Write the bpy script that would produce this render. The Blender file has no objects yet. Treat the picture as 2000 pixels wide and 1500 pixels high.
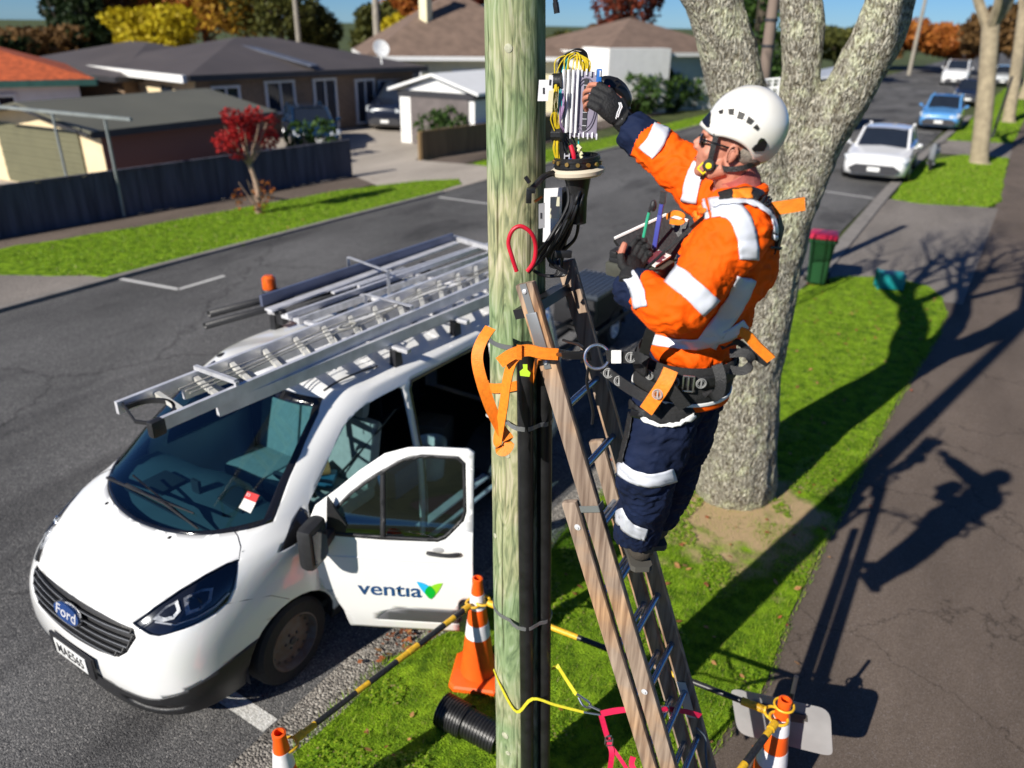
import bpy, bmesh, math, random
import numpy as np
from mathutils import Vector, Matrix, noise
from mathutils.bvhtree import BVHTree
V=Vector; PI=math.pi
random.seed(7); np.random.seed(7)
SC=bpy.context.scene; COL=SC.collection
# ------------------------------------------------ camera
F_PX,PITCH,YAW,ROLL,CAMH=1500.0,0.441,0.531,0.016,4.44
FW=V((-math.sin(YAW)*math.cos(PITCH),math.cos(YAW)*math.cos(PITCH),-math.sin(PITCH)))
R0=V((math.cos(YAW),math.sin(YAW),0)); U0=R0.cross(FW)
RT=R0*math.cos(ROLL)+U0*math.sin(ROLL); UP=-R0*math.sin(ROLL)+U0*math.cos(ROLL)
CAM=V((0,0,CAMH))
cd=bpy.data.cameras.new('camera'); cam=bpy.data.objects.new('camera',cd); COL.objects.link(cam)
cd.sensor_width=36; cd.lens=36*F_PX/2000; cd.clip_end=2000; cd.clip_start=0.05
M=Matrix((RT,UP,-FW)).transposed().to_4x4(); M.translation=CAM; cam.matrix_world=M
cd.dof.use_dof=True; cd.dof.focus_distance=3.25; cd.dof.aperture_fstop=27/18.5
SC.camera=cam
# ------------------------------------------------ light
SUN_AZ=math.radians(76.1); SUN_EL=math.radians(32)      # direction the shadows fall towards, height
sdir=V((math.cos(SUN_AZ)*math.cos(SUN_EL),math.sin(SUN_AZ)*math.cos(SUN_EL),-math.sin(SUN_EL)))
W=bpy.data.worlds.new('World'); SC.world=W; W.use_nodes=True
wn=W.node_tree.nodes; sky=wn.new('ShaderNodeTexSky'); sky.sky_type='NISHITA'; sky.sun_disc=False
sky.sun_elevation=SUN_EL; sky.sun_rotation=math.atan2(-sdir.x,-sdir.y); sky.air_density=1.0; sky.dust_density=0.0; sky.ozone_density=7
sky.altitude=2500
tint=wn.new('ShaderNodeMix'); tint.data_type='RGBA'; tint.blend_type='MULTIPLY'; tint.inputs[0].default_value=1; tint.inputs[7].default_value=(.62,.86,1.12,1)
W.node_tree.links.new(sky.outputs[0],tint.inputs[6]); W.node_tree.links.new(tint.outputs[2],wn['Background'].inputs[0]); wn['Background'].inputs[1].default_value=0.055
sl=bpy.data.lights.new('sun','SUN'); sl.energy=5.0; sl.angle=math.radians(0.5); sl.color=(1,.95,.86)
so=bpy.data.objects.new('sun',sl); COL.objects.link(so); so.rotation_euler=sdir.to_track_quat('-Z','Y').to_euler()
SC.view_settings.view_transform='Standard'; SC.view_settings.look='None'; SC.view_settings.exposure=0.42; SC.view_settings.gamma=1
SC.cycles.max_bounces=8; SC.cycles.transparent_max_bounces=12; SC.cycles.caustics_reflective=False; SC.cycles.caustics_refractive=False
# ------------------------------------------------ placing: rays of the surveyed photograph
def ray(px,py): return (FW*F_PX+RT*(px-1000)-UP*(py-750)).normalized()
def gr(px,py,z=0.0):
    d=ray(px,py); return CAM+d*((z-CAMH)/d.z)
def at(px,py,dist):
    d=ray(px,py); return CAM+d*(dist/math.hypot(d.x,d.y))
def onplane(px,py,p0,n):
    d=ray(px,py); n=V(n); return CAM+d*((V(p0)-CAM).dot(n)/d.dot(n))
# ------------------------------------------------ materials
MATS={}
def mat(name,col,rough=.6,metal=0,var=0.15,vs=3.0,bump=0,bs=40,coat=0,spec=.5,stretch=(1,1,1),col2=None,detail=4,emit=None,trans=0,mix2=None):
    if name in MATS: return MATS[name]
    m=bpy.data.materials.new(name); m.use_nodes=True; N=m.node_tree.nodes; L=m.node_tree.links; B=N['Principled BSDF']
    B.inputs['Roughness'].default_value=rough; B.inputs['Metallic'].default_value=metal
    B.inputs['Coat Weight'].default_value=coat; B.inputs['Specular IOR Level'].default_value=spec; B.inputs['Coat Roughness'].default_value=.04
    tc=N.new('ShaderNodeTexCoord'); mp=N.new('ShaderNodeMapping'); mp.inputs['Scale'].default_value=stretch
    L.new(tc.outputs['Object'],mp.inputs[0])
    nz=N.new('ShaderNodeTexNoise'); nz.inputs['Scale'].default_value=vs; nz.inputs['Detail'].default_value=detail; L.new(mp.outputs[0],nz.inputs[0])
    rp=N.new('ShaderNodeValToRGB'); rp.color_ramp.elements[0].position=.32; rp.color_ramp.elements[1].position=.68
    c2=col2 or tuple(min(1,c*(1+var)) for c in col); c1=col if col2 else tuple(c*(1-var) for c in col)
    rp.color_ramp.elements[0].color=(*c1,1); rp.color_ramp.elements[1].color=(*c2,1)
    L.new(nz.outputs[0],rp.inputs[0]); L.new(rp.outputs[0],B.inputs['Base Color'])
    if bump:
        n2=N.new('ShaderNodeTexNoise'); n2.inputs['Scale'].default_value=bs; n2.inputs['Detail'].default_value=5; L.new(mp.outputs[0],n2.inputs[0])
        b=N.new('ShaderNodeBump'); b.inputs['Strength'].default_value=bump; b.inputs['Distance'].default_value=.02; L.new(n2.outputs[0],b.inputs['Height']); L.new(b.outputs[0],B.inputs['Normal'])
    if emit: B.inputs['Emission Color'].default_value=(*emit,1); B.inputs['Emission Strength'].default_value=1
    MATS[name]=m; return m
def nodes(m): return m.node_tree.nodes,m.node_tree.links,m.node_tree.nodes['Principled BSDF']
def glass(name,tint,alpha=.35,rough=.02):
    m=bpy.data.materials.new(name); m.use_nodes=True; N=m.node_tree.nodes; L=m.node_tree.links; N.clear()
    o=N.new('ShaderNodeOutputMaterial'); mx=N.new('ShaderNodeMixShader'); t=N.new('ShaderNodeBsdfTransparent'); g=N.new('ShaderNodeBsdfGlossy'); fr=N.new('ShaderNodeFresnel')
    fr.inputs[0].default_value=1.5; t.inputs[0].default_value=(*tint,1); g.inputs['Roughness'].default_value=rough; g.inputs[0].default_value=(.9,.95,1,1)
    ad=N.new('ShaderNodeMath'); ad.operation='ADD'; ad.inputs[1].default_value=alpha; L.new(fr.outputs[0],ad.inputs[0])
    L.new(ad.outputs[0],mx.inputs[0]); L.new(t.outputs[0],mx.inputs[1]); L.new(g.outputs[0],mx.inputs[2]); L.new(mx.outputs[0],o.inputs[0]); MATS[name]=m; return m
# ------------------------------------------------ mesh collector
class MB:
    def __init__(s): s.v=[]; s.f=[]; s.m=[]
    def add(s,vs,fs,mi=0):
        o=len(s.v); s.v+= [tuple(v) for v in vs]; s.f+=[tuple(i+o for i in f) for f in fs]; s.m+=[mi]*len(fs); return s
    def box(s,c,sz,rot=None,mi=0,bev=0):
        a,b,d=[x/2 for x in sz]; R=rot or Matrix.Identity(3); c=V(c)
        if bev<=0:
            vs=[c+R@V((x*a,y*b,z*d)) for x in(-1,1) for y in(-1,1) for z in(-1,1)]
            return s.add(vs,[(0,1,3,2),(4,6,7,5),(0,4,5,1),(2,3,7,6),(0,2,6,4),(1,5,7,3)],mi)
        bm=bmesh.new(); bmesh.ops.create_cube(bm,size=1)
        bmesh.ops.scale(bm,vec=sz,verts=bm.verts); bmesh.ops.bevel(bm,geom=bm.edges[:],offset=min(bev,min(sz)*.45),segments=2,profile=.6,affect='EDGES')
        bm.verts.index_update(); vs=[c+R@v.co for v in bm.verts]; fs=[[v.index for v in f.verts] for f in bm.faces]; bm.free(); return s.add(vs,fs,mi)
    def bar(s,p0,p1,w,h,up=(0,0,1),mi=0,bev=0):
        p0,p1=V(p0),V(p1); x=(p1-p0); L=x.length; x.normalize(); y=V(up).cross(x).normalized(); z=x.cross(y)
        return s.box((p0+p1)/2,(L,w,h),Matrix((x,y,z)).transposed(),mi,bev)
    def tube(s,pts,r,n=10,mi=0,caps=True,close=False):
        pts=[V(p) for p in pts]; k=len(pts); rs=r if hasattr(r,'__len__') else [r]*k; vs=[]; fs=[]
        t=(pts[1]-pts[0]).normalized(); a=t.orthogonal().normalized()
        for i,p in enumerate(pts):
            if close: t=(pts[(i+1)%k]-pts[i-1]).normalized()
            else: t=(pts[min(i+1,k-1)]-pts[max(i-1,0)]).normalized()
            a=(a-t*a.dot(t)).normalized(); b=t.cross(a)
            for j in range(n):
                w=2*PI*j/n; vs.append(p+(a*math.cos(w)+b*math.sin(w))*rs[i])
        for i in range(k if close else k-1):
            i2=(i+1)%k
            for j in range(n): fs.append((i*n+j,i*n+(j+1)%n,i2*n+(j+1)%n,i2*n+j))
        if caps and not close: fs.append(tuple(range(n))[::-1]); fs.append(tuple((k-1)*n+j for j in range(n)))
        return s.add(vs,fs,mi)
    def cyl(s,p0,p1,r0,r1=None,n=24,mi=0): return s.tube([p0,p1],[r0,r0 if r1 is None else r1],n,mi)
    def lathe(s,c,ax,prof,n=32,mi=0,caps=True):
        c=V(c); t=V(ax).normalized(); a=t.orthogonal().normalized(); b=t.cross(a); vs=[];fs=[];k=len(prof)
        for r,z in prof:
            for j in range(n):
                w=2*PI*j/n; vs.append(c+t*z+(a*math.cos(w)+b*math.sin(w))*max(r,1e-4))
        for i in range(k-1):
            for j in range(n): fs.append((i*n+j,i*n+(j+1)%n,(i+1)*n+(j+1)%n,(i+1)*n+j))
        if caps: fs.append(tuple(range(n))[::-1]); fs.append(tuple((k-1)*n+j for j in range(n)))
        return s.add(vs,fs,mi)
    def prism(s,poly,o,ax,ay,az,th,mi=0):
        o,ax,ay,az=V(o),V(ax),V(ay),V(az); n=len(poly)
        vs=[o+ax*x+ay*y-az*(th/2) for x,y in poly]+[o+ax*x+ay*y+az*(th/2) for x,y in poly]
        return s.add(vs,[tuple(range(n))[::-1],tuple(range(n,2*n))]+[(i,(i+1)%n,n+(i+1)%n,n+i) for i in range(n)],mi)
    def ribbon(s,pts,w,up,th=.003,mi=0):
        pts=[V(p) for p in pts]; k=len(pts); ups=up if isinstance(up,list) else [up]*k; ups=[V(u) for u in ups]; vs=[];fs=[]
        ws=w if hasattr(w,'__len__') else [w]*k
        for i,p in enumerate(pts):
            t=(pts[min(i+1,k-1)]-pts[max(i-1,0)]).normalized(); u=ups[i]; u=(u-t*u.dot(t)).normalized(); b=t.cross(u)
            for x,y in((-1,-1),(1,-1),(1,1),(-1,1)): vs.append(p+u*(ws[i]/2*x)+b*(th/2*y))
        for i in range(k-1):
            for j in range(4): fs.append((i*4+j,i*4+(j+1)%4,i*4+4+(j+1)%4,i*4+4+j))
        fs.append((3,2,1,0)); fs.append(tuple((k-1)*4+j for j in range(4)))
        return s.add(vs,fs,mi)
    def ball(s,c,r,n=12,mi=0,R=None):
        r=r if hasattr(r,'__len__') else (r,r,r); c=V(c); vs=[];fs=[]; m=n//2; R=R or Matrix.Identity(3)
        for i in range(m+1):
            a=PI*i/m; rr=max(math.sin(a),1e-3)
            for j in range(n): w=2*PI*j/n; vs.append(c+R@V((r[0]*rr*math.cos(w),r[1]*rr*math.sin(w),r[2]*math.cos(a))))
        for i in range(m):
            for j in range(n): fs.append((i*n+j,i*n+n+j,i*n+n+(j+1)%n,i*n+(j+1)%n))
        return s.add(vs,fs,mi)
    def build(s,name,mats,parent=None,smooth=30,**kw):
        me=bpy.data.meshes.new(name); me.from_pydata(s.v,[],s.f); me.validate()
        mats=mats if isinstance(mats,(list,tuple)) else [mats]
        for m in mats: me.materials.append(m)
        if len(mats)>1 and len(me.polygons)==len(s.m): me.polygons.foreach_set('material_index',s.m)
        return link(name,me,parent,smooth,**kw)
def link(name,me,parent=None,smooth=30,recalc=True,**kw):
    if recalc:
        bm=bmesh.new(); bm.from_mesh(me); bmesh.ops.recalc_face_normals(bm,faces=bm.faces); bm.to_mesh(me); bm.free()
    if smooth:
        me.polygons.foreach_set('use_smooth',[True]*len(me.polygons))
        if smooth<180: me.set_sharp_from_angle(angle=math.radians(smooth))
    o=bpy.data.objects.new(name,me); COL.objects.link(o)
    if parent: 
        o.parent=parent; o.matrix_parent_inverse=parent.matrix_world.inverted() if not kw.get('local') else Matrix.Identity(4)
    if 'label' in kw: tag(o,kw['label'],kw.get('cat'),kw.get('group'),kw.get('kind'))
    elif kw.get('kind'): o['kind']=kw['kind']
    return o
def tag(o,label=None,cat=None,group=None,kind=None):
    for k,v in(('label',label),('category',cat),('group',group),('kind',kind)):
        if v: o[k]=v
    return o
def empty(name,loc,label,cat,group=None,rz=0):
    o=bpy.data.objects.new(name,None); COL.objects.link(o); o.location=loc; o.rotation_euler=(0,0,rz); o.empty_display_size=.1
    o.matrix_world=Matrix.LocRotScale(V(loc),Matrix.Rotation(rz,3,'Z'),None)
    return tag(o,label,cat,group)
def copy_tree(o,parent=None):
    c=o.copy(); COL.objects.link(c); c.parent=parent
    for ch in [x for x in bpy.data.objects if x.parent==o]: copy_tree(ch,c)
    return c
def crv(ctrl,n=8,close=False):
    "Catmull-Rom through control points"
    P=[V(c) for c in ctrl]; k=len(P); out=[]
    for i in range(k if close else k-1):
        a=P[(i-1)%k] if close else P[max(i-1,0)]; b=P[i]; c=P[(i+1)%k]; d=P[(i+2)%k] if close else P[min(i+2,k-1)]
        for j in range(n):
            t=j/n; out.append(.5*((2*b)+(c-a)*t+(2*a-5*b+4*c-d)*t*t+(3*b-a-3*c+d)*t**3))
    if not close: out.append(P[-1])
    return out
def text_mesh(s,size,name='lettering',m=None,parent=None,mw=None,ext=.002,bold=0,align='CENTER',sx=1):
    c=bpy.data.curves.new(name,'FONT'); c.body=s; c.size=size; c.align_x=align; c.align_y='CENTER'; c.extrude=ext; c.offset=bold; c.resolution_u=3
    o=bpy.data.objects.new(name,c); COL.objects.link(o); dg=bpy.context.evaluated_depsgraph_get(); me=bpy.data.meshes.new_from_object(o.evaluated_get(dg)); bpy.data.objects.remove(o)
    me.transform(Matrix.Diagonal((sx,1,1,1)));
    if mw: me.transform(mw)
    me.materials.clear(); me.materials.append(m); me.name=name
    return link(name,me,parent,0,recalc=False)
def frame(o,x,y,z=None):
    x=V(x).normalized(); y=V(y); y=(y-x*y.dot(x)).normalized(); z=x.cross(y); m=Matrix((x,y,z)).transposed().to_4x4(); m.translation=V(o); return m
def rm(parent_mb,vox=.008,it=4,name='tmp',adapt=0):
    "union of overlapping closed shapes as one skin: returns mesh"
    me=bpy.data.meshes.new(name); me.from_pydata(parent_mb.v,[],parent_mb.f); me.validate()
    bm=bmesh.new(); bm.from_mesh(me); bmesh.ops.recalc_face_normals(bm,faces=bm.faces); bm.to_mesh(me); bm.free()
    o=bpy.data.objects.new(name,me); COL.objects.link(o); r=o.modifiers.new('r','REMESH'); r.mode='VOXEL'; r.voxel_size=vox; r.adaptivity=adapt
    if it: q=o.modifiers.new('s','SMOOTH'); q.factor=.5; q.iterations=it
    dg=bpy.context.evaluated_depsgraph_get(); out=bpy.data.meshes.new_from_object(o.evaluated_get(dg)); bpy.data.objects.remove(o); out.materials.clear(); return out
def displace(me,fn):
    n=len(me.vertices); co=np.empty(n*3); me.vertices.foreach_get('co',co); no=np.empty(n*3); me.vertices.foreach_get('normal',no)
    co=co.reshape(-1,3); no=no.reshape(-1,3)
    for i in range(n): co[i]+=no[i]*fn(V(co[i]),V(no[i]))
    me.vertices.foreach_set('co',co.ravel()); me.update()
# ================================================= SETTING
def sheet(name,poly,z,m,kind='structure',sub=0,th=0):
    mb=MB()
    if th: mb.prism(poly,(0,0,z-th/2),(1,0,0),(0,1,0),(0,0,1),th)
    else: mb.add([(x,y,z) for x,y in poly],[tuple(range(len(poly)))])
    return mb.build(name,m,None,0,kind=kind)
def ground_mat(name,c1,c2,fine=260,big=.5,bigamt=.35,speck=None,rough=.9,bump=.4,bdist=.01,crack=0,shadestainamt=.8):
    m=bpy.data.materials.new(name); m.use_nodes=True; N,L,B=nodes(m); B.inputs['Roughness'].default_value=rough; B.inputs['Specular IOR Level'].default_value=.25
    tc=N.new('ShaderNodeTexCoord'); v=N.new('ShaderNodeTexVoronoi'); v.inputs['Scale'].default_value=fine; L.new(tc.outputs['Object'],v.inputs[0])
    rp=N.new('ShaderNodeValToRGB'); L.new(v.outputs['Color'],rp.inputs[0]); e=rp.color_ramp.elements; e[0].color=(*c1,1); e[0].position=.15; e[1].color=(*c2,1); e[1].position=.8
    if speck: q=e.new(.93); q.color=(*speck,1); 
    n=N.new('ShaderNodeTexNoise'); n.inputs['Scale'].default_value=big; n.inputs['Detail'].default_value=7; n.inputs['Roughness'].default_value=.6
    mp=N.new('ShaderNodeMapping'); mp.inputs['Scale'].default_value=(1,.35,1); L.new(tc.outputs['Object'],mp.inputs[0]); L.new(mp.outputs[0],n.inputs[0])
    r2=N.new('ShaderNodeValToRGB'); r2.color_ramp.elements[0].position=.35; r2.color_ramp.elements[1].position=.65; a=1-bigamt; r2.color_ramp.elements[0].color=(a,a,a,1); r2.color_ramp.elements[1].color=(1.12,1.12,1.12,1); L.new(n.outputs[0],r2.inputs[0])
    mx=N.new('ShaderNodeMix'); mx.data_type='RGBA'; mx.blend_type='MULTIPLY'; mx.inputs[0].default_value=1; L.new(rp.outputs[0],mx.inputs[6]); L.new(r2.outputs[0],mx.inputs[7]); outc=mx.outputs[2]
    if crack:
        nw=N.new('ShaderNodeTexNoise'); nw.inputs['Scale'].default_value=1.3; nw.inputs['Detail'].default_value=9; nw.inputs['Roughness'].default_value=.65; L.new(tc.outputs['Object'],nw.inputs[0]); va=N.new('ShaderNodeVectorMath'); va.operation='ADD'; L.new(tc.outputs['Object'],va.inputs[0]); L.new(nw.outputs['Color'],va.inputs[1])
        vc=N.new('ShaderNodeTexVoronoi'); vc.feature='DISTANCE_TO_EDGE'; vc.inputs['Scale'].default_value=crack; L.new(va.outputs[0],vc.inputs[0]); rc=N.new('ShaderNodeValToRGB'); rc.color_ramp.elements[0].color=(.3,.3,.3,1); rc.color_ramp.elements[1].position=.006; L.new(vc.outputs['Distance'],rc.inputs[0])
        m3=N.new('ShaderNodeMix'); m3.data_type='RGBA'; m3.blend_type='MULTIPLY'; m3.inputs[0].default_value=.8; L.new(outc,m3.inputs[6]); L.new(rc.outputs[0],m3.inputs[7]); outc=m3.outputs[2]
        n7=N.new('ShaderNodeTexNoise'); n7.inputs['Scale'].default_value=.9; n7.inputs['Detail'].default_value=3; mq=N.new('ShaderNodeMapping'); mq.inputs['Location'].default_value=(7,3,0); mq.inputs['Rotation'].default_value=(0,0,.5); mq.inputs['Scale'].default_value=(1,.3,1); L.new(tc.outputs['Object'],mq.inputs[0]); L.new(mq.outputs[0],n7.inputs[0]); r7=N.new('ShaderNodeValToRGB'); r7.color_ramp.elements[0].position=.36; r7.color_ramp.elements[0].color=(.55,.55,.56,1); r7.color_ramp.elements[1].position=.47; L.new(n7.outputs[0],r7.inputs[0])  # dark streaks in the colour: painted soft tree shade on the road, plus stains
        m4=N.new('ShaderNodeMix'); m4.data_type='RGBA'; m4.blend_type='MULTIPLY'; m4.inputs[0].default_value=shadestainamt; L.new(outc,m4.inputs[6]); L.new(r7.outputs[0],m4.inputs[7]); outc=m4.outputs[2]
    L.new(outc,B.inputs['Base Color'])
    b=N.new('ShaderNodeBump'); b.inputs['Strength'].default_value=bump; b.inputs['Distance'].default_value=bdist; L.new(v.outputs['Distance'],b.inputs['Height']); b.invert=True; L.new(b.outputs[0],B.inputs['Normal'])
    MATS[name]=m; return m
m_road=ground_mat('chip seal asphalt',(.05,.05,.052),(.19,.185,.18),fine=125,speck=(.40,.38,.36),bump=.7,bdist=.01,big=.45,bigamt=.4,crack=.22)  # broad dark patches in the asphalt colour imitate shadows of off-frame trees, besides wear
m_path=ground_mat('footpath asphalt',(.105,.080,.062),(.172,.134,.108),fine=170,speck=(.22,.19,.18),bump=.35,bdist=.005,bigamt=.25,big=.8,crack=.5,shadestainamt=.35)
m_conc=ground_mat('concrete driveway',(.36,.31,.26),(.46,.41,.35),fine=60,bump=.15,bigamt=.2)
m_drive=ground_mat('weathered concrete crossing',(.16,.14,.125),(.27,.24,.21),fine=60,bump=.25,bigamt=.3)
m_grav=ground_mat('loose gravel',(.11,.1,.09),(.36,.33,.29),fine=60,speck=(.5,.48,.43),bump=.9,bdist=.02,bigamt=.35,big=1.5)
m_land=ground_mat('far suburb ground',(.05,.07,.02),(.1,.12,.04),fine=3,bump=0,big=.1)
def grass_mat(name,dirt=True):
    m=bpy.data.materials.new(name); m.use_nodes=True; N,L,B=nodes(m); B.inputs['Roughness'].default_value=.9; B.inputs['Specular IOR Level'].default_value=.1
    tc=N.new('ShaderNodeTexCoord'); n=N.new('ShaderNodeTexNoise'); n.inputs['Scale'].default_value=6; n.inputs['Detail'].default_value=10; n.inputs['Roughness'].default_value=.75; L.new(tc.outputs['Object'],n.inputs[0])
    rp=N.new('ShaderNodeValToRGB'); L.new(n.outputs[0],rp.inputs[0]); e=rp.color_ramp.elements; e[0].color=(.05,.11,.008,1); e[0].position=.38; e[1].color=(.26,.42,.02,1); e[1].position=.62
    out=rp.outputs[0]
    if dirt:
        vd=N.new('ShaderNodeVectorMath'); vd.operation='DISTANCE'; vd.inputs[1].default_value=(-1.25,6.7,0); L.new(tc.outputs['Object'],vd.inputs[0])
        ns=N.new('ShaderNodeMath'); ns.operation='MULTIPLY_ADD'; n3=N.new('ShaderNodeTexNoise'); n3.inputs['Scale'].default_value=3.5; n3.inputs['Detail'].default_value=6; L.new(tc.outputs['Object'],n3.inputs[0])
        L.new(n3.outputs[0],ns.inputs[0]); ns.inputs[1].default_value=-2.2; L.new(vd.outputs['Value'],ns.inputs[2])
        mr=N.new('ShaderNodeMapRange'); mr.inputs[1].default_value=-.55; mr.inputs[2].default_value=-.05; mr.inputs[3].default_value=1; mr.inputs[4].default_value=0; L.new(ns.outputs[0],mr.inputs[0])
        mx=N.new('ShaderNodeMix'); mx.data_type='RGBA'; L.new(mr.outputs[0],mx.inputs[0]); L.new(out,mx.inputs[6]); mx.inputs[7].default_value=(.50,.36,.2,1); out=mx.outputs[2]
    L.new(out,B.inputs['Base Color'])
    b=N.new('ShaderNodeBump'); b.inputs['Strength'].default_value=.9; b.inputs['Distance'].default_value=.03; n4=N.new('ShaderNodeTexNoise'); n4.inputs['Scale'].default_value=70; n4.inputs['Detail'].default_value=6; L.new(tc.outputs['Object'],n4.inputs[0]); L.new(n4.outputs[0],b.inputs['Height']); L.new(b.outputs[0],B.inputs['Normal'])
    MATS[name]=m; return m
m_turf=grass_mat('turf with worn dirt'); m_turf2=grass_mat('turf',False)
sheet('ground',[(-700,-300),(700,-300),(700,900),(-700,900)],-.03,m_land)
sheet('yard',[(-60,-10),(-16.9,-10),(-16.9,8.5),(-16.4,60),(-60,60)],-.012,m_conc)
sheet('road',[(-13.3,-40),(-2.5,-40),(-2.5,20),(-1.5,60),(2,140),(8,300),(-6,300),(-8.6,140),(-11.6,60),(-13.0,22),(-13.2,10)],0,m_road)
VERGE=[(-1.55,-1),(-1.2,2),(-.95,2.9),(-.7,3.67),(-.59,4.11),(-.49,4.67),(-.5,5.49),(-.47,6.46),(-.41,7.29),(-.35,8.52),(-.26,10.1),(-.11,11.7),(.05,13.4),(.08,14.6),(-.03,15.4),(-.3,16.0),(-.8,16.2),(-1.33,16.05),(-1.85,15.75),(-2.2,15.2),(-2.36,14.3),(-2.4,12.5),(-2.5,10),(-2.55,8.6),(-2.58,6.5),(-2.6,5.16),(-2.74,3.91),(-2.98,3.34),(-3.0,2.26),(-3.05,-1)]
rv=random.Random(3)
def rough_edge(poly,amp=.03,step=.25):
    out=[]
    for i,(a,b) in enumerate(zip(poly,poly[1:]+poly[:1])):
        a=V(a).to_2d();b=V(b).to_2d(); n=max(1,int((b-a).length/step))
        for j in range(n): q=a.lerp(b,j/n); out.append((q.x+rv.uniform(-amp,amp),q.y+rv.uniform(-amp,amp)))
    return out
sheet('gravel_shoulder',[(-3.4,-2),(-2.95,-2),(-2.9,3),(-2.66,3.9),(-2.5,5.2),(-2.45,12),(-2.3,15.5),(-2.6,15.5),(-2.8,8),(-2.95,4.6),(-3.3,3.2)],.006,m_grav)
sheet('footpath',[(-1.6,-2),(4.5,-2),(5,60),(1.4,60),(.9,35),(.62,25),(.2,15.6),(-.9,15.6),(-1.3,8)],.012,m_path)
vg=sheet('verge',rough_edge(VERGE),.03,m_turf,th=.05)
sheet('driveway_crossing',[(-2.6,15.2),(.3,15.2),(.7,24.9),(-2.1,24.5)],.016,m_drive)
sheet('driveway_crossing',[(-2.0,35.3),(.95,35.5),(1.1,40.5),(-1.7,40)],.008,m_drive)
VERGE2=[(-1.95,24.5),(-1.2,24.3),(.5,24.9),(.72,26),(.85,35.4),(-.7,35.3),(-1.9,32.4)]
VERGE3=[(-1.5,39.9),(1.0,40.6),(1.5,52),(1.7,80),(.3,80),(-.9,52)]
sheet('verge',rough_edge(VERGE2,.05,.5),.03,m_turf2,th=.05); sheet('verge',rough_edge(VERGE3,.05,.5),.03,m_turf2,th=.05)
sheet('verge',rough_edge([(4.9,-3),(14,-3),(30,80),(5.6,80)],.05,2),.03,m_turf2,th=.05)
VERGEL=[(-13.55,8.1),(-13.4,9.2),(-13.22,11),(-13.12,14.5),(-13.05,17.5),(-13.2,19.3),(-13.7,19.9),(-14.6,18.8),(-15.5,16.4),(-16.0,13.2),(-16.4,10.6),(-17.0,8.3),(-17.2,5.6),(-16.4,5.8),(-15.6,6.9),(-14.4,7.5)]
sheet('footpath',[(-18.2,-5),(-15.9,-5),(-15.2,24),(-15.9,60),(-17.3,60),(-16.6,22),(-16.7,18.4),(-18,8.5)],.004,m_path)
sheet('verge',rough_edge(VERGEL,.05,.4),.03,m_turf2,th=.05)
sheet('driveway_crossing',[(-13.35,-8),(-13.45,8.0),(-16.1,7.5),(-16.1,-8)],.012,m_drive)
sheet('driveway',[(-13.0,18.0),(-13.0,22.4),(-14.9,22.4),(-17.0,22.0),(-19.0,26.3),(-25.5,30.5),(-25.4,24),(-18,18.6),(-16.7,18.5),(-14.9,17.6)],.012,m_conc)
VERGEL2=[(-12.95,22.6),(-12.5,29.8),(-11.4,60),(-12.6,60),(-14.0,30),(-15,22.7)]
sheet('verge',rough_edge(VERGEL2,.05,.5),.03,m_turf2,th=.05)
mk=MB()
for pts in ([(-13.36,5),(-13.36,8.2),(-13.12,14.5),(-12.95,18)],[(-12.9,22.4),(-12.4,30),(-11.3,60)]):
    for a,b in zip(pts,pts[1:]): mk.bar((*a,.01),(*b,.01),.14,.08)
mk.build('kerb',mat('kerb concrete',(.22,.2,.18),.9,bump=.2),kind='structure')
mk=MB()
for pts in ([(-2.25,15.4),(-2.2,24.3),(-2.05,32),(-1.6,42),(-1.1,52)],):
    for a,b in zip(pts,pts[1:]): mk.bar((*a,.02),(*b,.02),.3,.07)
mk.build('kerb',MATS['kerb concrete'],kind='structure')
m_paint=mat('worn road paint',(.42,.41,.38),.8,col2=(.72,.71,.68),vs=45,bump=.5,bs=90)
def mark(a,b,w=.11):
    a=V((*a,0));b=V((*b,0)); d=(b-a).normalized(); n=V((-d.y,d.x,0))*w/2
    sheet('road_marking',[(a+n)[:2],(b+n)[:2],(b-n)[:2],(a-n)[:2]],.0045,m_paint)
mark((-13.25,8.12),(-11.85,8.3)); mark((-11.85,8.3),(-11.82,9.3),.1); mark((-12.7,17.45),(-11.1,17.5)); mark((-4.5,24.8),(-2.4,24.4)); mark((-4.9,2.5),(-3.33,2.44),.13)
mark((-4.4,43.0),(-2.2,42.2))
# grass blades
def inpoly(x,y,poly):
    c=np.zeros(len(x),bool); j=len(poly)-1
    for i in range(len(poly)):
        xi,yi=poly[i]; xj,yj=poly[j]
        c^=((yi>y)!=(yj>y))&(x<(xj-xi)*(y-yi)/(yj-yi+1e-12)+xi); j=i
    return c
def blade_mat():
    m=bpy.data.materials.new('grass blade'); m.use_nodes=True; N,L,B=nodes(m); B.inputs['Roughness'].default_value=.55; B.inputs['Specular IOR Level'].default_value=.3
    g=N.new('ShaderNodeNewGeometry'); rp=N.new('ShaderNodeValToRGB'); L.new(g.outputs['Random Per Island'],rp.inputs[0]); e=rp.color_ramp.elements
    e[0].color=(.08,.18,.01,1); e[1].color=(.37,.52,.03,1); q=e.new(.5); q.color=(.24,.42,.015,1); q=e.new(.93); q.color=(.38,.48,.04,1); q=e.new(.97); q.color=(.42,.33,.15,1); e[len(e)-1].color=(.4,.34,.14,1)
    L.new(rp.outputs[0],B.inputs['Base Color'])
    tr=N.new('ShaderNodeBsdfTranslucent'); L.new(rp.outputs[0],tr.inputs[0]); ms=N.new('ShaderNodeMixShader'); ms.inputs[0].default_value=.35; L.new(B.outputs[0],ms.inputs[1]); L.new(tr.outputs[0],ms.inputs[2]); L.new(ms.outputs[0],N['Material Output'].inputs[0]); return m
m_blade=blade_mat()
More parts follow.
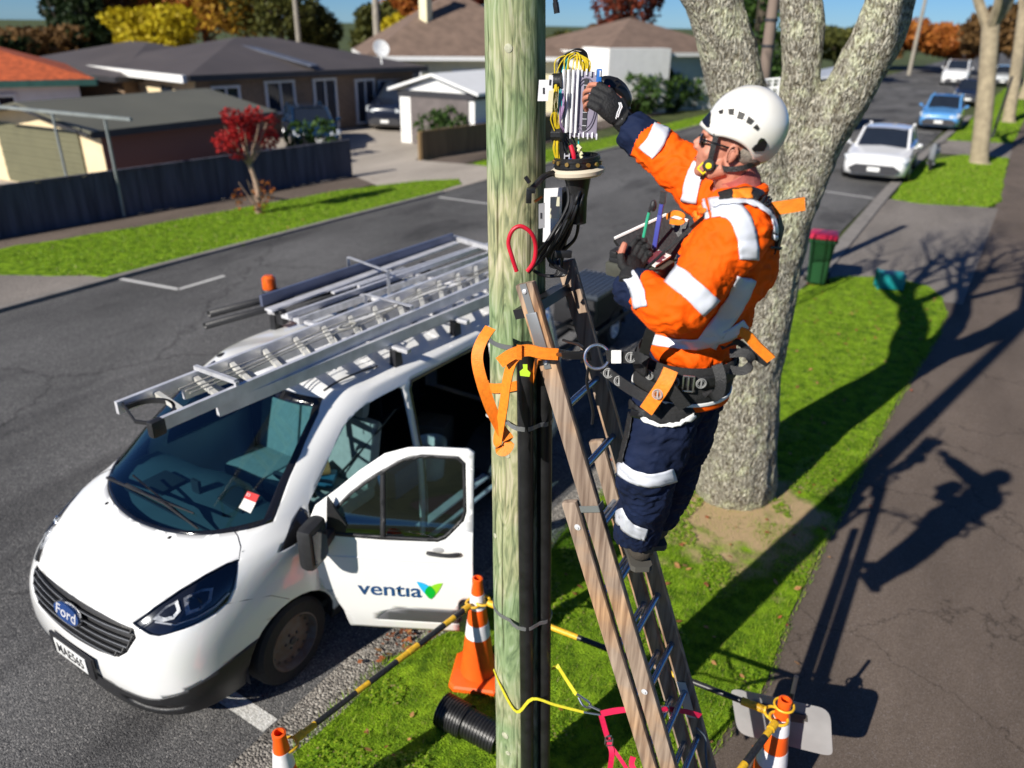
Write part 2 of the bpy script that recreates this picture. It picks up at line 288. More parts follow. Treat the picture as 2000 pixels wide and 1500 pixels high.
def blades(name,n,bb,poly,h,w,keep=None,z=.028):
    x=np.random.uniform(bb[0],bb[1],n); y=np.random.uniform(bb[2],bb[3],n); k=inpoly(x,y,poly)
    x=x[k];y=y[k]; 
    if keep is not None: kk=keep(x,y); x=x[kk];y=y[kk]
    n=len(x); a=np.random.uniform(0,2*PI,n); hh=h*np.random.uniform(.35,1.15,n); ln=hh*np.random.uniform(.1,1.1,n); ww=w*np.random.uniform(.6,1.4,n)
    ca,sa=np.cos(a),np.sin(a); vs=np.empty((n,3,3))
    la=a+np.random.uniform(.5,2.6,n)
    vs[:,0]=np.c_[x-ca*ww,y-sa*ww,np.full(n,z-.01)]; vs[:,1]=np.c_[x+ca*ww,y+sa*ww,np.full(n,z-.01)]; vs[:,2]=np.c_[x+np.cos(la)*ln,y+np.sin(la)*ln,z+hh]
    me=bpy.data.meshes.new(name); me.vertices.add(n*3); me.vertices.foreach_set('co',vs.ravel()); me.loops.add(n*3); me.loops.foreach_set('vertex_index',np.arange(n*3,dtype=np.int32)); me.polygons.add(n); me.polygons.foreach_set('loop_start',np.arange(0,n*3,3,dtype=np.int32)); me.polygons.foreach_set('loop_total',np.full(n,3,dtype=np.int32)); me.update(); me.validate(); me.materials.append(m_blade)
    return link(name,me,None,0,recalc=False,kind='stuff')
def clover(n):
    mb=MB(); r=random.Random(8); k=0
    while k<n:
        x,y=r.uniform(-2.9,-.3),r.uniform(1.8,9)
        if noise.noise((x*1.9,y*1.9,3))<.12 or not inpoly(np.array([x]),np.array([y]),VERGE)[0]: continue
        k+=1; a=r.uniform(0,6.28); s=r.uniform(.008,.018); z=.045+r.uniform(0,.018)
        for j in range(3): t=a+j*2.1; u=V((math.cos(t),math.sin(t),r.uniform(-.3,.4)))*s; v=V((-math.sin(t),math.cos(t),r.uniform(-.2,.2)))*s*.55; c=V((x,y,z)); mb.add([c,c+u*.6+v,c+u*1.3,c+u*.6-v],[(0,1,2,3)])
    return mb.build('ground_weeds',m_blade,None,0,kind='stuff')
def keep1(x,y):
    d=np.hypot(x+1.3,y-6.75); nz=np.array([noise.noise((a*1.6,b*1.6,0)) for a,b in zip(x,y)]); pn=np.array([noise.noise((a*3.1,b*3.1,5)) for a,b in zip(x,y)])
    return ((d>.85+nz*1.5)|(np.random.rand(len(x))<.16))&(np.random.rand(len(x))<.8+pn)
clover(9000)
blades('grass',150000,(-3.1,.1,1.5,7.5),VERGE,.038,.0022,keep1)
blades('grass',90000,(-2.7,.2,7.5,16.3),VERGE,.034,.0042,keep1)
blades('grass',16000,(-2.1,.9,24.2,35.5),VERGE2,.05,.012); blades('grass',7000,(-1.6,1.7,39.9,60),VERGE3,.06,.02)
blades('grass',22000,(-16.5,-13,7.6,20),VERGEL,.05,.010); blades('grass',8000,(-15,-11,22,60),VERGEL2,.06,.02)
blades('grass',26000,(-3.1,.1,1.5,9),VERGE,.055,.0035,lambda x,y:keep1(x,y)&(np.array([noise.noise((a*2.3,b*2.3,9)) for a,b in zip(x,y)])>.12))
# fringe of longer blades along the edge
fr=[(-3.06,1.5),(-2.9,1.5),(-2.85,3.3),(-2.6,4),(-2.47,5.2),(-2.3,13),(-2.42,13),(-2.67,5.1),(-2.82,3.9),(-3.07,3.3)]
blades('grass',26000,(-3.1,-2.2,1.5,13),fr,.05,.003)
fr=[(x+.05,y) for x,y in VERGE[1:14]]+[(x-.12,y) for x,y in VERGE[1:14]][::-1]
blades('grass',60000,(-1.5,.2,1.8,15),fr,.045,.003)
# fallen leaves
def leaves(name,pts,size,mlist,label=None):
    mb=MB(); r=random.Random(5)
    for x,y,z in pts:
        a=r.uniform(0,6.28); s=size*r.uniform(.6,1.3); t=r.uniform(-.4,.4); u=V((math.cos(a),math.sin(a),t))*s; v=V((-math.sin(a),math.cos(a),r.uniform(-.4,.4)))*s*.6; c=V((x,y,z))
        mb.add([c-u,c-v*.9-u*.2,c+u*.3-v*.7,c+u,c+u*.3+v*.7,c+v*.9-u*.2],[(0,1,2,3),(0,3,4,5)],r.randrange(len(mlist)))
    return mb.build(name,mlist,None,0,kind='stuff')
lm=[mat('brown leaf',(.22,.07,.025),.7,vs=30),mat('tan leaf',(.4,.2,.07),.7,vs=30),mat('rust leaf',(.33,.09,.03),.7,vs=30)]
r=random.Random(11); P=[]
for i in range(260): P.append((r.uniform(-2.8,-.1),r.uniform(2.2,15.5),.05))
for i in range(46): a=r.gauss(0,.07),r.gauss(0,.16); g=gr(795,1250); P.append((g.x+a[0]-.02,g.y+a[1],.03+r.random()*.03))
for px,py in((1328,1115),(1340,1118),(1322,1112),(1373,1148),(1290,1050),(740,1290),(1560,1160),(720,1440)):
    for k in range(2): g=gr(px+r.uniform(-8,8),py+r.uniform(-6,6)); P.append((g.x,g.y,.055))
for i in range(60): P.append((r.uniform(-16,-13.2),r.uniform(8,19),.05))
for i in range(40): P.append((r.uniform(-2,.8),r.uniform(25,35),.05))
leaves('fallen_leaves',P,.028,lm)
# ================================================= BACKGROUND BUILDINGS
m_roofA=mat('brown grey metal roof',(.085,.072,.066),.55,var=.12,vs=.6); m_roofB=mat('tan tile roof',(.17,.115,.085),.85,var=.2,vs=2,bump=.4,bs=12)
m_roofG=mat('olive grey roof sheet',(.13,.125,.09),.5,var=.1,vs=.5); m_roofR=mat('orange clay tiles',(.45,.09,.025),.8,var=.3,vs=6,bump=.5,bs=14); m_roofD=mat('dark slate roof',(.03,.032,.04),.7)
m_cream=mat('cream weatherboard',(.72,.58,.36),.8,var=.06); m_tan=mat('tan brick wall',(.25,.17,.11),.9,var=.15,vs=8); m_white=mat('white painted wall',(.8,.79,.76),.7,var=.04); m_ivory=mat('ivory plaster',(.8,.74,.48),.8,var=.05)
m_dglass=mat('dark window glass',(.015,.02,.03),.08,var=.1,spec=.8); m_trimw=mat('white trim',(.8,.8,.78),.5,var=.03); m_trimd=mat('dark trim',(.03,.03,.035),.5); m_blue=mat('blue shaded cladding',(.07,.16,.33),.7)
def brickm(name,a,b,mort,sc=4):
    m=bpy.data.materials.new(name); m.use_nodes=True; N,L,B=nodes(m); B.inputs['Roughness'].default_value=.9
    tc=N.new('ShaderNodeTexCoord'); mp=N.new('ShaderNodeMapping'); mp.inputs['Rotation'].default_value=(PI/2,0,PI/2); L.new(tc.outputs['Object'],mp.inputs[0]); t=N.new('ShaderNodeTexBrick'); t.inputs['Scale'].default_value=sc
    t.inputs['Color1'].default_value=(*a,1); t.inputs['Color2'].default_value=(*b,1); t.inputs['Mortar'].default_value=(*mort,1); L.new(mp.outputs[0],t.inputs[0]); L.new(t.outputs[0],B.inputs['Base Color']); MATS[name]=m; return m
m_brick=brickm('red brown brick',(.30,.085,.05),(.20,.06,.04),(.19,.09,.07))
def house(label,FL,FR,depth,eave,rise,wall,roof,oh=.5,front=(),left=(),gable=False,fascia=None,chim=(),name='house',cat='house',extra=None):
    """FL/FR: ground corners of the front as seen; depth goes away from the viewer"""
    FL=V((*FL,0));FR=V((*FR,0)); x=(FR-FL); L=x.length; x.normalize(); y=V((-x.y,x.x,0)); z=V((0,0,1))
    T=empty(name,(FL+FR)/2+y*depth/2,label,cat); P=lambda a,b,c:FL+x*a+y*b+z*c
    mb=MB(); mb.prism([(0,0),(L,0),(L,depth),(0,depth)],FL,x,y,z,0.001) if 0 else None
    mb.add([P(0,0,-.1),P(L,0,-.1),P(L,depth,-.1),P(0,depth,-.1),P(0,0,eave),P(L,0,eave),P(L,depth,eave),P(0,depth,eave)],[(0,1,5,4),(1,2,6,5),(2,3,7,6),(3,0,4,7),(4,5,6,7)])
    if gable: mb.add([P(0,0,eave),P(0,depth,eave),P(0,depth/2,eave+rise*.93),P(L,0,eave),P(L,depth,eave),P(L,depth/2,eave+rise*.93)],[(0,1,2),(3,5,4)])
    mb.build('wall',wall,T)
    e=eave-.05; o=oh; i=0 if gable else min(depth,L)/2; mb=MB()
    if L>=depth: rd=[P(i-(o if gable else 0),depth/2,e+rise),P(L-i+(o if gable else 0),depth/2,e+rise)]
    else: rd=[P(L/2,i,e+rise),P(L/2,depth-i,e+rise)]
    c=[P(-o,-o,e),P(L+o,-o,e),P(L+o,depth+o,e),P(-o,depth+o,e)]; t=V((0,0,.09))
    for dz,fl in((t,0),(V((0,0,0)),1)):
        pass
    A=c+rd; n=6; vs=[p+t for p in A]+A
    if L>=depth: top=[(0,1,5,4),(1,2,5),(2,3,4,5),(3,0,4)]
    else: top=[(1,2,5,4),(0,1,4),(3,0,4,5),(2,3,5)]
    mb.add(vs,top+[tuple(k+6 for k in f)[::-1] for f in top]+[(0,3+3,7,1)]+[(1,7,8,2),(2,8,9,3),(3,9,6,0)]); rf=mb.build('roof',roof,T,10)
    g=MB()
    for a,b in((0,1),(1,2),(2,3),(3,0)): g.bar(c[a]+V((0,0,-.02)),c[b]+V((0,0,-.02)),.12,.2)
    g.build('gutter',fascia or m_trimd,T)
    for a,b,h in chim:
        q=MB(); q.box(P(a,b,eave+rise*.5+h/2),(.5,.5,h+.8),bev=.03); q.box(P(a,b,eave+rise*.5+h+.42),(.62,.62,.1)); q.build('chimney',wall if h<1.5 else m_ivory,rf)
    for side,lst in((0,front),(1,left)):
        for s,w,z0,z1,k in lst:
            if side==0: ax,nn,o0=x,-y,P(s,0,0)
            else: ax,nn,o0=y,-x,P(0,s,0)
            fr=MB(); cc=o0+ax*w/2+z*(z0+z1)/2
            Rm=Matrix((ax,nn,z)).transposed()
            H=z1-z0
            for dx,dz,ww,hh in((0,H/2,w+.12,.09),(0,-H/2,w+.12,.09),(-w/2,0,.09,H-.1),(w/2,0,.09,H-.1),(0,0,.06,H-.1)): fr.box(cc+ax*dx+z*dz+nn*.03,(ww,.1,hh),Rm)
            if k=='door': f=fr.build('door',m_trimw,T); q=MB().box(cc+nn*.015,(w-.08,.03,H-.08),Rm).build('panel',m_roofD,f)
            elif k=='garage':
                f=fr.build('garage_door',m_trimd,T); q=MB()
                for j in range(14): q.box(cc+nn*(.012+.01*(j%2))+z*(-H/2+H*(j+.5)/14),(w-.08,.03,H/14*.96),Rm)
                q.build('panel',mat('olive roller door',(.16,.15,.085),.6),f)
            else: f=fr.build('window',m_trimw,T); q=MB().box(cc+nn*.015,(w-.08,.03,H-.08),Rm).build('pane',m_dglass,f)
    if extra: extra(T,P,x,y,z,L)
    return T
def dish(p,r=.35,label='white satellite dish on the brown grey roof'):
    mb=MB(); ax=V((.9,-.5,.45)).normalized(); mb.lathe(p,ax,[(0,-.12*r),(r*.5,-.06*r),(r,.12*r),(r*.98,.16*r),(r*.5,0),(0,-.06*r)],20); mb.cyl(V(p)-V((0,0,.6)),V(p)-ax*.05,.03); mb.cyl(p,V(p)+ax*.4,.012); mb.ball(V(p)+ax*.42,.05)
    mb.build('satellite_dish',m_trimw,None,label=label,cat='satellite dish')
house('long single storey house with brown grey hip roof and white fascia over cream end wall',(-25.9,20.4),(-23.9,31.0),9,2.45,1.15,m_tan,m_roofA,front=[(2.9,1.3,.9,2.1,'w'),(5.2,1.1,.15,2.1,'door'),(7.4,1.0,.2,2.0,'door'),(8.7,1.3,.9,1.9,'w'),(.6,1.1,1.0,2.0,'w')],
  extra=lambda T,P,x,y,z,L:(MB().box(P(-.06,4,1.2),(9.0-1.0,.05,2.4),Matrix((y,-x,z)).transposed()).build('end_cladding',m_cream,T),MB().bar(P(-.62,-.4,2.36),P(-.62,9.3,2.36),.16,.26).build('fascia',m_trimw,T),
   [MB().box(P(-.1,s,1.5),(.9,.06,.9),Matrix((y,-x,z)).transposed()).build('window',m_dglass,T) for s in(2.2,5.4)],
   MB().bar(P(L/2-.3,-.4,2.66),P(L/2-1.3,4.0,3.45),.5,.06).build('roof_flashing',mat('grey flashing',(.1,.11,.14),.4),T)))
dish((-22.4,27.0,3.35)); 
house('low brown roofed house far left behind the olive garage',(-40,21),(-30.5,20.5),8,2.2,1.1,m_tan,m_roofA)
house('orange clay tiled house at the left edge of the street',(-31,8.5),(-27.0,16.5),9,2.45,1.6,m_white,m_roofR,fascia=mat('green gutter',(.05,.14,.11),.5),front=[(4,1,1,2,'w'),(6,1,1,2,'w')])
house('dark slate roofed house on the rise behind the rooftops',(-56,31),(-50,38),7,3.0,1.2,m_white,m_roofD,front=[(1,2,1,2.2,'w'),(5,2,1,2.2,'w')])
house('cream house with steep tan tiled hip roof and tall chimney',(-27.5,32.6),(-20.5,39.5),10,2.75,3.2,m_ivory,m_roofB,fascia=m_trimw,front=[(1,1.3,.9,2.1,'w'),(4,1.6,.9,2.1,'w')],chim=[(3.0,2.4,1.9)])
house('white box fronted house with brown roof behind the hedges',(-18.2,40.5),(-13.6,48),9,3.0,1.7,m_white,m_roofB,fascia=m_trimw,front=[(3,1.5,1,2,'w')],
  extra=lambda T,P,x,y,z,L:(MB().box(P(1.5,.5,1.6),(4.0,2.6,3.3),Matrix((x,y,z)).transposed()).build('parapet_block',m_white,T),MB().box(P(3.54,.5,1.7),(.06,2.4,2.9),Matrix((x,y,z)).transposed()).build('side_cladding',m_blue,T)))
house('small white garage with grey roller door at the end of the driveway',(-20.1,25.2),(-16.6,25.2),5.5,1.95,.01,m_white,m_white,oh=.02,name='garage',cat='garage',
  extra=lambda T,P,x,y,z,L:(MB().add([P(-.35,-.3,1.95),P(L/2,-.3,2.55),P(L+.35,-.3,1.95),P(-.35,5.7,1.95),P(L/2,5.7,2.55),P(L+.35,5.7,1.95),P(-.35,-.3,2.05),P(L/2,-.3,2.65),P(L+.35,-.3,2.05),P(-.35,5.7,2.05),P(L/2,5.7,2.65),P(L+.35,5.7,2.05)],[(0,1,7,6),(1,2,8,7),(6,7,10,9),(7,8,11,10),(0,3,4,1),(1,4,5,2),(3,9,10,4),(4,10,11,5),(0,6,9,3),(2,5,11,8)]).build('gable_roof',m_trimw,T),
    MB().add([P(0,-.02,1.9),P(L/2,-.02,2.55),P(L,-.02,1.9)],[(0,1,2)]).build('gable',m_trimw,T),MB().box(P(L/2+.15,-.03,.9),(L-.8,.04,1.75),Matrix((x,y,z)).transposed()).build('roller_door',mat('grey roller door',(.13,.11,.105),.6),T)))
# near left garage: gable end with door faces the viewer, long brick side faces the road
T=empty('garage',(-21.2,15,0),'brick garage with olive roof and cream gable end beside the dark fence','garage')
gx0,gx1,gy0,gy1,ge,gp=-25.0,-19.5,12.2,17.6,1.8,2.2; gm=(gx0+gx1)/2
MB().add([(gx1,gy0,-.1),(gx1,gy1,-.1),(gx1,gy1,ge),(gx1,gy0,ge),(gx0,gy1,-.1),(gx0,gy0,-.1),(gx0,gy0,ge),(gx0,gy1,ge)],[(0,1,2,3),(1,4,7,2),(4,5,6,7)]).build('side_wall',m_brick,T,0)
MB().add([(gx0,gy0,-.1),(gx1,gy0,-.1),(gx1,gy0,ge),(gm,gy0,gp),(gx0,gy0,ge)],[(0,1,2,3,4)]).build('gable_wall',m_cream,T,0)
q=MB()
for sx in(-1,1):
    a=V((gm,gy0-.45,gp+.06));b=V((gm+sx*3.1,gy0-.45,ge-.06)); dd=V((0,gy1-gy0+.8,0)); u=V((0,0,.07)); q.add([a,b,b+dd,a+dd,a+u,b+u,b+dd+u,a+dd+u],[(0,1,2,3),(4,7,6,5),(0,4,5,1),(1,5,6,2),(2,6,7,3)])
q.build('roof',m_roofG,T,0)
q=MB(); q.bar((gx1+.3,gy0-.4,ge-.08),(gx1+.3,gy1+.3,ge-.08),.12,.16); [q.bar((gm,gy0-.46,gp+.03),(gm+s*3.1,gy0-.46,ge-.08),.05,.18,up=(0,1,0)) for s in(-1,1)]; q.build('gutter',m_trimd,T,0)
q=MB(); [q.box((gm-.1,gy0-.03-.01*(j%2),.1+.135*j),(3.9,.03,.13)) for j in range(12)]; q.build('door',mat('olive door',(.13,.125,.07),.6,var=.08),T,0)
q=MB()
for px,py in((130,345),(225,335)): g=onplane(px,py,(0,11.2,0),(0,1,0)); q.cyl((g.x,11.2,0),(g.x,11.2,2.25),.035,n=8)
q.bar((-23.5,11.2,2.25),(-16.6,11.2,2.33),.07,.07); 
q.build('clothes_frame',mat('galvanised post',(.28,.31,.3),.4,metal=.4),None,label='grey galvanised pole frame standing in front of the olive garage door',cat='pole frame')
# fences
def fence(a,b,h,m,label,n,cap=True,name='fence'):
    a=V((*a,0));b=V((*b,0)); d=(b-a); T=empty(name,(a+b)/2,label,'fence'); x=d.normalized(); nn=V((-x.y,x.x,0)); L=d.length; R=Matrix((x,nn,V((0,0,1)))).transposed(); rr=random.Random(int(L*7)); q=MB()
    for i in range(n): q.box(a+x*(L*(i+.5)/n)+nn*rr.uniform(-.006,.006)+V((0,0,h/2)),(L/n*.985,.025,h+rr.uniform(-.012,.012)),R)
    q.build('boards',m,T); q=MB()
    if cap: q.bar(a+V((0,0,h+.03)),b+V((0,0,h+.03)),.09,.04)
    q.bar(a+nn*.05+V((0,0,h*.3)),b+nn*.05+V((0,0,h*.3)),.05,.08); q.build('rail',m,T)
    for i in range(6): MB().box(a+x*(L*i/5)+nn*.07+V((0,0,h/2)),(.1,.1,h+.04),R).build('post',m,T)
fence((-18.5,4.5),(-16.75,18.45),1.06,mat('dark blue grey paling',(.045,.045,.06),.85,col2=(.1,.1,.13),vs=6,stretch=(1,1,.1),bump=.3),'long dark weathered paling fence along the left footpath',110)
fence((-16.85,22.2),(-15.6,30),.92,mat('brown timber board',(.2,.13,.06),.8,var=.2,vs=5,stretch=(1,1,.1)),'low brown timber fence beside the white garage',60)
fence((-16.7,38),(-14.2,66),.75,mat('dark red wall',(.1,.04,.03),.8,var=.2),'low dark red wall in front of the hedges across the road',40)
# ---------------------------------------------- trees and hedges
def leafm(name,c,c2): 
    m=bpy.data.materials.new(name); m.use_nodes=True; N,L,B=nodes(m); B.inputs['Roughness'].default_value=.6; B.inputs['Specular IOR Level'].default_value=.2
    g=N.new('ShaderNodeNewGeometry'); rp=N.new('ShaderNodeValToRGB'); L.new(g.outputs['Random Per Island'],rp.inputs[0]); rp.color_ramp.elements[0].color=(*c,1); rp.color_ramp.elements[1].color=(*c2,1); L.new(rp.outputs[0],B.inputs['Base Color'])
    tr=N.new('ShaderNodeBsdfTranslucent'); L.new(rp.outputs[0],tr.inputs[0]); ms=N.new('ShaderNodeMixShader'); ms.inputs[0].default_value=.3; L.new(B.outputs[0],ms.inputs[1]); L.new(tr.outputs[0],ms.inputs[2]); L.new(ms.outputs[0],N['Material Output'].inputs[0]); MATS[name]=m; return m
LM={'conifer':leafm('dark conifer foliage',(.008,.02,.008),(.03,.05,.015)),'gold':leafm('golden foliage',(.3,.15,.02),(.5,.3,.03)),'yellow':leafm('yellow foliage',(.4,.3,.01),(.55,.45,.02)),'orange':leafm('orange foliage',(.3,.08,.015),(.42,.16,.03)),
 'maroon':leafm('maroon foliage',(.1,.02,.012),(.22,.05,.025)),'olive':leafm('olive foliage',(.05,.06,.015),(.13,.13,.03)),'green':leafm('green hedge foliage',(.02,.05,.01),(.07,.13,.025)),'red':leafm('scarlet foliage',(.3,.012,.012),(.5,.03,.03)),'brown':leafm('brown foliage',(.1,.055,.02),(.2,.11,.04))}
m_bark0=mat('grey brown bark',(.12,.095,.07),.95,var=.3,vs=8,bump=.6)
def crown_mesh(name,centres,n,size,m,parent,sh=.55):
    rs=np.random.RandomState(abs(hash(round(centres[0][0][0]*13.7,2)))%100000); C=[]; 
    tot=sum(c[1][0]*c[1][1]*c[1][2] for c in centres)
    for (c,rad) in centres:
        k=int(n*rad[0]*rad[1]*rad[2]/tot); d=rs.normal(size=(k,3)); d/=np.linalg.norm(d,axis=1)[:,None]; rr=rs.uniform(sh,1.0,k)**.6
        nz=np.array([noise.noise(V(q)*2.2+V(c)*3) for q in d]); keepm=nz>-.28; C.append((d*(rr*(1+.35*nz))[:,None]*np.array(rad)+np.array(c))[keepm])
    C=np.concatenate(C); k=len(C); a=rs.normal(size=(k,3)); a/=np.linalg.norm(a,axis=1)[:,None]; b=np.cross(a,rs.normal(size=(k,3))); b/=np.linalg.norm(b,axis=1)[:,None]; s=size*rs.uniform(.5,1.4,k)[:,None]
    vs=np.stack([C-a*s,C-b*s*.6,C+a*s,C+b*s*.6],1)
    me=bpy.data.meshes.new(name); me.vertices.add(k*4); me.vertices.foreach_set('co',vs.ravel()); me.loops.add(k*4); me.loops.foreach_set('vertex_index',np.arange(k*4,dtype=np.int32)); me.polygons.add(k); me.polygons.foreach_set('loop_start',np.arange(0,k*4,4,dtype=np.int32)); me.polygons.foreach_set('loop_total',np.full(k,4,dtype=np.int32)); me.update(); me.materials.append(m)
    return link(name,me,parent,0,recalc=False)
def tree(label,x,y,h,w,kind,n=2600,size=.22,tall=False,group=None,th=.3):
    rr=random.Random(int(x*31+y*17)); T=empty('tree',(x,y,0),label,'tree',group); mb=MB(); mb.tube(crv([(x,y,-.1),(x+.1,y,h*.25),(x-.05,y+.1,h*.55),(x,y,h*.85)],4),[.018*h*(1-.045*i)+.03 for i in range(13)],8)
    for i in range(7):
        a=rr.uniform(0,6.28); z=h*rr.uniform(.28,.6); mb.tube(crv([(x,y,z),(x+math.cos(a)*w*.25,y+math.sin(a)*w*.25,z+h*.12),(x+math.cos(a)*w*.42,y+math.sin(a)*w*.42,z+h*.24)],3),[.01*h,.009*h,.008*h,.006*h,.005*h,.004*h,.003*h],6)
    mb.build('trunk',m_bark0,T); cs=[]
    if tall:
        for i in range(7): t=i/6; cs.append(((x+rr.uniform(-.1,.1)*w,y,h*(.14+.8*t)),(w*.5*(1.05-t*.85),w*.5*(1.05-t*.85),h*.13)))
    else:
        cs.append(((x,y,h*th+(h*(1-th))*.5),(w*.38,w*.38,h*(1-th)*.42)))
        for i in range(8): a=i*.79+rr.uniform(-.3,.3); cs.append(((x+math.cos(a)*w*.3,y+math.sin(a)*w*.3,h*rr.uniform(th+.12,.86)),(w*rr.uniform(.16,.26),w*.22,h*rr.uniform(.1,.2))))
    crown_mesh('crown',cs,n,size,LM[kind],T); return T
BT=[('dark cypress leftmost behind the slate roof',130,62,9,3.2,'conifer',1),('tall dark cypress beside the leftmost one',172,60,11,3.6,'conifer',1),('narrow dark conifer in front of the autumn trees',215,63,10,4,'brown',0),('dark conifer behind the far rooftops beside the gold tree',255,66,9.5,4.4,'conifer',1),
('low bright yellow tree above the main roof',300,55,5.0,5.5,'yellow',0),('pale gold autumn tree at the left of the orange clump',320,66,9,7,'gold',0),('large golden orange tree behind the long roof',400,64,9.5,9,'orange',0),('broad gold tree in the middle of the clump',480,62,9.5,9,'gold',0),
('olive gold tree with a bare top behind the ridge',548,60,9,7,'olive',0),('dark olive tree ending the autumn clump',612,62,5.6,4,'olive',0),('yellow green tree behind the left chimney pole',735,58,5.6,3.6,'olive',0),('yellow tree between the two chimneys',785,56,5.0,3.6,'yellow',0),('rust brown tree beside the tan tiled roof',805,60,8.6,4.6,'orange',0),
('maroon tree rising behind the tan ridge',910,66,9,4,'maroon',0),('dark red copper tree above the white box house',1232,66,10.5,6,'maroon',0),('brown red tree behind the white chimney',1190,75,5,5,'brown',0),('low olive tree left of the white box house',1110,70,3.9,7,'olive',0),('far reddish brown shrub tree at the left end',60,60,3.9,7,'brown',0),
('small dark tree at the far left edge',-5,58,3.5,4,'conifer',0),('dark green conifer behind the tree fork',1480,46,11,5,'green',1),('second dark conifer behind the tree fork',1455,55,11,4,'conifer',1),('olive brown tree beyond the middle limb',1640,80,4.6,9,'olive',0),('brown tree left of the orange street tree',1700,105,4.4,8,'brown',0),('orange street tree at the end of the road',1795,110,5.6,11,'orange',0),('rust tree beside the orange street tree',1862,100,5.0,9,'orange',0),('dark brown tree at the far end on the right',1960,85,7,7,'brown',0)]
for lb,px,d,h,w,k,tl in BT:
    g=at(px,60,d); tree(lb,g.x,g.y,h,w,k,n=5200,size=.03+.0026*d,tall=bool(tl))
def hedge(label,a,b,h,w,kind='green',n=2600,size=.13,name='hedge'):
    a=V((*a,0));b=V((*b,0)); T=empty(name,(a+b)/2,label,'hedge'); k=max(2,int((b-a).length/(w*.7))); rr=random.Random(k*7); cs=[]
    for i in range(k): p=a.lerp(b,(i+.5)/k); cs.append(((p.x+rr.uniform(-.1,.1),p.y,h*.5),(w*.62,w*.62,h*.56*rr.uniform(.9,1.12))))
    q=MB()
    for i in range(k): p=a.lerp(b,(i+.5)/k); q.tube([(p.x,p.y,0),(p.x+.05,p.y,h*.7)],[.04,.02],6)
    q.build('stems',m_bark0,T); crown_mesh('foliage',cs,n,size,LM[kind],T,sh=.7)
hedge('green hedge behind the low brown fence',(-17.6,23.6),(-17.0,29),1.4,1.2,n=6000,size=.08)
hedge('dark green hedge in front of the white box house',(-16.9,40),(-15.6,50),2.0,2.2,size=.13,n=7000)
hedge('tall green hedge right of the white box house',(-15.2,52),(-14.2,60),2.4,2.4,size=.14,n=5000)
hedge('low dark hedge at the far end of the right footpath',(5.2,40),(6.2,75),2.2,1.8,size=.2,n=3500)
hedge('small bush beside the dark sedan',(-20.3,19.5),(-19.9,21),1.2,.8,size=.09,n=900)
# red street tree
g=gr(505,418); T=empty('tree',g,'small scarlet leaved tree standing on the left verge','tree')
q=MB(); q.tube(crv([g,g+V((.02,.05,.6)),g+V((-.05,-.05,1.25))],4),[.09,.078,.07,.064,.06,.058,.055,.055,.055],8)
rr=random.Random(2); tip=g+V((-.05,-.05,1.2))
for i in range(9): a=i*.7; e=tip+V((math.cos(a)*.5,math.sin(a)*.55,.75+rr.uniform(-.2,.25))); q.tube(crv([tip,tip.lerp(e,.5)+V((0,0,-.06)),e],3),[.035,.028,.022,.018,.014,.01,.006],6)
for i in range(5): a=i*1.3; e=g+V((math.cos(a)*.35,math.sin(a)*.4,.5+.1*i)); q.tube([g+V((0,0,.1)),e],[.02,.008],5)
q.build('trunk',mat('pale pinkish bark',(.35,.24,.17),.8,var=.2,vs=10),T)
crown_mesh('crown',[(tip+V((0,-.1,.80)),(.3,.4,.32)),(tip+V((.1,.62,.55)),(.28,.3,.24)),(tip+V((0,-.62,.62)),(.3,.28,.26)),(tip+V((0,.3,1.12)),(.26,.26,.2)),(tip+V((0,-.35,1.15)),(.26,.24,.2)),(tip+V((0,.85,.95)),(.16,.16,.16)),(tip+V((0,-.3,.3)),(.2,.2,.18))],2600,.04,LM['red'],T,sh=.3)
crown_mesh('sucker_shoots',[(g+V((.1,.2,.55)),(.25,.3,.3)),(g+V((-.1,-.45,.45)),(.15,.15,.25)),(g+V((.1,.05,.2)),(.18,.2,.18))],260,.04,LM['orange'],T,sh=.3)
# slim poles beyond
def pole(label,px,d,h,r,m,name='utility_pole',arm=False):
    g=at(px,100,d); T=empty(name,(g.x,g.y,0),label,'pole'); MB().tube([(g.x,g.y,-.1),(g.x+.03,g.y,h)],[r,r*.7],10).build('shaft',m,T); q=MB(); q.bar((g.x-.6,g.y-.5,h-.35),(g.x+.6,g.y+.5,h-.35),.1,.1); [q.cyl((g.x+s*.45,g.y+s*.38,h-.3),(g.x+s*.45,g.y+s*.38,h-.1),.05,n=8) for s in(-1,1)]; q.build('crossarm',m,T)
m_cp=mat('pale concrete pole',(.3,.27,.22),.9); m_cp2=mat('brown concrete pole',(.2,.15,.12),.85,var=.1)
pole('pale pole with crossarm left of the tan tiled roof',738,52,7.2,.26,m_cp); pole('slim pale pole behind the autumn clump',585,50,9,.16,m_cp); pole('pole at the end of the street beside the orange tree',1785,95,9,.2,m_cp)
g1=at(1500,165,13.5); g2=at(1519,-60,13.5)
T=empty('utility_pole',(g1.x,g1.y,0),'slim brown concrete pole seen just above the white helmet','pole'); q=MB(); q.tube([(g1.x,g1.y,-.1),(g2.x,g2.y,g2.z)],[.14,.075],12); q.build('shaft',m_cp2,T)
q=MB(); [q.lathe(V((g1.x,g1.y,0)).lerp(g2,t),(0,0,1),[(.1,-.02),(.1,.02)],12) for t in(.8,.87)]; q.build('band',m_trimd,T)
